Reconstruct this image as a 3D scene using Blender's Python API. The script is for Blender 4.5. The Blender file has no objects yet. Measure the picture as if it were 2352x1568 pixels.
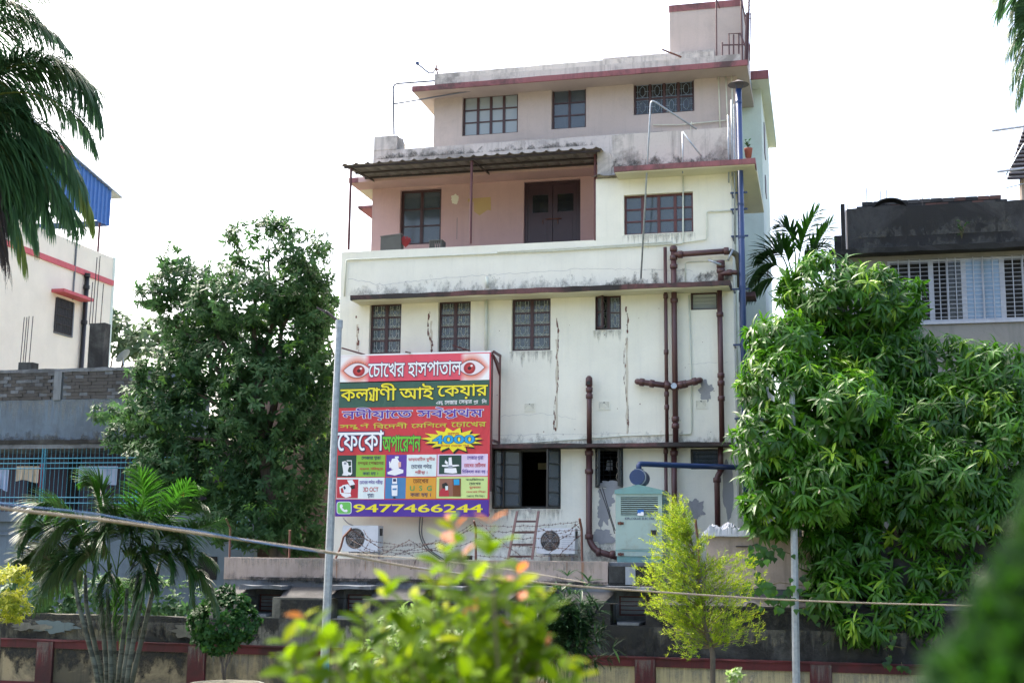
import bpy, math, random
import numpy as np
from mathutils import Vector, Matrix, noise
from mathutils.geometry import tessellate_polygon, delaunay_2d_cdt

# ------------------------------------------------------------------ camera, sky, sun, exposure
# World axes: x runs along the clinic's facade, y into the building (facade at y=0), z up, ground at z=0.
scene = bpy.context.scene
COL = scene.collection
FPX, TILT, ROLL, YAW = 2918.9, math.radians(9.349), math.radians(0.563), math.radians(13.723)
CAM = Vector((0.0, -25.0, 2.6))
def _basis():
    ct, st = math.cos(TILT), math.sin(TILT)
    F = Vector((0, ct, st)); R = Vector((1, 0, 0)); D = Vector((0, st, -ct))
    R2 = R*math.cos(ROLL) - D*math.sin(ROLL); D2 = R*math.sin(ROLL) + D*math.cos(ROLL)
    u = Vector((math.cos(YAW), -math.sin(YAW), 0)); v = Vector((math.sin(YAW), math.cos(YAW), 0))
    f = lambda d: Vector((d.dot(u), d.dot(v), d.z))
    return f(F), f(R2), f(D2)
CF, CR, CD = _basis()
cam = bpy.data.cameras.new('camera'); camo = bpy.data.objects.new('camera', cam); COL.objects.link(camo)
camo.matrix_world = Matrix(((CR.x, -CD.x, -CF.x, CAM.x), (CR.y, -CD.y, -CF.y, CAM.y), (CR.z, -CD.z, -CF.z, CAM.z), (0, 0, 0, 1)))
cam.sensor_width = 36; cam.lens = FPX*36/2352; cam.clip_start = .05; cam.clip_end = 2000
cam.dof.use_dof = True; cam.dof.focus_distance = 25.5; cam.dof.aperture_fstop = 2.5
scene.camera = camo

SUN_EL, SUN_AZ = math.radians(52), math.radians(-62)     # azimuth from +y (behind the clinic) towards +x
world = bpy.data.worlds.new('World'); scene.world = world; world.use_nodes = True
wn = world.node_tree; bg = wn.nodes['Background']
sky = wn.nodes.new('ShaderNodeTexSky'); sky.sky_type = 'NISHITA'; sky.sun_disc = False
sky.sun_elevation = SUN_EL; sky.sun_rotation = SUN_AZ; sky.air_density = 1.0; sky.dust_density = 7.0; sky.ozone_density = 1.0
wn.links.new(sky.outputs[0], bg.inputs[0]); bg.inputs[1].default_value = .15
sun = bpy.data.lights.new('sun', 'SUN'); sun.energy = 1.5; sun.angle = math.radians(10); sun.color = (1, .95, .86)
suno = bpy.data.objects.new('sun', sun); COL.objects.link(suno)
sd = Vector((math.cos(SUN_EL)*math.sin(SUN_AZ), math.cos(SUN_EL)*math.cos(SUN_AZ), math.sin(SUN_EL)))
suno.rotation_euler = sd.to_track_quat('Z', 'Y').to_euler()
suno.location = (0, 0, 40)
scene.view_settings.view_transform = 'Standard'; scene.view_settings.look = 'None'
scene.view_settings.exposure = 2.15; scene.view_settings.gamma = 1

# ------------------------------------------------------------------ measuring helpers
def ray(px, py): return CF + CR*((px-1176)/FPX) + CD*((py-784)/FPX)
def P(px, py, y):                                  # the point of the plane at depth y that lies on this line of sight
    d = ray(px, py); return CAM + d*((y-CAM.y)/d.y)
def PD(px, py, dist): return CAM + ray(px, py).normalized()*dist
def RX(xl, xr, yt, yb, y):
    xm, ym = (xl+xr)/2, (yt+yb)/2
    return P(xl, ym, y).x, P(xr, ym, y).x, P(xm, yb, y).z, P(xm, yt, y).z

# ------------------------------------------------------------------ materials
def lin(c): return tuple(((v/255)/12.92 if v/255 <= .04045 else ((v/255+.055)/1.055)**2.4) for v in c)
class NT:
    def __init__(s, name):
        s.m = bpy.data.materials.new(name); s.m.use_nodes = True; s.t = s.m.node_tree; s.n = s.t.nodes
        s.b = s.n['Principled BSDF']; s.out = s.n['Material Output']; s.pos = None
    def N(s, ty, **k):
        n = s.n.new(ty)
        for a, b in k.items(): setattr(n, a, b)
        return n
    def L(s, a, b): s.t.links.new(a, b)
    def coord(s, sc=(1, 1, 1)):
        if s.pos is None: s.pos = s.N('ShaderNodeNewGeometry')
        m = s.N('ShaderNodeMapping'); m.inputs['Scale'].default_value = sc; s.L(s.pos.outputs['Position'], m.inputs[0]); return m.outputs[0]
    def noise(s, scale, detail=5, rough=.6, sc=(1, 1, 1), dist=0):
        n = s.N('ShaderNodeTexNoise'); n.inputs['Scale'].default_value = scale; n.inputs['Detail'].default_value = detail
        n.inputs['Roughness'].default_value = rough; n.inputs['Distortion'].default_value = dist
        s.L(s.coord(sc), n.inputs['Vector']); return n.outputs[0]
    def ramp(s, x, lo, hi, a=0., b=1.):
        r = s.N('ShaderNodeMapRange'); r.inputs[1].default_value = lo; r.inputs[2].default_value = hi
        r.inputs[3].default_value = a; r.inputs[4].default_value = b; s.L(x, r.inputs[0]); return r.outputs[0]
    def mix(s, f, a, b):
        m = s.N('ShaderNodeMix', data_type='RGBA')
        if hasattr(f, 'is_output'): s.L(f, m.inputs[0])
        else: m.inputs[0].default_value = f
        for v, i in ((a, 6), (b, 7)):
            if hasattr(v, 'is_output'): s.L(v, m.inputs[i])
            else: m.inputs[i].default_value = (*v, 1)
        return m.outputs[2]
    def mul(s, a, b):
        m = s.N('ShaderNodeMath', operation='MULTIPLY')
        s.L(a, m.inputs[0])
        if hasattr(b, 'is_output'): s.L(b, m.inputs[1])
        else: m.inputs[1].default_value = b
        return m.outputs[0]
    def bump(s, h, strength=.3, d=.01):
        b = s.N('ShaderNodeBump'); b.inputs['Strength'].default_value = strength; b.inputs['Distance'].default_value = d
        s.L(h, b.inputs['Height']); s.L(b.outputs[0], s.b.inputs['Normal'])
def paint(name, col, rough=.5, var=.12, scale=6, metal=0, bump=0):
    t = NT(name); n = t.noise(scale, 6)
    c = t.mix(t.ramp(n, .3, .7), tuple(v*(1-var) for v in col), tuple(min(1, v*(1+var)) for v in col))
    t.L(c, t.b.inputs['Base Color']); t.b.inputs['Roughness'].default_value = rough; t.b.inputs['Metallic'].default_value = metal
    if bump: t.bump(t.noise(scale*8, 4), bump)
    return t.m
def plaster(name, col, dirt, amount=.4, streak=.4, rough=.85, big=.7, lo=.5, bump=.35, spot=0):
    t = NT(name)
    c = t.mix(t.ramp(t.noise(1.3, 6), .3, .7), tuple(v*.93 for v in col), tuple(min(1, v*1.04) for v in col))
    d = t.ramp(t.noise(big, 9, .72, dist=.6), lo, lo+.13, 0, amount)
    c = t.mix(d, c, dirt)
    if streak:
        s1 = t.ramp(t.noise(2.2, 7, .7, sc=(3.2, 1, .22)), .51, .66, 0, streak); c = t.mix(s1, c, dirt)
    fine = t.ramp(t.noise(22, 6, .75), .54, .68, 0, .4+spot); c = t.mix(t.mul(fine, .6), c, dirt)
    t.L(c, t.b.inputs['Base Color']); t.b.inputs['Roughness'].default_value = rough
    t.bump(t.noise(30, 8, .7), bump, .012); return t.m
def rusty(name, col, rust=(.16, .05, .02), amt=.6, rough=.6, scale=5):
    t = NT(name); c = t.mix(t.ramp(t.noise(scale, 8, .75), .5, .68, 0, amt), col, rust)
    c = t.mix(t.ramp(t.noise(scale*.4, 4), .3, .7, 0, .25), c, tuple(v*.5 for v in col))
    t.L(c, t.b.inputs['Base Color']); t.b.inputs['Roughness'].default_value = rough; t.bump(t.noise(60, 4), .2, .004); return t.m
def leafmat(name, a, b, tip=None, trans=.35, rough=.38, spec=.5):
    t = NT(name)
    at = t.N('ShaderNodeAttribute', attribute_name='tone')
    ob = t.N('ShaderNodeObjectInfo')
    add = t.N('ShaderNodeMath', operation='ADD'); t.L(at.outputs['Fac'], add.inputs[0])
    sc = t.mul(ob.outputs['Random'], .12); t.L(sc, add.inputs[1])
    c = t.mix(t.ramp(add.outputs[0], 0, .8), a, b)
    if tip: c = t.mix(t.ramp(add.outputs[0], .9, 1.0), c, tip)
    t.L(c, t.b.inputs['Base Color']); t.b.inputs['Roughness'].default_value = rough; t.b.inputs['Specular IOR Level'].default_value = spec
    tr = t.N('ShaderNodeBsdfTranslucent'); c2 = t.mix(.5, c, tuple(min(1, v*2.2) for v in b)); t.L(c2, tr.inputs[0])
    mx = t.N('ShaderNodeMixShader'); mx.inputs[0].default_value = trans
    t.L(t.b.outputs[0], mx.inputs[1]); t.L(tr.outputs[0], mx.inputs[2]); t.L(mx.outputs[0], t.out.inputs[0]); return t.m
def glass(name, col, see=.35, rough=.06):
    t = NT(name); t.b.inputs['Base Color'].default_value = (*col, 1); t.b.inputs['Roughness'].default_value = rough
    t.b.inputs['Specular IOR Level'].default_value = .8
    n = t.noise(1.2, 3); t.bump(n, .15, .02)
    tr = t.N('ShaderNodeBsdfTransparent'); mx = t.N('ShaderNodeMixShader'); mx.inputs[0].default_value = see
    t.L(t.b.outputs[0], mx.inputs[1]); t.L(tr.outputs[0], mx.inputs[2]); t.L(mx.outputs[0], t.out.inputs[0]); return t.m
def flat(name, rgb, rough=.45):
    t = NT(name); c = lin(rgb); t.b.inputs['Base Color'].default_value = (*c, 1); t.b.inputs['Roughness'].default_value = rough; return t.m

M = {}
M['white'] = plaster('cream white plaster', (.80, .79, .69), (.60, .61, .55), .3, .22, lo=.56)
M['parapet'] = plaster('stained pale parapet plaster', (.52, .49, .46), (.15, .145, .135), .75, .5, lo=.48)
M['greige'] = plaster('greige plaster', (.47, .405, .375), (.3, .265, .245), .3, .2, lo=.5)
M['pink'] = plaster('pink plaster', (.53, .355, .345), (.40, .28, .27), .35, .25, lo=.5)
M['cyanw'] = plaster('pale green side plaster', (.62, .70, .64), (.38, .42, .38), .15, .1)
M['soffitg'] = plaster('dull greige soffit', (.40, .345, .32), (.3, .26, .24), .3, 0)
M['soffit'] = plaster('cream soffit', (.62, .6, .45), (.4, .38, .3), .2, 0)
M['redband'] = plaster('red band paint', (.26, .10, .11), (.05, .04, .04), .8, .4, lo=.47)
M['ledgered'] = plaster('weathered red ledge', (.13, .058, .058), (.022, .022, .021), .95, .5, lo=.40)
M['boundpink'] = plaster('pale pink boundary plaster', (.40, .325, .285), (.17, .14, .12), .4, .45, lo=.5)
M['wallgrey'] = plaster('grey cement plaster', (.16, .178, .198), (.05, .053, .058), .7, .5, lo=.43, bump=.6)
M['walldark'] = plaster('mould blackened cement', (.055, .058, .055), (.009, .0095, .0095), .95, .8, lo=.38, bump=.6)
M['wallpale'] = plaster('pale weathered cement', (.20, .20, .165), (.045, .048, .044), .7, .7, lo=.42, bump=.5)
M['pebble'] = plaster('pebbledash ledge', (.085, .085, .082), (.018, .018, .018), .7, .1, lo=.43, bump=1.0, spot=.6)
M['panely'] = plaster('faded yellow panel', (.27, .225, .135), (.035, .035, .025), .85, .8, lo=.45)
M['panelr'] = plaster('dark red wall paint', (.085, .013, .016), (.02, .01, .01), .7, .5, lo=.45)
M['moss'] = plaster('mouldy old plaster', (.14, .135, .09), (.010, .012, .009), 1, 1, lo=.40)
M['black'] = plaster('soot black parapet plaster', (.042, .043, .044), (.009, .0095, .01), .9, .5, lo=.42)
M['cblue'] = plaster('blue grey plaster', (.11, .155, .205), (.055, .07, .09), .5, .4, lo=.46)
M['brickdark'] = plaster('dirty brick', (.065, .062, .06), (.02, .02, .02), .8, .4)
M['brickred'] = plaster('old red brick', (.11, .055, .045), (.03, .028, .028), .8, .3)
M['cement'] = plaster('pale cement', (.17, .19, .21), (.06, .065, .07), .6, .4)
M['bcream'] = plaster('cream side wall', (.80, .74, .63), (.6, .55, .47), .12, .1)
M['bred'] = paint('coral red trim', (.52, .10, .12), .7)
M['blue'] = paint('blue metal sheet', (.035, .13, .40), .45)
M['frame'] = paint('dark maroon window paint', (.055, .025, .027), .45)
M['framered'] = paint('maroon window paint', (.10, .03, .03), .45)
M['frameblk'] = paint('blackish green window paint', (.018, .022, .024), .4)
M['door'] = paint('dark maroon door paint', (.045, .022, .03), .4)
M['glass'] = glass('window glass', (.075, .10, .125), .22, .1)
M['glassdk'] = glass('dark window glass', (.03, .035, .04), .45)
M['glassfr'] = glass('frosted pale glass', (.30, .35, .37), .1, .25)
M['glass_skypaint'] = glass('glass with painted sky reflection', (.22, .33, .47), .1, .05)  # reflected sky is put into the blue base colour
M['grille'] = paint('pale grille paint', (.42, .46, .43), .5)
M['dark'] = flat('dark room interior', (22, 24, 27), .9)  # near-black colour stands for the lack of light in rooms and openings
M['pipe'] = rusty('brown cast iron paint', (.085, .035, .035), (.05, .03, .025), .5, .42)
M['pipecr'] = paint('cream painted pipe', (.62, .65, .55), .5)
M['dksteel'] = paint('weathered dark steel tube', (.10, .12, .16), .5)
M['galv'] = paint('galvanised steel', (.30, .34, .38), .42, .2, 14, .35, .1)
M['iron'] = rusty('rusted iron', (.11, .045, .035), (.20, .07, .03), .7, .7)
M['wire'] = rusty('rusted wire', (.07, .035, .03), (.12, .05, .03), .6, .7)
M['navy'] = paint('navy blue paint', (.02, .045, .13), .35)
M['corr'] = paint('weathered corrugated sheet', (.19, .175, .165), .6, .3, 3)
M['darkiron'] = paint('dark painted steel', (.03, .022, .024), .5)
M['gen'] = rusty('pale turquoise enamel', (.34, .46, .43), (.24, .20, .12), .45, .45, 3.2)
M['gen2'] = rusty('teal enamel', (.17, .35, .35), (.12, .12, .09), .35, .5, 3)
M['acwhite'] = paint('off white enamel', (.62, .64, .66), .35, .06)
M['acfan'] = paint('brown plastic fan', (.10, .08, .06), .5)
M['blackm'] = paint('black rubber and void shade', (.012, .012, .013), .5)  # rubber parts, and the painted shade of holes and recesses
M['tarp'] = paint('white tarpaulin', (.34, .37, .42), .5, .15, 8)
M['bgrille'] = paint('sky blue grille paint', (.06, .26, .38), .45)
M['wgrille'] = paint('white grille paint', (.40, .42, .47), .45)
M['peel'] = plaster('bare cement patch', (.34, .35, .37), (.22, .225, .235), .5, .2)
M['ruststain'] = rusty('rust stain', (.17, .08, .065), (.05, .025, .025), .6, .9, 14)
M['orstain'] = rusty('orange rust run', (.62, .58, .48), (.42, .26, .14), .6, .9, 9)
M['stain'] = plaster('rust streak on wall', (.30, .17, .11), (.36, .27, .22), .8, .5)
M['bark'] = plaster('grey brown bark', (.10, .085, .07), (.03, .027, .022), .6, .8, bump=.9)
def ringbark():
    t = NT('ringed grey palm stem'); c = t.mix(t.ramp(t.noise(1, 3, .6, sc=(.6, .6, 9)), .5, .56), (.075, .09, .07), (.028, .034, .024)); c = t.mix(t.ramp(t.noise(7, 6), .5, .62, 0, .6), c, (.12, .13, .10))
    t.L(c, t.b.inputs['Base Color']); t.b.inputs['Roughness'].default_value = .8; t.bump(t.noise(30, 5), .5, .01); return t.m
M['palmbark'] = ringbark()
M['twig'] = paint('green brown twig', (.12, .10, .04), .6)
M['terra'] = paint('terracotta', (.32, .09, .06), .7)
M['ground'] = plaster('dusty earth and grass', (.16, .15, .09), (.06, .075, .035), .8, 0, lo=.45)
M['rope'] = paint('cream rope', (.24, .20, .15), .7, .3, 30)
M['bluerope'] = paint('blue cable', (.03, .10, .24), .5)
M['cloth'] = paint('pink cloth', (.55, .28, .30), .8)
M['clothb'] = paint('pale blue cloth', (.35, .42, .6), .8)
M['clothc'] = paint('beige cloth', (.5, .42, .33), .8)
M['redobj'] = paint('red plastic', (.35, .02, .03), .4)
M['box'] = paint('grey brown board', (.10, .10, .09), .7)
M['dish'] = paint('pale dish metal', (.3, .38, .46), .35, .1, 5, .3)

# ------------------------------------------------------------------ objects
WL = {}
def tag(o, label=None, cat=None, group=None, kind=None):
    if label: o['label'] = label
    if cat: o['category'] = cat
    if group: o['group'] = group
    if kind: o['kind'] = kind
    return o
def place(o, loc, parent=None):
    loc = Vector(loc); WL[o.name] = loc
    o.location = loc - (WL[parent.name] if parent else Vector()); o.parent = parent
    return o
def thing(name, loc, label, cat, group=None):
    o = bpy.data.objects.new(name, None); COL.objects.link(o); o.empty_display_size = .2
    place(o, loc); return tag(o, label, cat, group)
def inst(name, mesh, parent, M4):                      # M4: world matrix, parent unrotated
    o = bpy.data.objects.new(name, mesh); COL.objects.link(o); o.parent = parent
    o.matrix_local = Matrix.Translation(-WL[parent.name]) @ M4 if parent else M4
    WL[o.name] = M4.to_translation(); return o
_CUBE = {}
def cube(mat):
    if mat.name not in _CUBE:
        me = bpy.data.meshes.new('block'); v = [(x, y, z) for x in (-.5, .5) for y in (-.5, .5) for z in (-.5, .5)]
        me.from_pydata(v, [], [(0, 1, 3, 2), (4, 6, 7, 5), (0, 4, 5, 1), (2, 3, 7, 6), (0, 2, 6, 4), (1, 5, 7, 3)]); me.materials.append(mat); _CUBE[mat.name] = me
    return _CUBE[mat.name]
def pbox(name, mat, parent, x0, x1, y0, y1, z0, z1, rot=None):
    c = Vector(((x0+x1)/2, (y0+y1)/2, (z0+z1)/2))
    m = Matrix.Translation(c)
    if rot: m = m @ rot
    m = m @ Matrix.Diagonal((abs(x1-x0), abs(y1-y0), abs(z1-z0), 1))
    return inst(name, cube(mat), parent, m)
class MB:
    def __init__(s): s.v = []; s.f = []
    def box(s, x0, x1, y0, y1, z0, z1):
        b = len(s.v); s.v += [(x, y, z) for x in (x0, x1) for y in (y0, y1) for z in (z0, z1)]
        s.f += [tuple(b+i for i in q) for q in ((0, 1, 3, 2), (4, 6, 7, 5), (0, 4, 5, 1), (2, 3, 7, 6), (0, 2, 6, 4), (1, 5, 7, 3))]; return s
    def hexa(s, p):                                   # 8 corners: bottom 0-3 ring, top 4-7 ring
        b = len(s.v); s.v += [tuple(q) for q in p]
        s.f += [tuple(b+i for i in q) for q in ((3, 2, 1, 0), (4, 5, 6, 7), (0, 1, 5, 4), (1, 2, 6, 5), (2, 3, 7, 6), (3, 0, 4, 7))]; return s
    def poly(s, pts): b = len(s.v); s.v += [tuple(p) for p in pts]; s.f.append(tuple(range(b, b+len(pts)))); return s
    def tube(s, pts, r, n=8, cap=True):
        pts = [Vector(p) for p in pts]
        if not isinstance(r, (list, tuple)): r = [r]*len(pts)
        up = None; b0 = len(s.v)
        for i, p in enumerate(pts):
            t = (pts[min(i+1, len(pts)-1)] - pts[max(i-1, 0)]).normalized()
            if up is None: up = t.orthogonal().normalized()
            a = (up - t*up.dot(t)); a = a.normalized() if a.length > 1e-6 else t.orthogonal().normalized(); up = a; c = t.cross(a)
            for k in range(n):
                g = 2*math.pi*(k+.5)/n; s.v.append(tuple(p + (a*math.cos(g) + c*math.sin(g))*r[i]))
        for i in range(len(pts)-1):
            for k in range(n):
                q = b0+i*n; s.f.append((q+k, q+(k+1) % n, q+n+(k+1) % n, q+n+k))
        if cap: s.f.append(tuple(b0+k for k in range(n-1, -1, -1))); s.f.append(tuple(b0+(len(pts)-1)*n+k for k in range(n)))
        return s
    def bar(s, a, b, r=.006): return s.tube([a, b], r, 4)
    def build(s, name, mat, parent=None, smooth=False, loc=None):
        a = np.array(s.v); 
        if loc is None: loc = Vector(((a[:, 0].min()+a[:, 0].max())/2, (a[:, 1].min()+a[:, 1].max())/2, a[:, 2].min()))
        loc = Vector(loc); me = bpy.data.meshes.new(name); me.from_pydata((a-np.array(loc)).tolist(), [], s.f); me.materials.append(mat)
        if smooth: me.shade_smooth()
        o = bpy.data.objects.new(name, me); COL.objects.link(o); place(o, loc, parent); return o
def fillet(pts, r=.08, n=4):                           # rounds the corners of a polyline
    pts = [Vector(p) for p in pts]; o = [pts[0]]
    for i in range(1, len(pts)-1):
        a, b, c = pts[i-1], pts[i], pts[i+1]; ra = min(r, (a-b).length*.45, (c-b).length*.45)
        p0 = b+(a-b).normalized()*ra; p1 = b+(c-b).normalized()*ra
        o += [p0*(1-t)**2+b*2*t*(1-t)+p1*t*t for t in [k/n for k in range(n+1)]]
    return o+[pts[-1]]
def wall(name, mat, parent, x0, x1, z0, z1, y, th, holes):         # wall with real openings (front face at y)
    xs = sorted({x0, x1, *[h[0] for h in holes], *[h[1] for h in holes]}); zs = sorted({z0, z1, *[h[2] for h in holes], *[h[3] for h in holes]})
    m = MB(); hole = lambda x, z: any(h[0] < x < h[1] and h[2] < z < h[3] for h in holes)
    for i in range(len(xs)-1):
        for k in range(len(zs)-1):
            if not hole((xs[i]+xs[i+1])/2, (zs[k]+zs[k+1])/2):
                m.poly([(xs[i], y, zs[k]), (xs[i+1], y, zs[k]), (xs[i+1], y, zs[k+1]), (xs[i], y, zs[k+1])])
    for h in holes:
        a, b, c, d = h[:4]
        for q in (((a, c), (a, d)), ((a, d), (b, d)), ((b, d), (b, c)), ((b, c), (a, c))):
            m.poly([(q[0][0], y, q[0][1]), (q[1][0], y, q[1][1]), (q[1][0], y+th, q[1][1]), (q[0][0], y+th, q[0][1])])
    for q in (((x0, z0), (x0, z1)), ((x0, z1), (x1, z1)), ((x1, z1), (x1, z0)), ((x1, z0), (x0, z0))):
        m.poly([(q[0][0], y, q[0][1]), (q[1][0], y, q[1][1]), (q[1][0], y+th, q[1][1]), (q[0][0], y+th, q[0][1])])
    return m.build(name, mat, parent)
def slab(name, mat, parent, x0, x1, y0, y1, z0, z1, amp=.01, step=.25, seed=0):      # slab with slightly uneven, chipped edges
    nx = max(2, int(abs(x1-x0)/step)); m = MB()
    for i in range(nx+1):
        x = x0+(x1-x0)*i/nx
        j = lambda k: amp*noise.noise(Vector((x*3.1, k*7.7+seed, 2.3)))*1.6
        m.v += [(x, y0+j(1), z0+j(2)), (x, y1, z0), (x, y1, z1), (x, y0+j(3), z1+j(4))]
    for i in range(nx):
        q = i*4
        for k in range(4): m.f.append((q+k, q+(k+1) % 4, q+4+(k+1) % 4, q+4+k))
    m.f += [(3, 2, 1, 0), (nx*4, nx*4+1, nx*4+2, nx*4+3)]
    return m.build(name, mat, parent)
def blob(name, mat, parent, cx, cz, rx, rz, y, seed, n=40, rough=.45):               # jagged flat patch lying on a wall
    m = MB(); pts = []
    for k in range(n):
        g = 2*math.pi*k/n; r = 1+rough*(noise.noise(Vector((math.cos(g)*1.7, math.sin(g)*1.7, seed)))*1.3+noise.noise(Vector((math.cos(g)*4, math.sin(g)*4, seed)))*.5+noise.noise(Vector((math.cos(g)*15, math.sin(g)*15, seed)))*.25)
        pts.append((cx+rx*r*math.cos(g), y, cz+rz*r*math.sin(g)))
    c = len(m.v); m.v += pts; m.v.append((cx, y, cz))
    for k in range(n): m.f.append((k, (k+1) % n, n))
    return m.build(name, mat, parent)

def grimemat(name, col, dens, fade, sc=(3, 3, .35), scale=3., thr=.5):     # rain grime: irregular streaks that thin out away from their source edge
    t = NT(name); tc = t.N('ShaderNodeTexCoord'); sp = t.N('ShaderNodeSeparateXYZ'); t.L(tc.outputs['Object'], sp.inputs[0])
    z = t.ramp(sp.outputs[2], .5 if fade < 0 else -.5, -.5 if fade < 0 else .5, 1.0, 0.0)
    n = t.noise(scale, 8, .7, sc=sc); n2 = t.noise(9, 7, .75)
    m = t.N('ShaderNodeMath', operation='MULTIPLY_ADD'); t.L(z, m.inputs[0]); m.inputs[1].default_value = .34; m.inputs[2].default_value = -.20
    a = t.N('ShaderNodeMath', operation='ADD'); t.L(m.outputs[0], a.inputs[0]); t.L(n, a.inputs[1])
    f = t.ramp(a.outputs[0], thr, thr+.14, 0, 1); f = t.mul(f, t.ramp(n2, .38, .6, .35, 1)); f = t.mul(f, t.ramp(z, 0, .25)); f = t.mul(f, dens)
    ex = t.N('ShaderNodeMath', operation='ABSOLUTE'); t.L(sp.outputs[0], ex.inputs[0]); f = t.mul(f, t.ramp(ex.outputs[0], .5, .46))
    t.b.inputs['Base Color'].default_value = (*col, 1); t.b.inputs['Roughness'].default_value = .9
    tr = t.N('ShaderNodeBsdfTransparent'); mx = t.N('ShaderNodeMixShader'); t.L(f, mx.inputs[0]); t.L(tr.outputs[0], mx.inputs[1]); t.L(t.b.outputs[0], mx.inputs[2]); t.L(mx.outputs[0], t.out.inputs[0]); return t.m
GM = {'down': grimemat('grime running down', (.24, .245, .22), .26, -1, (4.5, 4.5, .2)), 'up': grimemat('mould creeping up', (.10, .102, .095), .5, 1, (1.2, 1.2, .9), 3, .53), 'upsoft': grimemat('soft mould', (.30, .305, .275), .3, 1, (1.3, 1.3, .7), 3, .52), 'black': grimemat('black mould edge', (.028, .03, .028), .8, -1, (1.2, 1.2, .7), 3.5, .44), 'pale': grimemat('pale lime run', (.15, .15, .13), .4, -1, (4, 4, .15), 3, .5)}
def grime(kind, parent, x0, x1, z0, z1, y): return pbox('grime_stain', GM[kind], parent, x0, x1, y-.0008, y, min(z0, z1), max(z0, z1))
def grimepx(kind, parent, xl, xr, yt, yb, y): a, b, c, d = RX(xl, xr, yt, yb, y); return grime(kind, parent, a, b, c, d, y)
def flatprint(name, rgb):
    t = NT(name); c = lin(rgb); g = sum(c)/3; n = t.noise(1.6, 5, .6, sc=(1, 1, .6)); cc = t.mix(t.ramp(n, .35, .7, 0, .22), c, tuple(v*.75+.25*(g*.6+.18) for v in c))
    t.L(cc, t.b.inputs['Base Color']); t.b.inputs['Roughness'].default_value = .38; t.bump(t.noise(1.5, 2, .5, sc=(1.2, 1, .5), dist=.8), .5, .09); return t.m

# ------------------------------------------------------------------ ground
def make_ground():
    m = MB(); xs = [-600, -120, -40, -20, -10, -5, 0, 5, 10, 20, 40, 120, 600]; ys = [-200, -60, -30, -25, -20, -10, 0, 10, 30, 100, 600]
    for y in ys:
        for x in xs: m.v.append((x, y, 0 if abs(x) > 30 or abs(y) > 40 else .0+.06*noise.noise(Vector((x*.2, y*.2, 0)))-.05))
    n = len(xs)
    for j in range(len(ys)-1):
        for i in range(n-1): q = j*n+i; m.f.append((q, q+1, q+n+1, q+n))
    tag(m.build('ground', M['ground'], loc=(0, 0, 0)), kind='structure')
make_ground()

# ------------------------------------------------------------------ windows
def motif(m, x0, x1, z0, z1, y, kind='u', r=.0055):
    w, h = x1-x0, z1-z0; f = lambda a, b: (x0+w*a, y, z0+h*b)
    def pl(*q):
        for i in range(len(q)-1): m.bar(f(*q[i]), f(*q[i+1]), r)
    if kind == 'u':
        pl((.15, 0), (.15, 1)); pl((.85, 0), (.85, 1)); pl((0, .2), (1, .2)); pl((0, .08), (1, .08))
        pl((.33, 1), (.33, .38), (.5, .16), (.67, .38), (.67, 1)); pl((.15, .62), (.33, .62)); pl((.67, .62), (.85, .62)); pl((.4, 0), (.5, .16), (.6, 0))
    elif kind == 'o':
        pl((.5-.2, .7), (.5-.2, .3), (.5, .12), (.7, .3), (.7, .7), (.5, .88), (.3, .7)); pl((.0, .5), (.3, .5)); pl((.7, .5), (1, .5)); pl((.12, 0), (.12, 1)); pl((.88, 0), (.88, 1))
        pl((0, .94), (1, .94)); pl((0, .06), (1, .06))
    elif kind == 'h':
        for b in (.2, .45, .7, .92): pl((0, b), (1, b))
    elif kind == 'd':
        pl((0, .1), (.75, 1)); pl((.3, 0), (1, .85)); pl((0, .5), (.4, 1))
def window(root, x0, x1, z0, z1, y, cols, rows, fm, gm, kind='u', fw=.045, rec=.10, mw=None, grm=None, name='window', back=True, label=None):
    m = MB(); yf = y+rec; d = .05; mw = mw or fw
    m.box(x0, x1, yf, yf+d, z0, z0+fw); m.box(x0, x1, yf, yf+d, z1-fw, z1); m.box(x0, x0+fw, yf, yf+d, z0+fw, z1-fw); m.box(x1-fw, x1, yf, yf+d, z0+fw, z1-fw)
    ix0, ix1, iz0, iz1 = x0+fw, x1-fw, z0+fw, z1-fw; cw = (ix1-ix0)/cols; rh = (iz1-iz0)/rows
    for c in range(1, cols): q = ix0+cw*c; m.box(q-mw/2, q+mw/2, yf-.006, yf+d, iz0, iz1)
    for c in range(cols):
        a = ix0+cw*c+(mw/2 if c else 0); b = ix0+cw*(c+1)-(mw/2 if c < cols-1 else 0)
        for r in range(1, rows): q = iz0+rh*r; m.box(a, b, yf+.004, yf+d-.004, q-.016, q+.016)
    o = m.build(name, fm, root)
    if label: o['label'] = label
    g = MB()
    for c in range(cols):
        for r in range(rows):
            a, b = ix0+cw*c+(mw/2 if c else 0), ix0+cw*(c+1)-(mw/2 if c < cols-1 else 0); e, f_ = iz0+rh*r+(.016 if r else 0), iz0+rh*(r+1)-(.016 if r < rows-1 else 0)
            pbox('pane', gm, o, a, b, yf+.022, yf+.028, e, f_)
            if kind: motif(g, a, b, e, f_, yf+.012 if kind in 'uo' else yf+.05, kind)
    if kind: g.build('grille', grm or M['grille'], o)
    return o
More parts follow.
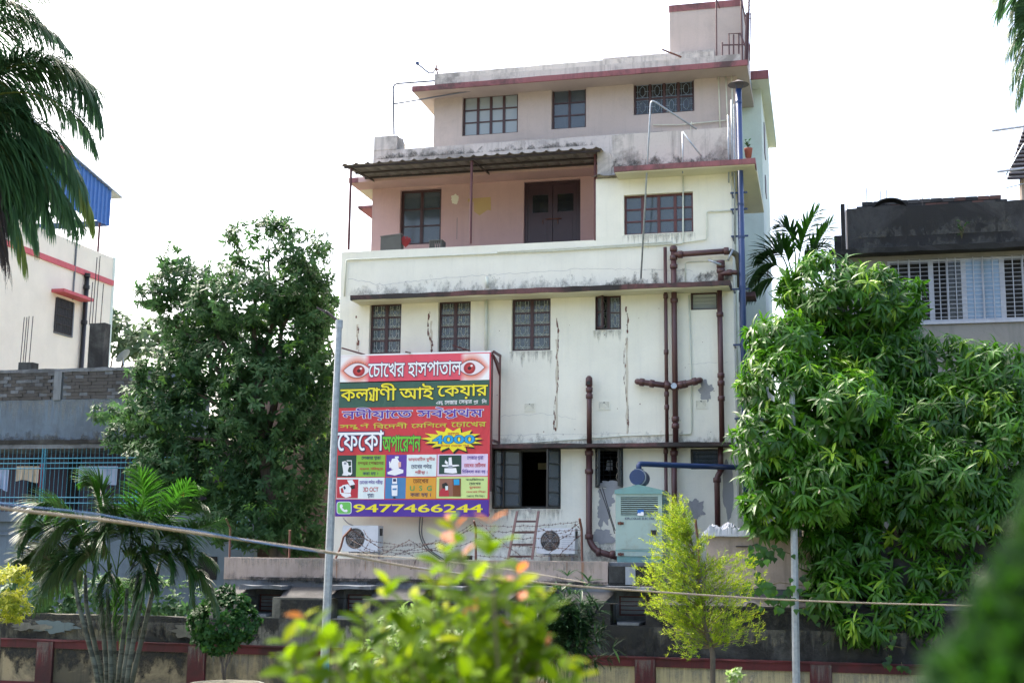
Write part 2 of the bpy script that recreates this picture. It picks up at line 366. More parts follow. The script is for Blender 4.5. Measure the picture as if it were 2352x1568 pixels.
def interior(root, x0, x1, z0, z1, y, depth=1.6, mat=None):        # dark room box behind an opening
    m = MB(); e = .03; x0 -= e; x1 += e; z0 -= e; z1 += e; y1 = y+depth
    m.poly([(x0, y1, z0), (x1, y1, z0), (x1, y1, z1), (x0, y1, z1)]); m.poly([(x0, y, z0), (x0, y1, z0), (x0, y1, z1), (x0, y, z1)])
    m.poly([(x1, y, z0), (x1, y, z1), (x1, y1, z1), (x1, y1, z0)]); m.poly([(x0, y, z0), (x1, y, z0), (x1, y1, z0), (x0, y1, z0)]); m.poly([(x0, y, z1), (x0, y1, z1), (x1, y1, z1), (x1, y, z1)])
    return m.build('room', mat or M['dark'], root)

# ------------------------------------------------------------------ the clinic
B = thing('clinic_building', (1.5, 4, 0), 'four storey cream and pink clinic building with red ledges and brown drain pipes', 'building')
XL = P(783.5, 600, 0).x; XR = P(1686, 760, 0).x
zP = P(1040, 567, 0).z                                             # parapet top of the second floor
zL2 = P(1240, 661, 0).z; zL1 = P(1404, 1017, 0).z; ZF = 1.9
# front wall, two storeys, with openings
w2 = [RX(848, 921, 696, 812, 0), RX(1006, 1080.5, 690, 807, 0), RX(1175, 1264.5, 684, 805, 0), RX(1367, 1426.5, 677, 757, 0), RX(1586, 1648.5, 670, 711, 0)]
w1 = [RX(1130, 1288, 1031, 1168, 0), RX(1367, 1431, 1029, 1119, 0), RX(1586, 1652, 1030, 1077, 0)]
w3 = [RX(1433, 1592, 444, 536, 0)]
xWp = P(1366, 480, 0).x                                            # left end of the white upper part
zW3 = P(1525, 402, 0).z
wall('front_wall', M['white'], B, XL, XR, ZF, zP, 0, .25, w1+w2)
wall('upper_front_wall', M['white'], B, xWp, XR, zP+.001, zW3, 0, .25, w3)
# side and back volumes
YB = 4.4
pbox('side_wall', M['white'], B, XR-.24, XR-.001, .251, YB, ZF, zW3)
pbox('left_wall', M['white'], B, XL+.001, XL+.24, .251, 9, ZF, zP)
zFl = zP-.95
pbox('balcony_floor', M['cement'], B, XL+.241, XR-.241, .251, 9, zFl-.15, zFl)
Yp = 1.8
pw = RX(918.5, 1013, 434, 561, Yp); pd = RX(1203, 1333, 414, 566, Yp); pd = (pd[0], pd[1], zFl+.02, pd[3])
xPl = P(854, 500, Yp).x
zCh = P(1100, 400, Yp-.6).z
wall('pink_wall', M['pink'], B, xPl, xWp+.4, zFl, zCh+.05, Yp, .2, [pw, pd])
pbox('pink_left_wall', M['pink'], B, xPl+.001, xPl+.2, Yp+.201, 9, zFl, zCh+.05)
pbox('partition_wall', M['pink'], B, xWp+.001, xWp+.2, .251, Yp-.001, zFl, zW3-.03)
interior(B, *pw[:2], pw[2], pw[3], Yp+.2); interior(B, *pd[:2], pd[2], pd[3], Yp+.2)
for h in w1+w2+w3: interior(B, *h, .25, 1.6 if h is not w1[0] else 3)
for i, h in enumerate(w2[:3]): window(B, *h, 0, 2, 4, M['frame'], M['glass'], 'u', mw=.07)
# small window with one sash swung open
h = w2[3]; xm = (h[0]+h[1])/2
m = MB(); m.box(h[0], h[1], .08, .13, h[3]-.04, h[3]); m.box(h[0], h[1], .08, .13, h[2], h[2]+.04); m.box(h[0], h[0]+.04, .08, .13, h[2]+.04, h[3]-.04); m.box(h[1]-.04, h[1], .08, .13, h[2]+.04, h[3]-.04); m.box(xm-.03, xm+.03, .075, .13, h[2]+.04, h[3]-.04)
o = m.build('window', M['frame'], B); o['label'] = 'small window with its left sash swung outward'
def sash(parent, hx, hy, z0, z1, w, ang, fm, gm, rows=1, fw=.035, side=1):        # hinged at (hx,hy), opening towards the viewer
    dx, dy = math.cos(ang)*side, -math.sin(ang); q = lambda t, n=0: (hx+dx*t+dy*n*side, hy+dy*t-dx*n*side)
    m = MB()
    def br(a, b, za, zb, n0=-.018, n1=.018):
        p = [q(a, n0), q(b, n0), q(b, n1), q(a, n1)]; m.hexa([(*v, za) for v in p]+[(*v, zb) for v in p])
    br(0, fw, z0, z1); br(w-fw, w, z0, z1); br(fw, w-fw, z0, z0+fw); br(fw, w-fw, z1-fw, z1)
    for r in range(1, rows): zz = z0+(z1-z0)*r/rows; br(fw, w-fw, zz-.014, zz+.014)
    s = m.build('sash', fm, parent)
    m = MB(); p = [q(fw, -.003), q(w-fw, -.003), q(w-fw, .003), q(fw, .003)]; m.hexa([(*v, z0+fw) for v in p]+[(*v, z1-fw) for v in p]); m.build('pane', gm, parent)
    return s
sash(o, h[0]+.03, .06, h[2]+.03, h[3]-.03, (h[1]-h[0])/2-.02, math.radians(52), M['frame'], M['glass'], 2)
for r in range(2):
    a = h[2]+.04+(h[3]-h[2]-.08)*r/2; pbox('pane', M['glass'], o, xm+.03, h[1]-.04, .1, .106, a+.01, a+(h[3]-h[2]-.08)/2-.01)
g = MB()
for r in range(2):
    a = h[2]+.04+(h[3]-h[2]-.08)*r/2; b = a+(h[3]-h[2]-.08)/2
    motif(g, h[0]+.05, xm-.03, a, b, .16, 'o', .007); motif(g, xm+.04, h[1]-.05, a, b, .09, 'o', .005)
g.build('grille', M['grille'], o)
m = MB(); m.box(xm+.03, h[1]-.04, .085, .125, (h[2]+h[3])/2-.015, (h[2]+h[3])/2+.015); m.build('sash_rail', M['frame'], o)
# louvred bathroom windows
def louvres(root, h, y, n, fm, gm, rows_tilt=35, fw=.035, rec=.1):
    m = MB(); yf = y+rec
    m.box(h[0], h[1], yf, yf+.05, h[2], h[2]+fw); m.box(h[0], h[1], yf, yf+.05, h[3]-fw, h[3]); m.box(h[0], h[0]+fw, yf, yf+.05, h[2]+fw, h[3]-fw); m.box(h[1]-fw, h[1], yf, yf+.05, h[2]+fw, h[3]-fw)
    o = m.build('louvre_window', fm, root); s = (h[3]-h[2]-2*fw)/n
    for k in range(n):
        zc = h[2]+fw+s*(k+.5); pbox('louvre_blade', gm, o, h[0]+fw+.003, h[1]-fw-.003, yf+.02, yf+.026, zc-s*.56, zc+s*.56, Matrix.Rotation(math.radians(rows_tilt), 4, 'X'))
    return o
louvres(B, w2[4], 0, 4, M['frame'], M['glassfr'], 25); louvres(B, w1[2], 0, 4, M['frameblk'], M['glass'], 25)
# ground floor casement with open sashes
h = w1[0]; fw = .05; m = MB()
xa = P(1197, 1100, 0).x; xb = P(1268, 1100, 0).x
m.box(h[0], h[1], .06, .12, h[3]-fw, h[3]); m.box(h[0], h[1], .06, .12, h[2], h[2]+fw); m.box(h[0], h[0]+fw, .06, .12, h[2]+fw, h[3]-fw); m.box(h[1]-fw, h[1], .06, .12, h[2]+fw, h[3]-fw); m.box(xa-.03, xa, .06, .12, h[2]+fw, h[3]-fw)
o = m.build('window', M['frameblk'], B); o['label'] = 'wide casement window standing open on a dark room'
sash(o, h[0]+.02, .03, h[2]+.03, h[3]-.03, (xa-h[0])*.62, math.radians(38), M['frameblk'], M['glass'], 4)
sash(o, xa-.02, .03, h[2]+.03, h[3]-.03, (xa-h[0])*.86, math.radians(22), M['frameblk'], M['glass'], 4, side=-1)
sash(o, h[1]-.02, .03, h[2]+.03, h[3]-.03, .42, math.radians(64), M['frameblk'], M['glass'], 4, side=-1)
m = MB(); m.tube([(h[0]+.14, -.15, h[2]+.45), (h[0]+.22, -.16, h[2]+.42), (h[0]+.26, -.16, h[2]+.30)], .012, 5); m.build('handle', M['frameblk'], o)
pbox('inner_door', M['door'], o, xa+.1, xb-.05, 1.9, 1.94, h[2]-.02, h[3]-.3)
pbox('inner_lintel', M['soffit'], o, xa-.1, xb+.5, 2.0, 2.05, h[3]-.28, h[3]-.14)
# narrow window, sashes ajar, grille and cloth behind
h = w1[1]; o = window(B, *h, 0, 1, 1, M['frameblk'], M['glassdk'], None, rec=.08, label='narrow window with a grille and a cloth hanging inside')
for c in list(o.children): bpy.data.objects.remove(c)
g = MB()
for k in range(1, 9): zz = h[2]+(h[3]-h[2])*k/9; g.bar((h[0]+.05, .17, zz), (h[1]-.05, .17, zz), .008)
for k in (1, 2, 3): xx = h[0]+(h[1]-h[0])*k/4; g.bar((xx, .17, h[2]+.05), (xx, .17, h[3]-.05), .008)
g.build('grille', M['frameblk'], o)
sash(o, h[0]+.01, .02, h[2]+.02, h[3]-.02, .27, math.radians(66), M['frameblk'], M['glass'], 2); sash(o, h[1]-.01, .02, h[2]+.02, h[3]-.02, .2, math.radians(74), M['frameblk'], M['glass'], 2, side=-1)
m = MB(); x = h[0]+.17
for k in range(9): m.v += [(x+.018*k, .24+.02*math.sin(k*2.1), h[2]+.35+.02*math.sin(k*1.3)), (x+.03+.014*k, .24+.02*math.sin(k*1.7), h[3]-.22)]
m.f += [(2*k, 2*k+2, 2*k+3, 2*k+1) for k in range(8)]; m.build('hanging_cloth', M['tarp'], o)
m = MB(); m.tube([(h[0]+.42+.03*math.sin(k*1.9), .15, h[3]-.15-k*.07) for k in range(10)], .006, 4); m.build('yellow_string', M['orstain'], o)
# upper right window, terrace window, door
window(B, *w3[0], 0, 4, 3, M['framered'], M['glass'], 'd', fw=.04, mw=.06)
window(B, *pw, Yp, 2, 3, M['frame'], M['glass'], None, fw=.06, mw=.07)
m = MB(); x0, x1, z0, z1 = pd; y = Yp+.08; zat_ = lambda a, b, c: P(a, b, c).z
m.box(x0, x0+.07, y, y+.06, z0, z1); m.box(x1-.07, x1, y, y+.06, z0, z1); m.box(x0+.07, x1-.07, y, y+.06, z1-.07, z1)
o = m.build('double_door', M['door'], B); xm = (x0+x1)/2; zz = zat_(1265, 493, y)
for a, b in ((x0+.075, xm-.006), (xm+.006, x1-.075)):
    m = MB(); m.box(a, b, y+.01, y+.05, z0, zz); m.box(a, a+.1, y+.01, y+.05, zz, z1-.075); m.box(b-.1, b, y+.01, y+.05, zz, z1-.075); m.box(a+.1, b-.1, y+.01, y+.05, z1-.3, z1-.075)
    m.box(a+.12, b-.12, y+.002, y+.012, z0+.3, zz-.12); m.box(a+.1, b-.1, y+.01, y+.05, zz+.0, zz+.06); m.build('door_leaf', M['door'], o)
    pbox('pane', M['glassdk'], o, a+.1, b-.1, y+.026, y+.032, zz+.06, z1-.3)
m = MB(); m.bar((xm-.16, y-.01, zz-.1), (xm+.2, y-.01, zz-.1), .014); m.bar((xm-.22, y-.01, zz-.1), (xm-.22, y-.01, zz-.2), .01); m.bar((xm+.12, y-.01, zz-.1), (xm+.12, y-.01, zz-.22), .01); m.build('bolt', M['iron'], o)
# paint marks on the pink wall
blob('plaster_patch', M['white'], B, P(1045, 457, Yp).x, P(1045, 457, Yp).z, .09, .11, Yp-.004, 3, 40, .3)
yel = plaster('bare yellow patch', (.50, .36, .17), (.45, .3, .2), .4, .2)
x0, x1, z0, z1 = RX(1090, 1120, 456, 495, Yp); m = MB(); m.poly([(x0-.16, Yp-.003, z1+.01), (x0-.16, Yp-.003, z1-.06), (x0-.02, Yp-.003, z1-.07), (x0-.01, Yp-.003, z0+.1), (x0+.12, Yp-.003, z0), (x1, Yp-.003, z0+.12), (x1+.08, Yp-.003, z0+.1), (x1+.07, Yp-.003, z1+.02)]); m.build('paint_patch', yel, B)
m = MB(); q = P(1050, 500, Yp); m.bar(q, q-Vector((0, 0, .5)), .006); m.build('electric_wire', M['cement'], B)

# ledges
def ledge(x0, x1, z1, th, y0, y1=0, mat='ledgered', name='ledge', seed=0): return slab(name, M[mat], B, x0, x1, y0, y1-.001 if y1 <= 0 else y1, z1-th, z1, .012, .2, seed)
def zat(px, py, y): return P(px, py, y).z
yl = -.52
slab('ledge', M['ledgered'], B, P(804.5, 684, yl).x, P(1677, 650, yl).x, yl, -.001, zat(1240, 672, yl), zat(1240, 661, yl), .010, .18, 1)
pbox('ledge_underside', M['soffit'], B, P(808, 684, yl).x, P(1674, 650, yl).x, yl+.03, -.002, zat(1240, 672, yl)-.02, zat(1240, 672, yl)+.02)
yl = -.42
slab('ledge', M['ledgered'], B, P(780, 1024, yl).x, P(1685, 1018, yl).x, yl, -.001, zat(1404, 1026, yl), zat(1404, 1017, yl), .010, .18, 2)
# third-floor chajja over the white part, wraps round the right side
yl = -.50; zt = zat(1572, 373, yl); zb = zat(1572, 385, yl); xr = P(1735, 368, yl).x
slab('ledge', M['redband'], B, P(1410, 386, yl).x, xr, yl, -.001, zb, zt, .006, .2, 3)
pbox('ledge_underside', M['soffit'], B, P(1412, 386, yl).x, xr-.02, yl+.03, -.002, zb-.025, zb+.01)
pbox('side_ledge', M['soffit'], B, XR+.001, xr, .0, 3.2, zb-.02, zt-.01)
# corrugated strip under the chajja
def corrugated(name, mat, parent, x0, x1, p0, p1, pitch=.2, amp=.03, box=False):      # sheet spanning p0->p1 (y,z) with waves along x
    m = MB(); n = int((x1-x0)/pitch*8)
    for i in range(n+1):
        x = x0+(x1-x0)*i/n; ph = (x/pitch) % 1
        d = amp*(max(0, 1-abs(ph-.5)*4.5)) if box else amp*(.5+.5*math.cos(2*math.pi*ph))
        m.v += [(x, p0[0], p0[1]+d), (x, p1[0], p1[1]+d)]
        m.v += [(x, p0[0], p0[1]+d-.006), (x, p1[0], p1[1]+d-.006)]
    for i in range(n): q = i*4; m.f += [(q, q+4, q+5, q+1), (q+2, q+3, q+7, q+6), (q, q+2, q+6, q+4)]
    return m.build(name, mat, parent)
corrugated('corrugated_strip', M['corr'], B, xWp-.05, XR-.05, (-.14, zW3+.02), (.2, zW3+.1), .45, .05, True)
# balcony awning
A = thing('balcony_awning', (P(1080, 360, -.2).x, -.3, zP), 'corrugated sheet awning on thin maroon posts over the pink balcony', 'awning')
ya = -.35; za = P(1080, 360, ya).z; zbk = za+.2; yb = Yp-.3
xa0, xa1 = P(783, 373, ya).x, P(1380, 341, ya).x
n_sh = 6
for k in range(n_sh):
    a = xa0+(xa1-xa0)*k/n_sh; b = xa0+(xa1-xa0)*(k+1)/n_sh+.06*(k < n_sh-1)
    corrugated('corrugated_sheet', M['corr'], A, a, b, (ya, za+.004*(k % 2)), (yb, zbk+.004*(k % 2)), .26, .045, True)
sl = (zbk-za)/(yb-ya)
for i, y in enumerate((ya+.08, ya+.75, ya+1.35)):
    zz = za+sl*(y-ya)-.045; m = MB(); m.tube([(xa0+.05, y, zz), (xa1-.03, y, zz)], .026, 6); m.build('purlin', M['darkiron'], A)
for px in (806, 1083, 1367):
    yy = ya+.12 if px < 1300 else .02; x = P(px, 400, yy).x; zt_ = za+sl*(yy-ya)-.05
    m = MB(); m.tube([(x, yy, zP-.01), (x, yy, zt_)], .028, 8); m.build('post', M['framered'], A)
    m = MB(); m.tube([(x, yy+.0, zt_), (x, yb-.1, za+sl*(yb-.1-ya)-.08)], .022, 6); m.build('rafter', M['darkiron'], A)
# chajja of the pink wall and sooty strip above it
y0 = Yp-.62; zt = zat(1000, 402, y0); x0 = P(800, 420, y0).x
pbox('ledge', M['redband'], B, x0, xPl-.12, y0, y0+.03, zt-.06, zt+.06); pbox('ledge_front', M['pink'], B, xPl-.119, xWp-.001, y0, y0+.03, zt-.06, zt+.06)
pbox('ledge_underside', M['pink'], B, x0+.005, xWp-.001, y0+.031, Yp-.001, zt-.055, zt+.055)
pbox('side_ledge', M['soffit'], B, x0+.01, xPl-.001, Yp, 5, zt-.054, zt+.05)
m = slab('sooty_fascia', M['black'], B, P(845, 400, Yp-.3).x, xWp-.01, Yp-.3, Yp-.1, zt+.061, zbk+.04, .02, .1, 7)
pbox('lower_side_ledge', M['redband'], B, P(832, 484, Yp+1.5).x, xPl-.001, Yp+1.2, 4, zat(840, 486, Yp+1.5), zat(840, 480, Yp+1.5))
# terrace parapet above the pink wall and right part
Yq = Yp+.05
xq = P(857, 355, Yq).x; zq = P(1100, 330, Yq).z
zTb = zbk-.1
slab('terrace_parapet', M['parapet'], B, xq, xWp+1.2, Yq, Yq+.2, zt+.06, P(1000, 337, Yq).z, .008, .3, 8)
b0 = RX(859, 912, 313, 360, Yq); pbox('parapet_block', M['parapet'], B, b0[0], b0[1], Yq-.01, Yq+.21, zat(880, 345, Yq), b0[3])
m = MB(); x0 = b0[1]; zz = b0[3]
m.poly([(x0, Yq+.1, zz-.02), (x0+.12, Yq+.1, zz-.06), (x0+.16, Yq+.1, zz-.35), (x0, Yq+.1, zz-.35)]); m.poly([(x0, Yq+.6, zz-.02), (x0, Yq+.1, zz-.02), (x0, Yq+.1, zz-.35), (x0, Yq+.6, zz-.35)]); m.build('parapet_shoulder', M['parapet'], B)
# right greige parapet, stepped volute at its left
zr0 = zt; yR = -.0
xg0 = P(1383, 380, .0).x; ztop = P(1560, 300, .0).z; zbo = P(1560, 378, .0).z
slab('upper_parapet', M['parapet'], B, P(1405, 350, 0).x, XR, 0, .2, zW3+.02, ztop, .006, .3, 9)
pbox('upper_parapet_return', M['parapet'], B, XR-.2, XR-.001, .201, YB, zW3+.03, ztop-.01)
m = MB(); c = [(1372, 345), (1384, 347), (1400, 352), (1409, 378), (1404, 385), (1405, 408), (1372, 408)]
f_ = [P(a, b, -.02) for a, b in c]; k = len(f_); m.v += [tuple(q) for q in f_]+[(q.x, .18, q.z) for q in f_]; m.f += [tuple(range(k)), tuple(range(2*k-1, k-1, -1))]+[(i, i+k, (i+1) % k+k, (i+1) % k) for i in range(k)]
m.build('parapet_bracket', M['parapet'], B)
pbox('terrace_floor', M['cement'], B, xq+.2, XR-.21, .2, 9, zW3-.1, zW3+.01) if 0 else None
# top floor
Yt = 2.3
xT0 = P(997, 260, Yt).x; xT1 = P(1692, 220, Yt).x
zTt = P(1330, 165, Yt-.55).z
h3 = [RX(1061.5, 1189.5, 215, 308.5, Yt), RX(1266.5, 1346, 200, 295, Yt), RX(1455, 1594.5, 183, 260, Yt)]
zT0 = zt+.2
wall('top_floor_wall', M['greige'], B, xT0, xT1, zT0, zTt, Yt, .2, h3)
pbox('top_left_wall', M['white'], B, xT0+.001, xT0+.2, Yt+.201, 9, zT0, zTt)
pbox('top_right_wall', M['cyanw'], B, xT1-.2, xT1-.001, Yt+.201, 9, zT0, zTt)
for q in h3: interior(B, *q, Yt+.2)
window(B, *h3[0], Yt, 4, 3, M['frame'], M['glassfr'], 'h', mw=.06); window(B, *h3[1], Yt, 2, 3, M['frame'], M['glass'], 'h', mw=.05); o = window(B, *h3[2], Yt, 4, 2, M['frame'], M['glassdk'], 'o', mw=.06, grm=M['dish'])
tq = paint('turquoise cloth', (.05, .34, .33), .7); a = h3[2]; w = a[1]-a[0]; hh = a[3]-a[2]
for k in (0, 1): pbox('curtain', tq, o, a[0]+w*(.3+.25*k), a[0]+w*(.43+.25*k), Yt+.16, Yt+.17, a[2]+.06, a[2]+hh*.46)
# roof slab, red fascia and roof parapet
ye = Yt-.62; xe0, xe1 = P(946, 210, ye).x, P(1717, 148, ye).x; z0, z1 = zat(1331, 180, ye), zat(1331, 168, ye)
slab('roof_eave', M['redband'], B, xe0, xe1, ye, ye+.04, z0, z1, .006, .25, 4)
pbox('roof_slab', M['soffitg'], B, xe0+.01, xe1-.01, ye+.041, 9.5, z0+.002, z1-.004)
yr = ye+.12
pbox('roof_kerb', M['parapet'], B, P(998, 190, yr).x, P(1700, 140, yr).x, yr, yr+.15, z1, zat(1330, 154, yr))
yr2 = ye+.3
slab('roof_parapet', M['parapet'], B, P(998, 180, yr2).x, P(1640, 130, yr2).x, yr2, yr2+.15, z1, zat(1330, 143, yr2), .008, .3, 5)
pbox('roof_water_channel', M['parapet'], B, P(1384, 140, yr2+.6).x, P(1640, 125, yr2+.6).x, yr2+.6, yr2+1.2, z1, zat(1510, 124, yr2+.6))
# tank room
yk = ye+1.0; xk0, xk1 = P(1538, 70, yk).x, P(1706, 60, yk).x; zk = zat(1622, 6, yk); zk2 = zat(1622, 21, yk)
pbox('tank_room', M['greige'], B, xk0, xk1, yk, yk+3, z1, zk2); pbox('tank_room_band', M['redband'], B, xk0-.012, xk1+.012, yk-.012, yk+3.01, zk2, zk)
# stair bay on the right side, set back
yb_ = YB; xb0 = XR-.3; xb1 = P(1752, 400, yb_).x; zb1 = zat(1748, 180, yb_)
pbox('stair_bay', M['cyanw'], B, xb0, xb1, yb_, yb_+4.4, 0, zb1)
ys = yb_-.7; xs0, xs1 = P(1724, 200, ys).x, P(1766, 200, ys).x; zs1 = zat(1745, 162, ys); zs0 = zat(1745, 181, ys)
pbox('stair_roof_band', M['redband'], B, xs0, xs1, ys, ys+.05, zs0, zs1); pbox('stair_roof', M['cyanw'], B, xs0+.01, xs1-.005, ys+.051, yb_+4.6, zs0+.004, zs1-.01)
for (py0, py1) in ((290, 360), (410, 450), (610, 640)):
    q0, q1 = zat(1757, py1, yb_+1.5), zat(1757, py0, yb_+1.5); pbox('slit_window', M['frame'], B, xb1+.001, xb1+.02, yb_+1.2, yb_+1.8, q0, q1)
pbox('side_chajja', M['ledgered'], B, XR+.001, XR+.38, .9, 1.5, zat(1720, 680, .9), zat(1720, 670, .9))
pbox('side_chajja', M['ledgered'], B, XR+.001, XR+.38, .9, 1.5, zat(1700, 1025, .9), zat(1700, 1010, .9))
pbox('side_window', M['frameblk'], B, XR+.001, XR+.02, 1.1, 2.4, zat(1700, 780, .9), zat(1700, 690, .9))
# drain pipes --------------------------------------------------
def pipe(name, pts, r, mat, rings=(), parent=B, fil=.12, n=12, rl=.05, rr=1.35):
    m = MB(); m.tube(fillet(pts, fil), r, n); o = m.build(name, mat, parent, smooth=True)
    for q, d in rings:
        q = Vector(q); d = Vector(d); m = MB(); m.tube([q-d*rl, q-d*(rl-.012), q+d*(rl-.012), q+d*rl], [r*1.12, r*rr, r*rr, r*1.12], n); m.build('pipe_collar', mat, o, smooth=True)
    return o
ZV = Vector((0, 0, 1))
def vpipe(px, pts_y, r, rings_y, y=-.14, **k):                   # vertical stack: x from px, z from image rows
    x = P(px, (pts_y[0]+pts_y[-1])/2, y).x; zs = [P(px, q, y).z for q in pts_y]
    return pipe('drain_pipe', [(x, y, z) for z in zs], r, M['pipe'], [((x, y, P(px, q, y).z), ZV) for q in rings_y], **k)
ym = -.14
vpipe(1549.5, (565, 1018), .056, (572, 592, 612, 690, 890, 962, 978), y=ym)
vpipe(1549, (1026, 1240), .056, (1040, 1200), y=ym)
vpipe(1530, (568, 1018), .036, (680, 808, 880, 905, 935), y=ym)
vpipe(1530, (1026, 1240), .034, (1036,), y=ym)
vpipe(1655.5, (664, 1018), .052, (722, 862, 880, 915), y=ym)
vpipe(1655.5, (1026, 1084), .052, (1075,), y=ym); 
x1_, x2_ = P(1655, 1084, ym).x, P(1647, 1100, ym).x
pipe('drain_pipe', [(x1_, ym, zat(1655, 1082, ym)), (x2_, ym-.02, zat(1647, 1096, ym)), (x2_, ym-.02, zat(1647, 1230, ym))], .055, M['pipe'], [((x2_, ym-.02, zat(1647, 1102, ym)), ZV)])
vpipe(1353.5, (868, 1018), .052, (895, 910), y=ym)
xq_ = P(1353, 868, ym).x; m = MB(); m.tube([(xq_, ym, zat(1353, 886, ym)), (xq_, ym, zat(1353, 868, ym)), (xq_, ym, zat(1353, 863, ym))], [.07, .068, .03], 12); m.build('pipe_cap', M['pipe'], B, smooth=True)
m = MB(); m.tube([(xq_, ym-.06, zat(1353, 880, ym)), (xq_, ym-.075, zat(1353, 880, ym))], .04, 12); m.build('pipe_mouth_shade', M['blackm'], B)  # black disc paints the shade inside the pipe mouth
x0 = P(1353, 1100, ym).x; zl = zat(1353, 1262, ym)
q = [(x0, ym, zat(1353, 1026, ym)), (x0, ym, zat(1353, 1240, ym)), (x0+.14, ym-.05, zl-.02), (P(1425, 1275, ym).x, ym-.1, zat(1425, 1280, ym))]
pipe('drain_pipe', q, .062, M['pipe'], [((x0, ym, zat(1353, r_, ym)), ZV) for r_ in (1040, 1082, 1232)]+[((x0+.2, ym-.06, zl-.045), Vector((1, 0, 0))), ((x0+.48, ym-.08, zl-.09), Vector((1, 0, 0)))], fil=.1)
# branch arms at mid height
zc_ = zat(1549, 888, ym); xc_ = P(1549, 888, ym).x
for px, py in ((1463, 876), (1607, 873)):
    e = P(px, py, ym-.05); q = [(xc_, ym-.03, zc_), tuple(e), (e.x, ym+.1, e.z+.02)]; d = (e-Vector((xc_, ym, zc_))).normalized()
    pipe('branch_pipe', q, .058, M['pipe'], [(e-d*.1, d), (e-d*.3, d), (Vector((xc_, ym-.03, zc_))+d*.14, d)], fil=.06)
m = MB(); m.tube([(xc_, ym-.02, zc_-.0), (xc_, ym-.1, zc_+.01)], .06, 12); m.build('inspection_cap', M['galv'], B)
# upper branch run
z_ = zat(1605, 582, ym); a_ = P(1549, 588, ym); b_ = P(1672, 577, ym)
pipe('branch_pipe', [(a_.x, ym-.02, a_.z+.02), (b_.x, ym-.02, b_.z)], .058, M['pipe'], [((a_.x+.12, ym-.02, a_.z+.02), Vector((1, 0, 0))), ((b_.x-.03, ym-.02, b_.z), Vector((1, 0, 0)))])
q = [P(1676, 577, -.16), P(1694, 585, -.1), P(1699, 620, -.02), P(1700, 660, .1)]; pipe('branch_pipe', q, .06, rusty('mossy pipe', (.09, .085, .06), (.05, .05, .02), .6), [])
a_ = P(1656, 645, ym); x_ = a_.x
pipe('drain_pipe', [(x_, ym, zat(1656, 650, ym)), (x_, ym, zat(1656, 602, ym))], .062, M['pipe'], [((x_, ym, zat(1656, r_, ym)), ZV) for r_ in (610, 622, 604)])
pipe('branch_pipe', [(x_, ym-.03, zat(1656, 630, ym)), (P(1680, 628, ym).x, ym-.03, zat(1680, 626, ym)), (P(1694, 626, ym).x, ym-.03, zat(1694, 627, ym))], .05, M['pipe'], [((P(1676, 626, ym).x, ym-.03, zat(1676, 627, ym)), Vector((1, 0, 0)))])
for a, b in (((1672, 598), (1683, 573)), ((1656, 608), (1627, 597))): pipe('plastic_pipe', [P(*a, -.25), P(*b, -.22)], .022, M['galv'], ())
# thin conduits and water pipes
def cond(pts, r=.013, mat='pipecr', y=-.03, name='water_pipe'):
    return pipe(name, [P(a, b, y) for a, b in pts], r, M[mat], (), fil=.05, n=6)
cond([(791, 680), (795.5, 597), (1268, 576.5), (1569, 559), (1569, 400)], .016); cond([(1142, 579), (1545, 556)], .014, y=-.05)
cond([(1569, 557), (1623, 550), (1623, 486), (1680, 484)], .012); cond([(1574, 648), (1574, 602), (1676, 597)], .012)
cond([(1582, 678), (1588, 870), (1588, 996), (1440, 1000), (1230, 1015), (1131, 1020)], .013); cond([(1119, 661), (1118, 636)], .034, y=-.06); cond([(1117, 684), (1117, 830)], .036, y=-.06)
cond([(1568, 398), (1568, 303)], .016, 'galv', y=-.34); cond([(1568, 303), (1610, 358)], .016, 'galv', y=-.34)
pipe('water_pipe', [P(1472, 640, -.3), P(1495, 228, -.45), P(1600, 297, -.2)], .018, M['galv'], ())
cond([(1500, 287), (1560, 287), (1673, 276)], .012, y=Yt-.04); cond([(1588, 280), (1586, 300)], .01, y=Yt-.04)
for px in (1650, 1667, 1680): cond([(px, 175), (px+4, 295)], .014, y=Yt-.05)
for px, a, b in ((1680, 230, 405), (1686, 240, 560), (1672, 265, 420)): cond([(px, a), (px+2, b)], .016, 'galv', y=-.1)
cond([(1690, 480), (1697, 900), (1702, 1190)], .03, 'pipecr', y=.6)
pipe('water_pipe', [P(905, 310, Yq), P(903, 193, Yq), P(1000, 186, Yq)], .021, M['dksteel'], ()); pipe('water_pipe', [P(905, 239, Yq), P(1095, 207, Yt-.3), P(1120, 212, Yt-.05)], .018, M['dksteel'], ())
# ventilation grilles
for (a, b, c, d) in ((1205, 1227, 927, 942), (1376, 1399, 923, 939), (1599, 1622, 920, 936)):
    x0, x1, z0, z1 = RX(a, b, c, d, -.01); m = MB()
    m.box(x0-.02, x1+.02, -.012, -.001, z0-.02, z0); m.box(x0-.02, x1+.02, -.012, -.001, z1, z1+.02); m.box(x0-.02, x0, -.012, -.001, z0, z1); m.box(x1, x1+.02, -.012, -.001, z0, z1)
    for k in range(9):
        s_ = (x1-x0)/8
        for sg in (1, -1):
            xa_ = x0+s_*k; q = [(xa_, z0), (xa_+sg*(z1-z0), z1)]
            xb_ = min(max(q[1][0], x0), x1); t = (xb_-xa_)/(q[1][0]-xa_); 
            if t > .1: m.bar((xa_, -.008, z0), (xb_, -.008, z0+(z1-z0)*t), .008)
    o = m.build('vent_grille', M['white'], B); pbox('vent_void_shade', M['blackm'], o, x0, x1, -.0035, -.0015, z0, z1)  # black sheet painted in as the shade behind the vent bars
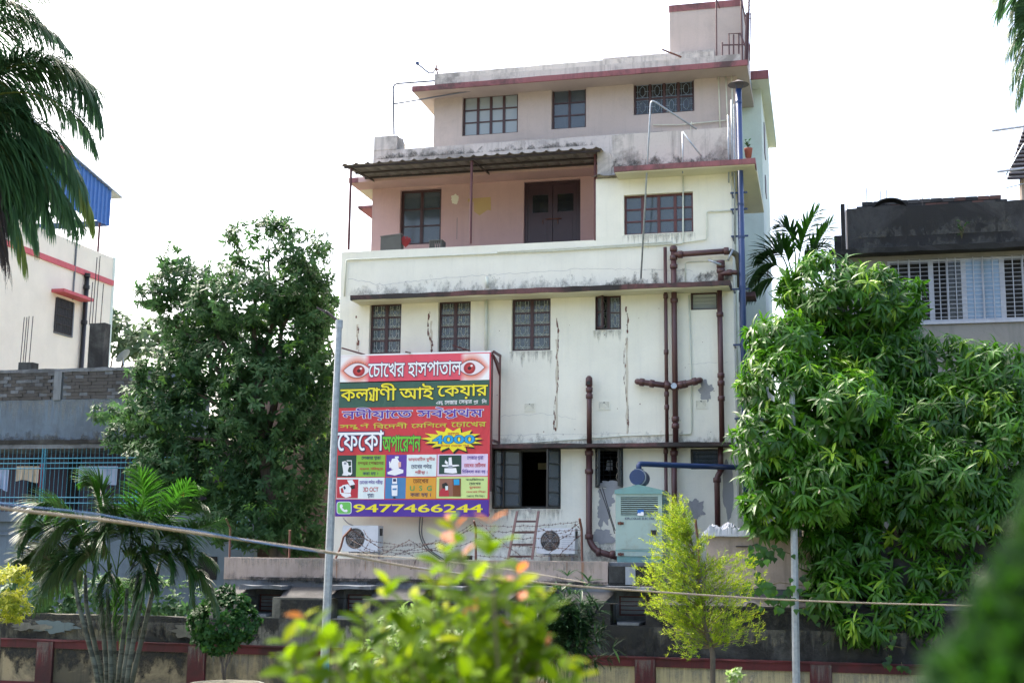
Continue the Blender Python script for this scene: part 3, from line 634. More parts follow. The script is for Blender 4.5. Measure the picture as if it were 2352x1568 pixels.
# rusted cracks, runs, patches
rng = random.Random(5)
def streak(px, y0, y1, seed):
    r = random.Random(seed); m = MB(); y = y0; x = 0
    while y < y1:
        L = r.uniform(3, 16); w = r.uniform(.3, 1.9)*(1.5 if y < y0+60 or y > y1-50 else .7); x = max(-5, min(5, x+r.uniform(-3, 3)))
        if r.random() < .72:
            n = 9; pts = []
            for k in range(n):
                g = 2*math.pi*k/n; pts.append(P(px+x+w*math.cos(g)*r.uniform(.5, 1.3), y+L/2+L*.55*math.sin(g)*r.uniform(.7, 1.2), -.0045))
            m.poly(pts)
        y += L*r.uniform(.4, .9)
    m.build('rust_streak', M['ruststain'], B); m = MB()
    pts = [P(px+2+r.uniform(-1, 1)*1.5+(2.2 if k < 12 else -2.2), y0+(y1-y0)*(.25+.75*((k % 12)/11 if k < 12 else 1-(k % 12)/11)), -.0025) for k in range(24)]
    for k in range(11): m.poly([pts[k], pts[k+1], pts[22-k], pts[23-k]])
    m.build('rust_run', M['orstain'], B)
for i, (px, a, b) in enumerate(((819, 725, 803), (988, 715, 803), (1277, 710, 985), (1438, 703, 996))): streak(px, a, b, i+3)
_pk = [0]
def pblob(mat, px, py, rx, ry, y=-.005, seed=1, rough=.45, name='peeled_patch', n=48):
    _pk[0] += 1; y -= .0006*(_pk[0] % 9); c = P(px, py, y); return blob(name, M[mat], B, c.x, c.z, rx/116, ry/116, y, seed, n*2, rough*.8)
pblob('peel', 1621, 898, 14, 22, seed=2, rough=.7); pblob('peel', 1390, 1150, 20, 24, seed=5, rough=.7); pblob('peel', 1384, 1185, 12, 28, seed=9, rough=.8); pblob('peel', 1593, 1168, 22, 20, seed=12, rough=.65)
pblob('peel', 1573, 1215, 10, 22, seed=14, rough=.7); pblob('peel', 1385, 1232, 26, 16, seed=17, rough=.5); pblob('peel', 1672, 1120, 12, 62, seed=21, rough=.3)
pblob('peel', 1400, 1110 + 15, 28, 8, seed=23, rough=.6); pblob('peel', 1400, 1112, 26, 9, y=-.0045, seed=33, rough=.4); pblob('parapet', 1216, 1170, 6, 4, seed=3)
def crack(pts, y, r=.004, seed=0, name='crack'):
    rr = random.Random(seed); o = []
    for (a, b), (c, d) in zip(pts, pts[1:]):
        n = max(2, int(abs(c-a)+abs(d-b))//9)
        for k in range(n): t = k/n; o.append(P(a+(c-a)*t+rr.uniform(-1, 1), b+(d-b)*t+rr.uniform(-2.2, 2.2), y))
    m = MB(); m.tube(o, r, 3, False); m.build(name, M['peel'], B)
crack([(800, 640), (880, 655), (1000, 640), (1110, 632), (1230, 625), (1330, 618), (1480, 618), (1600, 622)], .001, .0045, 1); crack([(1150, 955), (1250, 950), (1330, 962)], .001, .003, 2); crack([(1580, 835), (1680, 832)], .001, .003, 5)
crack([(1355, 1255), (1380, 1240), (1420, 1232)], .001, .006, 4); crack([(1130, 1000), (1350, 996), (1480, 992)], .001, .003, 7)
for k in range(26):
    a, b = rng.uniform(1140, 1670), rng.uniform(690, 1010); pblob('ruststain', a, b, rng.uniform(.5, 1.6), rng.uniform(.5, 1.4), y=-.0035, seed=k, name='stain_spot', n=10)
# flue chimney on the right corner with brackets
F = thing('flue_chimney', (XR+.12, .1, 2), 'tall navy blue flue pipe with conical rain hat on the building corner', 'chimney')
yf = -.12; pts = [(P(1697, 200, yf).x, yf, P(1697, 200, yf).z), (P(1710, 1245, yf).x, yf, P(1710, 1245, yf).z)]
xt = (pts[0][0]+P(1703, 600, yf).x)/2
m = MB(); zb_, zt_ = P(1708, 1245, yf).z, P(1697, 205, yf).z; m.tube([(xt, yf, zb_), (xt, yf, zt_)], .062, 14); m.build('pipe', M['navy'], F, smooth=True)
m = MB()
for py in (235, 470, 545, 660, 790): z = P(1700, py, yf).z; m = MB(); m.tube([(xt, yf, z-.02), (xt, yf, z+.02)], .068, 14); m.build('joint_ring', M['navy'], F)
m = MB(); m.tube([(xt, yf, zt_+.09), (xt, yf, zt_+.17), (xt, yf, zt_+.20)], [.215, .06, .01], 20); m.build('rain_hat', M['darkiron'], F)
m = MB()
for k in range(3): g = k*2.1; m.bar((xt+.055*math.cos(g), yf+.055*math.sin(g), zt_-.02), (xt+.1*math.cos(g), yf+.1*math.sin(g), zt_+.1), .006)
m.build('hat_strut', M['navy'], F)
for py in (440, 478, 540, 662, 790, 960):
    z = P(1700, py, yf).z; m = MB(); m.box(XR-.02, xt+.13, yf+.07, yf+.09, z-.018, z+.018); m.box(XR-.0, XR+.03, yf+.09, .3, z-.018, z+.018); m.build('bracket', M['navy'], F)
# roof clutter
R = thing('roof_rail', (P(1690, 120, yk-.4).x, yk-.4, z1), 'rusty red railing frame beside the tank room on the roof', 'railing')
yy = yk-.5
for i, seg in enumerate([[(1659, 132), (1659, 98)], [(1659, 104), (1712, 103)], [(1675, 133), (1674, 78), (1700, 77), (1712, 108)], [(1685, 132), (1685, 80)], [(1697, 133), (1697, 78)]]):
    m = MB(); m.tube([P(a, b, yy) for a, b in seg], .018, 6); m.build('rail_bar', M['pipe'], R)
R = thing('roof_pipe', (P(1645, 120, yk-.3).x, yk-.3, z1), 'thin red vertical pipe standing in front of the tank room', 'pipe')
m = MB(); m.tube([P(1646, 135, yk-.3), P(1645, 2, yk-.3), P(1645, -30, yk-.3)], .018, 6); m.build('pipe', M['pipe'], R)
m = MB(); m.tube([P(1645, -5, yk-.3), P(1653, 20, yk-.2)], .012, 6); m.build('stay', M['pipe'], R)
R = thing('roof_ladder_mast', (P(1714, 130, yk-.2).x, yk-.2, z1), 'bundle of rusty vertical rods with hooked cable clips above the roof corner', 'mast')
for (a, b, c, d, r_) in ((1706, 150, 1702, -20, .022), (1712, 150, 1716, 30, .03), (1717, 150, 1721, -20, .022), (1722, 140, 1724, 30, .012)):
    m = MB(); m.tube([P(a, b, yk-.2), P(c, d, yk-.2)], r_, 6); m.build('rod', M['pipe'], R)
m = MB()
for k in range(5):
    py = 3+k*10; m.tube([P(1716, py+4, yk-.2), P(1722, py, yk-.2), P(1728, py, yk-.2), P(1730, py+6, yk-.2)], .008, 5)
m.tube([P(1700, 0, yk-.2), P(1714, 42, yk-.2)], .012, 5); m.build('hook', M['darkiron'], R)
R = thing('roof_bracket', (P(1560, 130, yr2).x, yr2-.2, z1), 'short slanted rusty iron strut poking off the roof edge', 'bracket')
m = MB(); m.tube([P(1521, 114, yr2-.5), P(1564, 131, yr2)], .02, 6); m.build('strut', M['iron'], R)
R = thing('antenna_arm', (P(985, 165, Yt).x, Yt, z1), 'small bent antenna arm on the left end of the top roof', 'antenna')
m = MB(); m.tube([P(959, 147, Yt), P(985, 168, Yt), P(995, 167, Yt), P(1003, 155, Yt)], .02, 6); m.build('arm', M['dksteel'], R)
pbox('feed_head', M['navy'], R, P(956, 145, Yt).x, P(962, 145, Yt).x, Yt-.04, Yt+.04, P(958, 149, Yt).z, P(958, 143, Yt).z)
m = MB(); m.tube([P(1006, 172, Yt), P(1001, 155, Yt), P(1004, 150, Yt)], .018, 6); m.tube([P(998, 158, Yt), P(1008, 160, Yt)], .022, 6); m.build('mount', M['iron'], R)
# things on the terrace
q = RX(877, 924, 541, 572, .1); T = thing('storage_box', ((q[0]+q[1])/2, .3, zP), 'dark grey board box on the left end of the balcony parapet', 'box')
m = MB(); m.hexa([(q[0], .02, zP), (q[1], .02, zP), (q[1], .2, zP), (q[0], .2, zP), (q[0]+.0, .02, q[3]-.04), (q[1]-.01, .02, q[3]), (q[1]-.01, .2, q[3]), (q[0], .2, q[3]-.04)]); m.build('box_body', M['box'], T)
m = MB(); m.hexa([(q[0]-.01, .01, q[3]-.04), (q[1]+.0, .01, q[3]), (q[1], .21, q[3]), (q[0]-.01, .21, q[3]-.04), (q[0]-.01, .01, q[3]-.02), (q[1], .01, q[3]+.02), (q[1], .21, q[3]+.02), (q[0]-.01, .21, q[3]-.02)]); m.build('lid', M['corr'], T)
c = P(932, 555, .12); m = MB()
for k in range(60):
    r = random.Random(k); a = Vector((r.gauss(0, 1), r.gauss(0, .5), abs(r.gauss(0, 1)))).normalized()*.12; m.tube([c-Vector((0, 0, .12)), c+a], .008, 3)
tag(m.build('red_brush', M['redobj']), 'bright red bushy brush head beside the dark box on the parapet', 'brush')
q = RX(988, 1018, 555, 569, .1); T = thing('plastic_crate', ((q[0]+q[1])/2, .2, zP), 'small slatted grey crate lying tilted on the balcony parapet', 'crate')
for k in range(6): a = q[0]+(q[1]-q[0])*k/6; pbox('crate_slat', M['box'], T, a, a+.03, .03, .05, zP+.005, q[3]+.02*k/6)
m = MB(); m.box(q[0], q[1], .02, .28, q[3], q[3]+.02); m.box(q[0], q[0]+.02, .05, .28, zP, q[3]); m.box(q[1]-.02, q[1], .05, .28, zP, q[3]); m.build('crate_rim', M['box'], T)

# rain grime and mould on the clinic
grimepx('up', B, 1380, 1684, 590, 652, -.002); grimepx('upsoft', B, 800, 1380, 610, 668, -.002)
grimepx('upsoft', B, 1135, 1684, 975, 1019, -.002); grimepx('upsoft', B, 1135, 1684, 1130, 1290, -.002); grimepx('up', B, 1390, 1684, 330, 376, -.002)
grimepx('up', B, 860, 1370, 322, 350, Yq-.002)
for (a, b, c, d) in w2[:3]: grime('down', B, a-.05, b+.05, c-.5, c-.01, -.002)
for (a, b, c, d) in (w1[0], w2[3], w3[0]): grime('down', B, a-.05, b+.05, c-.4, c-.01, -.0035)

# ------------------------------------------------------------------ billboard
YS = -.62
def S(x, y, yy=YS): return P((800+x*.29340)*.91875, (850+y*.29340)*.91875, yy)
def SR(xl, xr, yt, yb): a = S(xl, (yt+yb)/2); b = S(xr, (yt+yb)/2); return a.x, b.x, S((xl+xr)/2, yb).z, S((xl+xr)/2, yt).z
BB = thing('billboard', (S(800, 800).x, YS, S(800, 1500).z), 'big red and purple eye hospital banner board with Bengali lettering on the facade', 'billboard')
bx0, bx1, bz0, bz1 = S(150, 800).x, S(1448, 800).x, S(780, 1503).z, S(800, 122).z
C_ = {k: flatprint('print '+k, v) for k, v in dict(red=(206, 52, 62), pink=(226, 78, 98), green=(52, 92, 78), dgreen=(30, 66, 56), lime=(138, 188, 62), purple=(92, 56, 160), dpurple=(78, 42, 150), white=(240, 240, 242), pale=(226, 238, 236), lilac=(226, 206, 230),
    blue=(66, 128, 180), orange=(226, 160, 40), lgreen=(206, 226, 142), yellow=(240, 225, 40), navy=(34, 44, 92), cyan=(30, 160, 214), crimson=(190, 40, 56), emerald=(10, 160, 90), brown=(120, 66, 30), wa=(112, 196, 92), black=(24, 24, 28), skin=(236, 186, 168), iris=(186, 34, 40), olive=(196, 200, 60), grey=(150, 156, 170), tan=(150, 100, 80), leafg=(110, 200, 50)).items()}
pbox('banner', C_['red'], BB, bx0, bx1, YS, YS+.02, bz0, bz1)
_lay = [1]
def srect(col, xl, xr, yt, yb, name='print_panel', lay=1):
    a, b, c, d = SR(xl, xr, yt, yb); a = max(a, bx0+.004); b = min(b, bx1-.004); y = YS-.003*lay
    return pbox(name, C_[col], BB, a, b, y, y+.003, max(c, bz0+.004), min(d, bz1-.004))
def spoly(col, pts, lay, name='print_shape'):
    y = YS-.003*lay; m = MB(); q = [S(a, b) for a, b in pts]; loops = [[Vector((p.x, p.z, 0)) for p in q]]
    m.v = [(p.x, y, p.z) for p in q]; m.f = [tuple(t) for t in tessellate_polygon(loops)]; return m.build(name, C_[col], BB)
def sell(col, cx, cy, rx, ry, lay, n=28, name='print_shape', pinch=0):
    pts = []
    for k in range(n):
        g = 2*math.pi*k/n; s_ = math.sin(g); pts.append((cx+rx*math.cos(g), cy+ry*s_*(abs(s_)**pinch)))
    return spoly(col, pts, lay, name)
# text: glyph outlines of the built-in font, filled contour by contour
def contours(txt, bold):
    c = bpy.data.curves.new('t', 'FONT'); c.body = txt; c.resolution_u = 3; o = bpy.data.objects.new('t', c); COL.objects.link(o)
    bpy.context.view_layer.update(); cv = o.to_curve(bpy.context.evaluated_depsgraph_get()); out = []
    for s in cv.splines:
        b = s.bezier_points; n = len(b); p = []
        for i in range(n):
            a, d = b[i], b[(i+1) % n]; st = (d.co-a.co).length; 
            straight = (a.handle_right-(a.co*2+d.co)/3).length < 1e-4
            k = 1 if straight or st < .02 else 4
            for j in range(k):
                t = j/k; p.append((a.co*(1-t)**3+a.handle_right*3*t*(1-t)**2+d.handle_left*3*t*t*(1-t)+d.co*t**3).xy)
        if len(p) > 2:
            q = [p[0]]
            for v in p[1:]:
                if (v-q[-1]).length > .004: q.append(v)
            if (q[0]-q[-1]).length < .004: q.pop()
            if len(q) > 2: out.append(q)
    o.to_curve_clear(); bpy.data.objects.remove(o); bpy.data.curves.remove(c)
    if out and area(max(out, key=lambda q: abs(area(q)))) < 0: out = [q[::-1] for q in out]
    return out
def area(p): return sum(p[i].x*p[(i+1) % len(p)].y-p[(i+1) % len(p)].x*p[i].y for i in range(len(p)))/2
def inside(q, p):
    r = False
    for i in range(len(p)):
        a, b = p[i], p[i-1]
        if (a.y > q.y) != (b.y > q.y) and q.x < (b.x-a.x)*(q.y-a.y)/(b.y-a.y)+a.x: r = not r
    return r
def grow(p, d, outer):                       # move every vertex away from the filled side
    n = len(p); o = []
    sg = 1 if (area(p) > 0) == outer else -1; sg = 1 if area(p) > 0 else -1
    if not outer: sg = -sg
    for i in range(n):
        a = (p[i]-p[i-1]); b = (p[(i+1) % n]-p[i]); a = a.normalized() if a.length else a; b = b.normalized() if b.length else b
        na = Vector((a.y, -a.x)); nb = Vector((b.y, -b.x)); m = na+nb
        if m.length < .3: m = na
        m.normalize(); k = min(1.8, 1/max(.3, m.dot(na))); o.append(p[i]+m*d*k*sg)
    return o
def shear(cs, s, dx, dy): return [[Vector((v.x*s+dx, v.y*s+dy)) for v in c] for c in cs]
def stroke(pts, w):
    o = []
    for a, b in zip(pts, pts[1:]):
        a, b = Vector(a), Vector(b); d = (b-a).normalized(); n = Vector((-d.y, d.x))*w; e = d*w*.5; p = [a-n-e, b-n+e, b+n+e, a+n-e]; o.append(p if area(p) > 0 else p[::-1])
    return o
def layout(s):            # marks: ^ reph over next letter, _ ra-phala and ~ ya-phala after the previous one, {ab} conjunct
    X = 0; out = []; W = .045; i = 0; run = ''; pend = False
    def flush():
        nonlocal X, run
        if run.strip():
            lead = len(run)-len(run.lstrip()); X += .25*lead; c = contours(run.strip(), 0); out.extend(shear(c, 1, X, 0)); X += max(v.x for q in c for v in q)-.01
            X += .25*(len(run)-len(run.rstrip()))
        elif run: X += .25*len(run)
        run = ''
    while i < len(s):
        ch = s[i]
        if ch == '^': flush(); x = X; run = s[i+1]; i += 1; flush(); out.extend(stroke([(X-.32, .86), (X-.06, .74)], .035)); x = X
        elif ch == '_': flush(); out.extend(stroke([(X-.52, .02), (X-.42, -.1), (X-.25, -.06), (X-.08, .06)], .035))
        elif ch == '~': flush(); out.extend(stroke([(X-.03, .65), (X+.30, .65)], .035)+stroke([(X+.25, .65), (X+.25, -.02)], .035)+stroke([(X+.03, .44), (X+.13, .26), (X+.07, .06), (X+.22, .02)], .035)); X += .29
        elif ch == '{':
            flush(); a, b = s[i+1], s[i+2]; i += 3; ca = contours(a, 0); cb = contours(b, 0); wa = max(v.x for q in ca for v in q)
            out.extend(shear(ca, .82, X, .62*.18)); out.extend([[Vector((v.x*.52+X+wa*.36, v.y*.52-.17)) for v in q] for q in cb]); X += max(wa*.82, wa*.36+max(v.x for q in cb for v in q)*.52)-.01
        else: run += ch
        i += 1
    flush(); return out
def tmesh(cs, fit, y, mat, name, parent, bold):          # non-zero winding fill of the outlines, triangulated exactly
    x0, sx, z0, sz = fit; L = [grow(c, bold, area(c) > 0) for c in cs]; V = [v for l in L for v in l]; Ed = []; b = 0
    for l in L: n = len(l); Ed += [(b+i, b+(i+1) % n) for i in range(n)]; b += n
    vs, _, fs, *_r = delaunay_2d_cdt(V, Ed, [], 0, 1e-5)
    A = np.array([V[e[0]][:] for e in Ed]); Bq = np.array([V[e[1]][:] for e in Ed]); c = np.array([[sum(vs[k][a] for k in f)/3 for a in (0, 1)] for f in fs])
    up = (A[None, :, 1] <= c[:, None, 1]) & (Bq[None, :, 1] > c[:, None, 1]); dn = (A[None, :, 1] > c[:, None, 1]) & (Bq[None, :, 1] <= c[:, None, 1])
    cr = (Bq[None, :, 0]-A[None, :, 0])*(c[:, None, 1]-A[None, :, 1])-(c[:, None, 0]-A[None, :, 0])*(Bq[None, :, 1]-A[None, :, 1])
    w = (up & (cr > 0)).sum(1)-(dn & (cr < 0)).sum(1); m = MB(); m.v = [(x0+v.x*sx, y, z0+v.y*sz) for v in vs]; m.f = [tuple(f) for f, q in zip(fs, w) if q > 0]
    return m.build(name, mat, parent)
SGN = 1
def text(s, rect, mat, outline=None, bold=.012, ow=.05, y=None, lay=4, name='lettering', parent=None):
    ow *= .62; bold *= .5; cs = layout(s); xs = [v.x for c in cs for v in c]; zs = [v.y for c in cs for v in c]
    a, b, c, d = rect; sx = (b-a)/(max(xs)-min(xs)); sz = (d-c)/(max(zs)-min(zs)); fit = (a-min(xs)*sx, sx, c-min(zs)*sz, sz)
    y = (YS if y is None else y)-.003*lay; parent = parent or BB
    if outline: tmesh(cs, fit, y, outline, name+'_outline', parent, bold+ow); y -= .003
    tmesh(cs, fit, y, mat, name, parent, bold)
def st(s, xl, xr, yt, yb, col, oc=None, bold=.02, ow=.05, lay=4): text(s, SR(xl, xr, yt, yb), C_[col], C_[oc] if oc else None, bold, ow, lay=lay)
srect('pink', 172, 1452, 118, 352); srect('green', 160, 1444, 344, 566)
def eyemat(u0, v0, s_):
    t = NT('printed eye photo'); tc = t.N('ShaderNodeTexCoord'); sp = t.N('ShaderNodeSeparateXYZ'); t.L(tc.outputs['Object'], sp.inputs[0])
    def mth(op, a, b=None):
        m = t.N('ShaderNodeMath', operation=op)
        for v, i in ((a, 0), (b, 1)):
            if v is None: continue
            if hasattr(v, 'is_output'): t.L(v, m.inputs[i])
            else: m.inputs[i].default_value = v
        return m.outputs[0]
    X, Z = sp.outputs[0], sp.outputs[2]; dx = mth('SUBTRACT', X, u0); dz = mth('SUBTRACT', Z, v0)
    r = mth('SQRT', mth('ADD', mth('MULTIPLY', dx, dx), mth('MULTIPLY', dz, mth('MULTIPLY', dz, .85))))
    ax = mth('DIVIDE', mth('ADD', dx, .06*s_), .46); a = mth('SUBTRACT', mth('SUBTRACT', 1, mth('MULTIPLY', ax, ax)), mth('DIVIDE', mth('ABSOLUTE', mth('ADD', dz, -.02)), .29))
    c = t.mix(t.ramp(a, -1.15, -.1), lin((244, 240, 240)), lin((226, 128, 104))); c = t.mix(t.ramp(mth('MULTIPLY', X, s_), .32, .5), c, lin((226, 78, 98)))
    c = t.mix(t.ramp(a, -.12, .0), c, lin((120, 50, 45))); c = t.mix(t.ramp(a, .0, .1), c, lin((236, 224, 228)))
    ins = t.ramp(a, -.02, .03); c = t.mix(t.mul(t.ramp(r, .215, .19), ins), c, lin((150, 30, 38))); c = t.mix(t.mul(t.ramp(r, .18, .06), ins), c, lin((205, 66, 66))); c = t.mix(t.ramp(r, .075, .055), c, lin((70, 14, 22)))
    dx2 = mth('SUBTRACT', dx, .07); dz2 = mth('SUBTRACT', dz, .09); r2 = mth('SQRT', mth('ADD', mth('MULTIPLY', dx2, dx2), mth('MULTIPLY', dz2, dz2))); c = t.mix(t.ramp(r2, .05, .03), c, (.9, .8, .8))
    t.L(c, t.b.inputs['Base Color']); t.b.inputs['Roughness'].default_value = .42; return t.m
def eye(cx, cy, x0, x1, y0, y1, s_):
    C_['eye%d' % s_] = eyemat((cx-x0)/(x1-x0)-.5, .5-(cy-y0)/(y1-y0), s_); srect('eye%d' % s_, x0, x1, y0, y1, 'eye_print', 2)
    for k in range(11):
        a = (-1.15+k*.2); x, y = cx-12*s_+112*math.sin(a), cy-10-52*math.cos(a*.95); spoly('brown', [(x-1.5, y), (x+16*math.sin(a)*1.3, y-20-6*math.cos(a*3)), (x+1.5, y)], 3)
eye(332, 258, 168, 422, 126, 356, 1); eye(1275, 238, 1195, 1444, 116, 340, -1)
st('েচােখর', 415, 722, 190, 312, 'white', 'navy'); st('হাসপাতাল', 752, 1205, 180, 310, 'white', 'navy')
st('কল~াণী', 178, 650, 372, 520, 'yellow', 'black', .025); st('আই', 680, 968, 372, 508, 'yellow', 'black', .025); st('েকয়ার', 1003, 1430, 378, 500, 'yellow', 'black', .025)
st('এ{নড', 992, 1050, 520, 552, 'white', None, .02); st('েলজার', 1064, 1170, 512, 548, 'white'); st('েস{নট}ার', 1186, 1296, 508, 546, 'white'); st('প_া:  িল:', 1310, 1428, 502, 545, 'white')
st('নদীয়ােত', 195, 785, 575, 682, 'purple', 'white', .03, .05); st('স^বপ_থম', 832, 1390, 568, 668, 'purple', 'white', .03, .05)
st('স{মপ}ূ^ণ', 168, 418, 708, 760, 'olive'); st('িবেদশী', 455, 745, 702, 752, 'olive'); st('েমিশেন', 780, 1082, 696, 745, 'olive'); st('েচােখর', 1120, 1416, 694, 738, 'olive')
st('েফেকা', 148, 542, 772, 940, 'white', 'navy', .02, .06); st('অপােরশন', 535, 858, 812, 945, 'leafg', 'green', .03, .05)
def burst(cx, cy, rx, ry, lay, col, dx=0, dy=0):
    r = random.Random(4); pts = []; n = 15
    for k in range(2*n):
        g = 2*math.pi*k/(2*n)-.1; q = (1 if k % 2 == 0 else .68)*(r.uniform(.88, 1.05)); pts.append((cx+dx+rx*q*math.cos(g), cy+dy+ry*q*math.sin(g)))
    spoly(col, pts, lay)
burst(1138, 852, 275, 108, 2, 'black', 8, 10); burst(1135, 848, 275, 106, 3, 'yellow')
st('মাত_', 1090, 1186, 786, 812, 'crimson'); st('4000', 965, 1315, 812, 878, 'cyan', 'navy', .045, .05); st('টাকা েথেক শু{রু', 1030, 1276, 888, 912, 'crimson') if 0 else st('টাকা েথেক শুরু', 1030, 1276, 886, 914, 'crimson')
srect('dgreen', 150, 308, 980, 1163); srect('lime', 309, 555, 978, 1163); srect('purple', 565, 738, 976, 1160); srect('pale', 739, 993, 974, 1160); srect('lilac', 1000, 1430, 970, 1156); srect('dgreen', 1015, 1205, 980, 1140, lay=2)
srect('pale', 142, 548, 1170, 1352); srect('crimson', 145, 325, 1185, 1345, lay=2); srect('blue', 556, 730, 1170, 1350); srect('orange', 731, 987, 1168, 1350); srect('lgreen', 992, 1428, 1163, 1347); srect('tan', 1015, 1200, 1178, 1330, lay=2)
srect('dpurple', 132, 1440, 1358, 1510)
L_ = lambda *a: st(*a, lay=3, bold=.025)
L_('েলজার {দব}ারা', 355, 518, 988, 1022, 'navy'); L_('েল{নস}র েপছেনর', 323, 543, 1035, 1065, 'brown'); L_('ময়লা পির{ষক}ার', 340, 538, 1080, 1110, 'crimson'); L_('করা হয় ।', 365, 495, 1122, 1154, 'navy')
L_('ডায়ােবিটস রুগীর', 753, 980, 995, 1035, 'crimson'); L_('েচােখর প^দার', 778, 952, 1050, 1092, 'navy'); L_('পরী{কষ}া ।', 810, 915, 1105, 1145, 'crimson')
L_('েলজার {দব}ারা', 1255, 1392, 985, 1022, 'dpurple'); L_('েচােখর েরিটনার', 1230, 1412, 1042, 1080, 'crimson'); L_('িচিকৎসা করা হয় ।', 1213, 1426, 1098, 1138, 'dpurple')
L_('েচােখর প^দার পরী{কষ}া', 338, 535, 1188, 1230, 'dpurple'); L_('3D OCT', 370, 498, 1252, 1290, 'crimson'); L_('{দব}ারা।', 405, 460, 1305, 1345, 'navy')
L_('েচােখর', 795, 925, 1180, 1216, 'brown'); L_('U  S  G', 768, 952, 1240, 1282, 'emerald'); L_('করা হয় ।', 770, 945, 1300, 1338, 'navy')
L_('ক{মপ}িউটাের', 1243, 1398, 1176, 1198, 'dgreen'); L_('েচােখর', 1273, 1370, 1210, 1232, 'dgreen'); L_('{গল}ুেকামা', 1272, 1370, 1244, 1268, 'crimson'); L_('(েচােখর িশরা)', 1240, 1420, 1280, 1302, 'crimson'); L_('েরাগ িন^ণয়।', 1250, 1400, 1316, 1337, 'dgreen')
# pictures of the machines
def mach(pp, col='white', lay=3):
    for c_, pts in pp: spoly(c_, pts, lay, 'machine_print'); lay += .35
mach([('white', [(190, 1035), (215, 1028), (240, 1045), (248, 1080), (238, 1110), (250, 1140), (235, 1155), (188, 1150), (200, 1130), (196, 1090), (190, 1060)]), ('white', [(228, 1022), (272, 1022), (275, 1130), (268, 1130), (266, 1030), (228, 1030)]), ('white', [(240, 1072), (270, 1068), (270, 1076), (240, 1080)]), ('white', [(235, 1120), (278, 1132), (262, 1150), (228, 1146)]), ('grey', [(205, 1040), (228, 1038), (226, 1058), (205, 1058)])])
mach([('white', [(575, 1125), (655, 1085), (712, 1105), (710, 1130), (640, 1152), (578, 1140)]), ('white', [(615, 1010), (660, 1005), (680, 1040), (672, 1095), (612, 1100), (598, 1060)]), ('white', [(590, 1035), (600, 1030), (604, 1090), (592, 1085)]), ('pale', [(640, 990), (670, 988), (674, 1004), (642, 1008)]), ('skin', [(668, 1040), (692, 1036), (692, 1080), (670, 1084)])])
mach([('white', [(1040, 1062), (1180, 1060), (1190, 1070), (1120, 1080), (1042, 1076)]), ('white', [(1062, 1090), (1160, 1088), (1170, 1130), (1130, 1134), (1060, 1128)]), ('white', [(1098, 1000), (1122, 996), (1128, 1066), (1096, 1066)]), ('white', [(1070, 1020), (1092, 1040), (1088, 1062), (1064, 1044)]), ('grey', [(1095, 1066), (1130, 1066), (1130, 1090), (1095, 1090)])])
mach([('white', [(190, 1235), (240, 1225), (268, 1262), (262, 1300), (205, 1298)]), ('white', [(232, 1192), (278, 1188), (300, 1228), (256, 1240)]), ('white', [(180, 1298), (262, 1305), (268, 1330), (220, 1342), (186, 1322)]), ('white', [(166, 1250), (192, 1240), (194, 1256), (178, 1262), (184, 1310), (172, 1308)]), ('black', [(262, 1236), (298, 1232), (298, 1262), (268, 1268)]), ('navy', [(200, 1250), (212, 1240), (222, 1262), (208, 1272)])])
mach([('white', [(618, 1174), (656, 1174), (658, 1222), (616, 1222)]), ('white', [(610, 1235), (662, 1233), (660, 1325), (614, 1325)]), ('navy', [(624, 1180), (650, 1180), (650, 1204), (624, 1204)]), ('blue', [(618, 1262), (656, 1260), (652, 1275), (620, 1276)]), ('black', [(625, 1334), (645, 1334), (645, 1346), (625, 1346)])])
mach([('brown', [(1130, 1178), (1200, 1178), (1200, 1330), (1135, 1330)]), ('crimson', [(1015, 1290), (1050, 1255), (1095, 1270), (1100, 1330), (1015, 1330)]), ('black', [(1040, 1225), (1075, 1210), (1092, 1235), (1085, 1262), (1045, 1262)]), ('pale', [(1068, 1242), (1092, 1240), (1092, 1275), (1070, 1278)]), ('cyan', [(1140, 1185), (1188, 1183), (1190, 1232), (1142, 1234)])])
def rrect(cx0, cx1, cy0, cy1, r):
    o = []
    for (x, y, g0) in ((cx1-r, cy0+r, -90), (cx1-r, cy1-r, 0), (cx0+r, cy1-r, 90), (cx0+r, cy0+r, 180)):
        for k in range(6): g = math.radians(g0+18*k); o.append((x+r*math.cos(g), y+r*math.sin(g)))
    return o
spoly('white', rrect(143, 270, 1374, 1480, 22), 2); spoly('wa', rrect(149, 264, 1379, 1475, 19), 3)
spoly('white', [(172, 1400), (188, 1394), (198, 1412), (190, 1424), (212, 1446), (226, 1440), (240, 1452), (230, 1464), (206, 1462), (184, 1444), (170, 1420)], 4)
text('9477466244', SR(290, 1382, 1398, 1463), C_['yellow'], None, .04, lay=3)
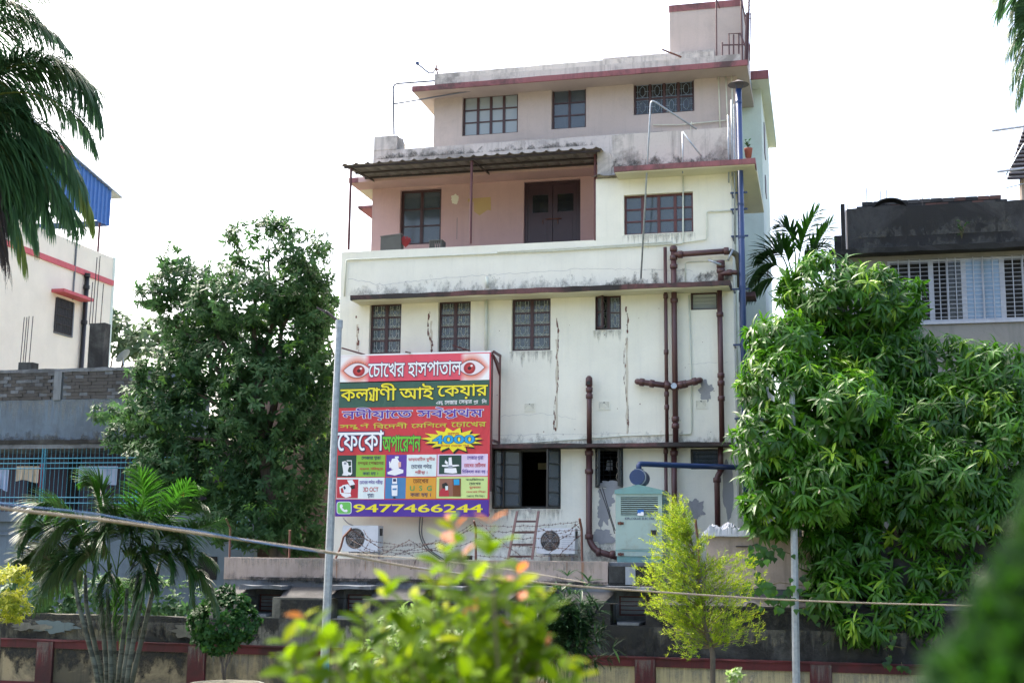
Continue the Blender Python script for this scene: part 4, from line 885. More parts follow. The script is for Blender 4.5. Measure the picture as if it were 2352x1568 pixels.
# frame, returned edge and brackets of the board
pbox('banner_hem', C_['white'], BB, bx0-.004, bx1+.002, YS-.004, YS+.03, bz1, bz1+.03)
m = MB(); m.box(bx1+.001, bx1+.03, YS+.03, YS+.08, bz0+.5, bz1+.02); m.box(bx0, bx1, YS+.03, YS+.07, bz1-.08, bz1-.04); m.box(bx0, bx1, YS+.03, YS+.07, bz0+.03, bz0+.07); m.build('frame', M['framered'], BB)
for (a, b) in (((1452, 95), (1490, 105)), ((1465, 850), (1480, 850))):
    z = S(a[0], a[1]).z; m = MB(); m.box(bx1+.031, bx1+.06, YS+.03, -.001, z-.03, z+.02); m.build('bracket', M['framered'], BB)
m = MB(); x = bx1+.04; m.box(x, x+.03, -.10, -.06, S(1480, 852).z, S(1480, 110).z); m.build('upright', M['framered'], BB)
m = MB(); m.hexa([(x-.02, YS+.03, S(1480, 130).z), (x+.02, YS+.03, S(1480, 130).z), (x+.02, -.02, S(1480, 270).z), (x-.02, -.02, S(1480, 270).z), (x-.02, YS+.03, S(1480, 118).z), (x+.02, YS+.03, S(1480, 118).z), (x+.02, -.02, S(1480, 190).z), (x-.02, -.02, S(1480, 190).z)]); m.build('gusset', M['framered'], BB)
for (a, b, c_, d) in ((192, 75, 375, 128), (1135, 52, 1275, 98), (735, 108, 768, 114)):
    p_, q_ = S(a, b, YS-.35), S(c_, d, YS+.05); m = MB(); dz = Vector((0, 0, .03)); dy = Vector((.012, .03, 0))
    m.hexa([p_-dy, p_+dy, q_+dy, q_-dy, p_-dy+dz, p_+dy+dz, q_+dy+dz, q_-dy+dz]); m.build('top_bracket', M['framered'], BB)

# ------------------------------------------------------------------ air conditioners
def ac(px0, px1, py0, py1, label, seed):
    y0, d = -.55, .32; a, b, c, e = RX(px0, px1, py0, py1, y0); T = thing('air_conditioner', ((a+b)/2, y0+d/2, c-.1), label, 'air conditioner', 'outdoor units on the facade')
    w = b-a; h = e-c; R_ = h*.40; cx = a+w*.36; cz = c+h*.5; n = 28
    m = MB(); m.box(a, b, y0+.02, y0+d, c, e)                    # casing body behind the front panel
    m.build('casing', M['acwhite'], T)
    m = MB(); ring = [(cx+R_*math.cos(2*math.pi*k/n), cz+R_*math.sin(2*math.pi*k/n)) for k in range(n)]
    def edge(g):                                                   # matching point on the rectangle around the fan
        dx, dy = math.cos(g), math.sin(g); x0_, x1_ = a, a+w*.72; t = min(((x1_-cx)/dx if dx > 1e-6 else 9), ((x0_-cx)/dx if dx < -1e-6 else 9), ((e-cz)/dy if dy > 1e-6 else 9), ((c-cz)/dy if dy < -1e-6 else 9)); return cx+dx*t, cz+dy*t
    for k in range(n):
        g0, g1 = 2*math.pi*k/n, 2*math.pi*(k+1)/n; p0, p1 = ring[k], ring[(k+1) % n]; q0, q1 = edge(g0), edge(g1)
        m.poly([(p0[0], y0, p0[1]), (q0[0], y0, q0[1]), (q1[0], y0, q1[1]), (p1[0], y0, p1[1])]); m.poly([(p0[0], y0, p0[1]), (p1[0], y0, p1[1]), (p1[0], y0+.018, p1[1]), (p0[0], y0+.018, p0[1])])
    m.box(a+w*.722, b, y0-.002, y0+.019, c, e); m.build('front_panel', M['acwhite'], T)
    m = MB(); m.poly([(cx+R_*.99*math.cos(2*math.pi*k/n), y0+.017, cz+R_*.99*math.sin(2*math.pi*k/n)) for k in range(n)]); m.build('fan_recess_shade', M['blackm'], T)  # black disc paints the shade behind the fan
    for k in range(5):
        g = 2*math.pi*k/5+seed; m = MB(); pts = []
        for t in range(7): u = t/6; pts.append((cx+R_*(.15+.8*u)*math.cos(g+u*.5), y0+.012, cz+R_*(.15+.8*u)*math.sin(g+u*.5)))
        for t in range(6, -1, -1): u = t/6; pts.append((cx+R_*(.15+.8*u)*math.cos(g+u*.2+1.0), y0+.004, cz+R_*(.15+.8*u)*math.sin(g+u*.2+1.0)))
        for t in range(6): m.poly([pts[t], pts[t+1], pts[12-t], pts[13-t]])
        m.build('fan_blade', M['acfan'], T)
    m = MB(); m.tube([(cx, y0-.004, cz), (cx, y0+.014, cz)], R_*.14, 12); m.build('fan_hub', M['acfan'], T)
    m = MB()
    for r in (.35, .55, .75, .95): q = [(cx+R_*r*math.cos(2*math.pi*k/24), y0-.006, cz+R_*r*math.sin(2*math.pi*k/24)) for k in range(25)]; m.tube(q, .0018, 3, False)
    for k in range(8): g = math.pi*k/4; m.bar((cx, y0-.008, cz), (cx+R_*math.cos(g), y0-.008, cz+R_*math.sin(g)), .002)
    m.build('fan_guard', M['wgrille'], T)
    for x in (a+w*.2, b-w*.2): m = MB(); m.box(x-.02, x+.02, y0+.03, -.002, c-.03, c-.002); m.box(x-.018, x+.018, -.04, -.003, c-.25, c-.031); m.build('bracket', M['wgrille'], T)
    m = MB(); m.box(b+.001, b+.02, y0+.1, y0+.22, e-.2, e-.06); m.build('valve_cover', M['blackm'], T)
    return T
T = ac(786, 868, 1206, 1266, 'white outdoor air conditioner unit under the left end of the banner', .3)
for k in range(9): a, b, c, e = RX(1290, 1316, 1222+k*5, 1223+k*5, -.56); 
T = ac(1232, 1320, 1212, 1271, 'white outdoor air conditioner unit to the right of the ladder', .9)
for k in range(9): a, b, c, e = RX(1290, 1316, 1226+k*4.6, 1227.4+k*4.6, -.556); pbox('vent_slit', M['wgrille'], T, a, b, -.5565, -.551, c, e)

# ------------------------------------------------------------------ boundary wall
W = thing('boundary_wall', (P(1000, 1400, -2.6).x, -2.6, 0), 'stepped grey and pink compound wall with vents in front of the clinic', 'wall')
y1, y2, yf = -2.765, -2.75, -3.35                                  # pink top, cement band, lower face
zt = P(955, 1284, y1).z; zpk = P(955, 1336, y1).z; zs1 = P(1000, 1345, y2).z; zs1 = P(1000, 1352, y2).z; zs0 = P(1000, 1378, yf).z; zbm = P(1100, 1503, yf).z
x0 = P(514, 1320, y1).x; x1 = P(1396, 1320, y1).x; xe = P(2450, 1320, y1).x
slab('pink_coping', M['boundpink'], W, x0, x1, y1, y1+.18, zpk, zt, .006, .3, 21)
pbox('rear_footing', M['wallgrey'], W, x0, xe, y2+.3, y2+.8, 0, zpk-.001)
M['ventblade'] = paint('dusty grey vent blade', (.24, .27, .30), .5)
vents = [(592, 651, 1364, 1404), (795, 853, 1364, 1407), (998, 1058, 1366, 1408), (1206, 1262, 1367, 1410), (1421, 1487, 1368, 1414)]
vr = [RX(*v, y2) for v in vents]
zlo = min(v[2] for v in vr)
wall('cement_band', M['wallgrey'], W, x0, xe, zlo-.15, zpk+.02, y2, .17, vr)
# sloping ledges between the vents and the lower face
xs = [x0]; 
for a, b, c, d in vr: xs += [a-.05, b+.05]
xs.append(xe)
for i in range(0, len(xs), 2):
    a, b = xs[i], xs[i+1]; m = MB(); fl = .16; n = max(2, int((b-a)/.12)); aa, bb = a+(fl if i else 0), b-(fl if i < len(xs)-2 else 0)
    for k in range(n+1):
        t = k/n; xt_ = a+(b-a)*t; xb_ = aa+(bb-aa)*t*1.0; j = .012*noise.noise(Vector((xt_*4, 1, 1))); xb_ = a+(b-a)*t+(fl*.9 if i and k == 0 else 0)-(fl*.9 if i < len(xs)-2 and k == n else 0)
        m.v += [(xt_, y2-.005, zs1+j), (xb_, yf-.0, zs0+j*1.5)]
    for k in range(n): q = 2*k; m.f.append((q, q+1, q+3, q+2))
    m.build('sloped_ledge', M['pebble'], W)
    for (e, s_) in ((0, 1), (n, -1)):
        top, bot = Vector(m.v[2*e]), Vector(m.v[2*e+1]); q = MB(); base = zlo-.12
        q.poly([top, bot, Vector((bot.x, bot.y, base)), Vector((top.x, top.y, base))]); q.build('ledge_cheek', M['wallgrey'], W)
# lower face: openings below each vent sill
lw = []
for a, b, c, d in vr: lw.append((a-.05, b+.05, zlo-.06, zs0+.001))
wall('lower_wall', M['wallgrey'] if 0 else M['wallpale'], W, x0-.001, vr[3][1]+.06, zbm, zs0, yf, .3, [(a, b, c, zs0+.5 if 0 else d-.001) for a, b, c, d in lw[:4]])
wall('dark_lower_wall', M['walldark'], W, vr[3][1]+.061, xe+6, zbm, zs0, yf, .3, [lw[4]])
for k, (a, b, c, d) in enumerate(vr):
    m = MB(); m.hexa([(a-.05+.12, yf, zlo-.06), (b+.05-.12, yf, zlo-.06), (b+.05, y2-.006, zlo-.03), (a-.05, y2-.006, zlo-.03)]+[(a-.05+.12, yf, zlo-.02), (b+.05-.12, yf, zlo-.02), (b+.05, y2-.006, zlo-.002), (a-.05, y2-.006, zlo-.002)]); m.build('vent_sill', M['cement'], W)
    o = MB(); fw = .025; o.box(a, b, y2+.08, y2+.12, d-fw, d); o.box(a, b, y2+.08, y2+.12, c, c+fw); o.box(a, a+fw, y2+.08, y2+.12, c+fw, d-fw); o.box(b-fw, b, y2+.08, y2+.12, c+fw, d-fw)
    f_ = o.build('vent_window', M['framered'], W); n = 4
    for r in range(n):
        q0 = c+fw+(d-c-2*fw)*r/n; pbox('louvre_blade', M['ventblade'], f_, a+fw, b-fw, y2+.10, y2+.106, q0+.008, q0+(d-c-2*fw)/n-.008, Matrix.Rotation(math.radians(18), 4, 'X'))
        if r: pbox('rail', M['framered'], f_, a+fw, b-fw, y2+.085, y2+.10, q0-.008, q0+.008)
    slab('vent_shade', M['wallgrey'], W, a-.16, b+.16, yf+.12, y2-.001, d+.10, d+.17, .018, .07, k*3)
tag(W.children[0], None)
# right part: mouldy block under the generator and beige wall
slab('mouldy_block', M['walldark'], W, x1+.02, P(1500, 1320, y1).x, y1-.02, y1+.16, P(1440, 1345, y1).z, P(1440, 1300, y1).z, .006, .2, 31)
pblock = plaster('grey patched cement', (.30, .33, .36), (.12, .13, .14), .5, .3)
pbox('patched_pier', pblock, W, P(1437, 1320, y1).x, P(1460, 1320, y1).x, y1-.03, y1-.021, P(1450, 1342, y1).z, P(1450, 1301, y1).z)
slab('beige_wall', M['boundpink'], W, P(1622, 1290, y1).x, P(1868, 1290, y1).x, y1-.005, y1+.2, zpk-.02, P(1700, 1232, y1).z, .008, .3, 41)
slab('shade_backing_wall', M['walldark'], W, P(1868, 1290, y1).x+.002, xe+3, y1+.03, y1+.22, zpk-.02, P(1700, 1240, y1).z, .01, .3, 43)  # added dark wall, its black stands for shade behind the mango
m = MB(); c = P(1727, 1399, yf-.002); m.poly([(c.x+.1*math.cos(k*.35), yf-.003, c.z+.105*math.sin(k*.35)) for k in range(18)])
c = P(1727, 1397, yf-.06); m.v = []; m.f = []; m.tube([(c.x, yf-.10, c.z), (c.x, yf+.2, c.z)], .105, 18, False); o = m.build('drain_hole', M['wallgrey'], W, smooth=True)
m = MB(); m.tube([(c.x, yf-.085, c.z), (c.x, yf-.084, c.z)], .094, 18); m.build('drain_void_shade', M['blackm'], W)  # black disc caps the drain, painting the shade inside it
m = MB(); m.tube(fillet([P(1740, 1248, y1-.03), P(1724, 1254, y1-.05), P(1690, 1254, y1-.03)], .05), .012, 6); m.build('bent_pipe', M['darkiron'], W)
# frieze of red frames and yellow panels (front garden wall)
M['panelc'] = plaster('cleaner yellow panel', (.38, .33, .19), (.16, .14, .09), .5, .5)
G = thing('garden_wall', (P(1100, 1540, yf-.1).x, yf-.1, 0), 'low wall with dark red posts and rails around faded yellow panels', 'wall')
yg = yf-.08; zr = P(1100, 1500, yg).z; xl, xr_ = P(-60, 1520, yg).x, P(2500, 1520, yg).x
pbox('rail', M['panelr'], G, xl, xr_, yg-.02, yg+.06, zr-.13, zr+.0)
pbox('base_rail', M['panelr'], G, xl, xr_, yg-.02, yg+.06, .0, .12)
px_ = [-30, 103, 452, 1482, 2000]; xs = [P(q, 1530, yg).x for q in (-40, 103, 452, 805, 1150, 1482, 1885, 2260)]
for x in xs: pbox('wall_post', M['panelr'], G, x-.17, x+.17, yg-.045, yg+.055, .0, zr-.005)
for a, b in zip(xs, xs[1:]):
    pbox('wall_panel', M['panely'] if a < xs[4]-.1 else M['panelc'], G, a+.175, b-.175, yg+.01, yg+.05, .121, zr-.131)
slab('capping', M['panelr'], G, xl, xr_, yg-.04, yg+.02, zr+.001, zr+.03, .01, .2, 51)
# left mouldy part of the wall, above the red rail
L2 = thing('old_left_wall', (P(230, 1450, yg+.1).x, yg+.1, 0), 'mouldy peeling old wall with faint blue paint behind the palm clump', 'wall')
slab('wall_body', M['moss'], L2, xl, P(515, 1450, yg).x, yg+.09, yg+.4, 0.0, P(230, 1412, yg+.1).z, .03, .2, 61)
blob('paint_trace', plaster('old pale blue paint', (.10, .14, .15), (.05, .055, .04), .9, .9), L2, P(120, 1440, yg).x, P(120, 1440, yg).z, .5, .10, yg+.045, 5, 60, .6)
for (a, b, rx, rz, s_) in ((430, 1450, .3, .10, 2), (60, 1440, .35, .07, 9)): blob('bare_plaster', M['wallpale'], L2, P(a, b, yg).x, P(a, b, yg).z, rx, rz, yg+.035, s_, 50, .7)
# rust runs on the pink wall
for px, l, w, c_ in ((938/2165*643+496+0, 1, 1, 1),): pass
for px, y0_, y1_, w in ((773, 1288, 1334, 2.2), (1338, 1290, 1345, 3.2), (839, 1288, 1312, 1.2), (857, 1288, 1306, 1), (1302, 1290, 1320, 1.2), (896, 1288, 1310, 1)):
    m = MB(); m.poly([P(px-w, y0_, y1-.012), P(px+w, y0_, y1-.012), P(px+w*.7, (y0_+y1_)/2, y1-.012), P(px+w*.3, y1_, y1-.012), P(px-w*.5, y1_-4, y1-.012)]); m.build('rust_run', M['stain'], W)

wall_vars = (zs0, vr, zlo, yf, y1, y2, zpk, zbm)
# ------------------------------------------------------------------ barbed wire on the wall
BW = thing('barbed_wire_fence', (P(1000, 1284, y1).x, y1+.09, zt), 'tangled rusty barbed wire on bent iron posts along the wall top', 'barbed wire')
yw = y1+.08
for pts in ([(527, 1284), (529, 1213), (519, 1190)], [(664, 1284), (666, 1217)], [(767, 1290), (783, 1255), (789, 1232), (807, 1213)], [(1093, 1286), (1093, 1212), (1088, 1195)], [(1337, 1288), (1336, 1215), (1331, 1190)], [(1606, 1330), (1604, 1250), (1597, 1192)]):
    m = MB(); q = [P(a, b, yw-.12*(i == len(pts)-1)) for i, (a, b) in enumerate(pts)]; m.tube(q, .022, 4); m.build('post', M['iron'], BW)
def strand(pts, seed, wob=2.2):
    r = random.Random(seed); q = []
    for (a, b), (c, d) in zip(pts, pts[1:]):
        n = max(2, int(math.hypot(c-a, d-b)/9))
        for k in range(n): t = k/n; q.append(P(a+(c-a)*t+r.uniform(-1, 1)*wob*.5, b+(d-b)*t+r.uniform(-1, 1)*wob*.6, yw-.05+.10*math.sin(k*.7+seed)))
    q.append(P(*pts[-1], yw)); m = MB(); m.tube(q, .0048, 4, False)
    for i in range(1, len(q)-1):
        if i % 1 == 0: d = Vector((r.uniform(-.3, .3), 0, 1)).normalized()*.02; e = Vector((1, .4, r.uniform(-.4, .4))).normalized()*.014; m.bar(q[i]-d, q[i]+d, .0035); m.bar(q[i]-e, q[i]+e, .005)
    m.build('strand', M['wire'], BW)
for i, s_ in enumerate(([(1088, 1207), (1165, 1208), (1250, 1206), (1331, 1197)], [(1090, 1222), (1200, 1220), (1334, 1217)], [(1092, 1238), (1210, 1236), (1336, 1230)], [(1093, 1256), (1210, 1254), (1336, 1262)], [(1094, 1276), (1170, 1280), (1260, 1276), (1336, 1278)],
    [(807, 1214), (850, 1245), (880, 1262), (920, 1264), (1000, 1258), (1088, 1212)], [(805, 1216), (835, 1232), (870, 1256), (960, 1252), (1040, 1240), (1090, 1205)], [(790, 1230), (850, 1262), (930, 1272), (1000, 1262), (1060, 1252), (1090, 1240)],
    [(800, 1250), (860, 1280), (900, 1276), (980, 1250), (1010, 1245), (1040, 1262)], [(835, 1216), (850, 1240), (838, 1262), (860, 1270)], [(870, 1276), (940, 1240), (975, 1260), (1050, 1274), (1093, 1278)], [(920, 1262), (958, 1280), (950, 1302), (938, 1310)],
    [(1240, 1212), (1265, 1226), (1300, 1222), (1331, 1200)], [(1262, 1270), (1285, 1240), (1310, 1225), (1322, 1202), (1333, 1215)], [(1280, 1278), (1320, 1240), (1336, 1225)], [(1100, 1200), (1140, 1235), (1175, 1262), (1210, 1284)], [(845, 1240), (905, 1250), (985, 1248), (1045, 1228), (1088, 1200)])): strand(s_, i, 2.4)
# ladder
LD = thing('ladder', (P(1200, 1284, -1.6).x, -1.6, zt-.2), 'short rusty red iron ladder leaning on the wall by the open window', 'ladder')
La = [(P(1167, 1284, -1.9), P(1188, 1173, -1.3)), (P(1222, 1284, -1.9), P(1237, 1173, -1.3))]
for a, b in La:
    m = MB(); d = Vector((.022, 0, 0)); e = Vector((0, .02, .0)); m.hexa([a-d-e, a+d-e, a+d+e, a-d+e, b-d-e, b+d-e, b+d+e, b-d+e]); m.build('stile', M['pipe'], LD)
for t in (.04, .22, .47, .74, .99 - .15): pass
for t in (.06, .30, .55, .78):
    a = La[0][0].lerp(La[0][1], t); b = La[1][0].lerp(La[1][1], t); m = MB(); e = Vector((0, .012, 0)); f_ = Vector((0, 0, .018)); m.hexa([a-e-f_, b-e-f_, b+e-f_, a+e-f_, a-e+f_, b-e+f_, b+e+f_, a+e+f_]); m.build('rung', M['pipe'], LD)
tag(pbox('stone_block', M['walldark'], None, P(1065, 1280, yw).x, P(1082, 1280, yw).x, y1+.02, y1+.14, zt+.0, zt+.075), 'small dark loose block sitting on the pink wall top', 'block') if 0 else None
m = MB(); a = P(1065, 1284, y1+.05).x; b = P(1082, 1284, y1+.05).x; m.box(a, b, y1+.02, y1+.14, zt+.006, zt+.08); tag(m.build('stone_block', M['walldark']), 'small dark loose block sitting on the pink wall top', 'block')
# hanging cables on the facade under the board
for i, pts in enumerate(([(965, 1185), (962, 1225), (975, 1258), (1012, 1284)], [(971, 1187), (967, 1230), (985, 1262), (1020, 1284)], [(788, 1188), (797, 1200), (812, 1207)])):
    pipe('wall_cable', [P(a, b, -.06-.02*i) for a, b in pts], .012, M['cement'] if i != 2 else M['peel'], (), fil=.15, n=6)
for i, pts in enumerate(([(1378, 1122), (1392, 1160), (1408, 1210), (1412, 1225)], [(1384, 1120), (1398, 1170), (1413, 1218)])): pipe('wall_cable', [P(a, b, -.2) for a, b in pts], .009, M['blackm'], (), n=5)
# ------------------------------------------------------------------ generator
yg0 = -1.95; a, b, c, d = RX(1414, 1521, 1134, 1291, yg0); dep = 1.15
GN = thing('generator', ((a+b)/2, yg0+dep/2, c), 'pale turquoise diesel generator cabinet with louvred front', 'generator')
hb = RX(1414, 1521, 1277, 1291, yg0)[3]
pbox('base_skid', M['gen2'], GN, a+.02, b-.02, yg0+.02, yg0+dep-.02, c, hb); zl0, zl1 = P(1468, 1207 - 0, yg0).z, P(1468, 1140, yg0).z
zl0 = P(1468, 1184, yg0).z
xv0, xv1 = P(1426, 1160, yg0).x, P(1511, 1160, yg0).x
wall('cabinet_front', M['gen'], GN, a, b, hb+.002, d, yg0, .03, [(xv0, xv1, zl0, zl1)])
m = MB(); m.box(a+.001, b-.001, yg0+.031, yg0+dep, hb+.003, d-.001); m.build('cabinet', M['gen'], GN)
z0, z1 = zl0, zl1; n = 9
pbox('louvre_void_shade', M['blackm'], GN, xv0, xv1, yg0+.027, yg0+.030, z0, z1)  # black sheet paints the shade between the slats
for k in range(n): q = z0+(z1-z0)*(k+.5)/n; pbox('louvre_slat', M['gen'], GN, xv0+.002, xv1-.002, yg0-.002, yg0+.022, q-.005, q+.005, Matrix.Rotation(math.radians(35), 4, 'X'))
zr_ = P(1468, 1112, yg0).z; m = MB(); xm = (a+b)/2
m.v += [(a-.015, yg0-.02, d), (b+.015, yg0-.02, d), (b+.015, yg0+dep+.02, d), (a-.015, yg0+dep+.02, d), (a-.015, yg0-.02, d+.07), (xm, yg0-.02, zr_), (b+.015, yg0-.02, d+.07), (b+.015, yg0+dep+.02, d+.07), (xm, yg0+dep+.02, zr_), (a-.015, yg0+dep+.02, d+.07)]
m.f += [(0, 1, 6, 5, 4), (1, 2, 7, 6), (4, 5, 8, 9), (5, 6, 7, 8), (3, 9, 8, 7, 2), (0, 4, 9, 3), (0, 3, 2, 1)]; m.build('roof', M['gen2'], GN)
# door with hinges, handle, emblem and lettering
dx0, dx1, dz0, dz1 = a+.09, P(1508, 1200, yg0).x, hb+.13, zl0-.015
m = MB(); m.box(dx0, dx1, yg0-.012, yg0-.001, dz0, dz1); o = m.build('front_door', M['gen'], GN)
for py in (1201, 1260+26): 
    z = P(1424, min(py, 1272), yg0).z; m = MB(); m.box(dx0-.05, dx0+.06, yg0-.024, yg0-.0125, z-.022, z+.022); m.tube([(dx0-.0, yg0-.03, z-.03), (dx0-.0, yg0-.03, z+.03)], .012, 6); m.build('hinge', M['iron'], o)
m = MB(); m.box(dx1-.10, dx1+.0, yg0-.05, yg0-.0125, (dz0+dz1)/2-.04, (dz0+dz1)/2+.05); m.build('handle', M['blackm'], o)
pbox('side_strip', M['gen2'], GN, a+.0, b, yg0-.006, yg0-.001, hb+.09, hb+.11)
q = RX(1464.5, 1479, 1170, 1183.5, yg0); pbox('emblem', flat('emblem blue', (40, 110, 190)), GN, q[0], q[1], yg0-.018, yg0-.0125, q[2], q[3])
m = MB(); w_, h_ = q[1]-q[0], q[3]-q[2]; m.poly([(q[0]+w_*u_, yg0-.0195, q[2]+h_*v_) for u_, v_ in ((.0, .0), (.0, .3), (.25, .5), (.4, .35), (.6, .62), (.95, .6), (1, .2), (1, 0))]); m.build('emblem_mark', C_['white'], GN)
text('KIRLOSKAR ELECTRIC', RX(1436, 1505, 1187.5, 1193, yg0), C_['navy'], None, .03, y=yg0-.010, lay=1.5, parent=GN)
# right side: louvre panels
for k in range(8): z = zl0+(zl1-zl0)*k/8; pbox('side_slat', M['gen2'], GN, b+.0005, b+.012, yg0+.12, yg0+dep-.12, z, z+.035, Matrix.Rotation(math.radians(-20), 4, 'Y'))
pbox('side_door', M['gen'], GN, b+.001, b+.012, yg0+.1, yg0+dep-.1, hb+.1, zl0-.08)
# silencer and exhaust pipe
ysl = -1.45; cx_, cz_ = P(1463, 1095, ysl-.3).x, P(1463, 1095, ysl-.3).z; r_ = .145
m = MB(); m.tube([(cx_, ysl-.30, cz_), (cx_, ysl-.28, cz_), (cx_+.02, ysl+.25, cz_), (cx_+.02, ysl+.27, cz_)], [r_*.97, r_, r_, r_*.9], 24); o = m.build('silencer', M['navy'], GN, smooth=False)
m = MB()
for yy in (ysl-.27, ysl+.24): m.tube([(cx_+.01, yy, cz_), (cx_+.01, yy+.02, cz_)], r_*1.06, 24)
m.build('silencer_band', M['galv'], o)
pbox('silencer_leg', M['navy'], GN, cx_-.03, cx_+.03, ysl-.1, ysl-.06, zr_-.02, cz_-r_+.02)
e0 = P(1480, 1067, -1.2); e1 = P(1700, 1073, -.14)
m = MB(); pts = fillet([(cx_, ysl-.05, cz_+r_*.9), (cx_, ysl-.05, e0.z), tuple(P(1600, 1070, -.75)), tuple(e1)], .16, 6); m.tube(pts, .052, 12); m.build('exhaust_pipe', M['navy'], GN, smooth=True)
m = MB(); m.tube([(cx_, ysl-.05, cz_+r_*.9), (cx_, ysl-.05, cz_+r_*.9+.03)], .085, 12); m.build('flange', M['navy'], GN)
# plinth behind the wall carrying the generator
pl = MB(); pl.box(a-.2, b+.9, y1+.19, -.26, 0, c-.001); tag(pl.build('generator_plinth', M['wallgrey']), 'grey concrete plinth under the turquoise generator', 'plinth')
pl = MB(); pl.box(P(790, 1280, -1).x-.6, a-.21, y2+.81, -.001, 0, 2.0); tag(pl.build('yard_floor', M['cement']), kind='structure')
# tarpaulin heap on the beige wall
def tarp():
    m = MB(); q0, q1, z0, z1 = RX(1612, 1732, 1198, 1232, y1); nx, ny = 46, 16; zb = P(1700, 1232, y1).z
    for j in range(ny+1):
        for i in range(nx+1):
            u_, v_ = i/nx, j/ny; x = q0+(q1-q0)*u_; y = y1-.1+.55*v_
            e = math.sin(math.pi*min(1, u_*1.02))**.6*math.sin(math.pi*min(1, v_*.8+.22))**.7 if v_ < .88 else .1
            if j == 0: e = 0
            f_ = noise.noise(Vector((x*5, y*5, 1)))*.07+abs(noise.noise(Vector((x*11+y*16, y*9, 4))))*.10+abs(noise.noise(Vector((x*24-y*20, y*21, 7))))*.05
            m.v.append((x+.03*noise.noise(Vector((x*9, y*9, 9))), y, zb+.01+max(0, e*(.20-.12*u_+f_*1.1))))
    for j in range(ny):
        for i in range(nx): q = j*(nx+1)+i; m.f.append((q, q+1, q+nx+2, q+nx+1))
    tag(m.build('tarpaulin', M['tarp'], smooth=False), 'crumpled white tarpaulin heaped on the beige wall beside the generator', 'tarpaulin')
tarp()

# ------------------------------------------------------------------ street lamps
yp = -4.6
LP = thing('street_lamp', (P(752, 1568, yp).x, yp, 0), 'tall galvanised lamp post in front of the left edge of the banner', 'street lamp', 'lamp posts along the garden wall')
b0 = P(746, 1600, yp); b0 = Vector((b0.x-.03, yp, 0)); tp = P(779, 738, yp); rad = .062
m = MB(); m.tube([b0, b0.lerp(tp, .5), tp], [.078, .066, .052], 10); m.build('pole', M['galv'], LP, smooth=False)
m = MB(); m.tube([tp-Vector((0, 0, .12)), tp+Vector((0, 0, .02))], .064, 10); m.build('collar', M['galv'], LP)
m = MB(); m.tube([tp-Vector((.0, 0, .02)), P(762, 725, yp), P(748, 715, yp)], .022, 6); m.build('arm', M['darkiron'], LP)
p0, p1 = P(752, 719, yp), P(730, 706, yp); m = MB(); dd = (p1-p0); nn = Vector((0, .07, 0)); uu = Vector((.0, 0, .025)); m.hexa([p0-nn-uu, p0+nn-uu, p1+nn*.8-uu, p1-nn*.8-uu, p0-nn+uu, p0+nn+uu, p1+nn*.8+uu*.4, p1-nn*.8+uu*.4]); m.build('lamp_head', M['darkiron'], LP)
m = MB(); c = b0.lerp(tp, (P(750, 1525, yp).z)/tp.z); m.tube([c-Vector((0, 0, .1)), c+Vector((0, 0, .1))], .077, 10); m.build('sticker', flat('faded blue label', (95, 160, 190)), LP)
yp2 = -3.66
LP = thing('street_lamp', (P(1829, 1568, yp2).x, yp2, 0), 'grey steel lamp post rising into the mango tree', 'street lamp', 'lamp posts along the garden wall')
b1 = P(1829, 1600, yp2); b1.z = 0; t1 = P(1819, 900, yp2); m = MB(); m.tube([b1, b1.lerp(t1, .5), t1], [.068, .06, .05], 8); m.build('pole', M['galv'], LP)
m = MB(); c = b1.lerp(t1, .05); m.tube([b1, b1+Vector((0, 0, .1))], .1, 8); m.build('base_plate', M['galv'], LP)

# ------------------------------------------------------------------ cables in front
def cable(name, pts, r, mat, label, cat='cable', group=None):
    c = [PD(a, b, d) for a, b, d in pts]; q = []
    for i in range(len(c)-1):
        a, b, c_, d = c[max(i-1, 0)], c[i], c[i+1], c[min(i+2, len(c)-1)]
        for k in range(8):
            t = k/8; q.append(.5*((2*b)+(c_-a)*t+(2*a-5*b+4*c_-d)*t*t+(3*b-a-3*c_+d)*t**3))
    q.append(c[-1]); m = MB(); m.tube(q, r, 6); return tag(m.build(name, mat, smooth=True), label, cat, group)
cable('rope', [(-300, 1125, 6.5), (0, 1166, 7), (250, 1195, 7.6), (500, 1231, 8.4), (760, 1268, 9.2), (1000, 1310, 10), (1300, 1343, 11.5), (1500, 1358, 12.5), (1830, 1378, 14), (2180, 1389, 15.5), (2600, 1396, 17)], .0085, M['rope'], 'long cream rope sagging across the whole view in front of the walls', 'rope')
cable('telephone_cable', [(-300, 1100, 6.3), (0, 1155, 7), (200, 1177, 7.4), (330, 1200, 7.8), (450, 1218, 8.2), (620, 1250, 8.7), (780, 1274, 9.3), (900, 1294, 9.8), (1100, 1322, 10.5)], .0045, M['bluerope'], 'thin blue cable running along the cream rope on the left')
cable('telephone_cable', [(560, 1240, 8.6), (700, 1262, 9), (820, 1272, 9.4), (1000, 1286, 10), (1200, 1312, 11), (1350, 1338, 11.6)], .004, M['clothc'], 'thin pinkish cable just above the rope over the pale pink wall')

# ------------------------------------------------------------------ left: grey building with the blue verandah grille
yc = 4.0
CB = thing('grey_building', (P(200, 1100, yc).x, yc+3, 0), 'grey cement house with brick parapet and blue verandah grille on the left', 'building')
cx0, cx1 = P(-200, 1000, yc).x, P(560, 1000, yc).x
zA, zB, zC, zD = P(150, 846, yc).z, P(150, 917, yc).z, P(150, 1012, yc).z, P(150, 1175, yc).z
pbox('plain_band', M['cblue'], CB, cx0, P(470, 950, yc).x, yc, yc+.25, zC, zB-.001)
slab('drip_ledge', M['walldark'], CB, cx0, P(470, 950, yc).x, yc-.12, yc-.001, zC-.09, zC+.02, .015, .2, 71)
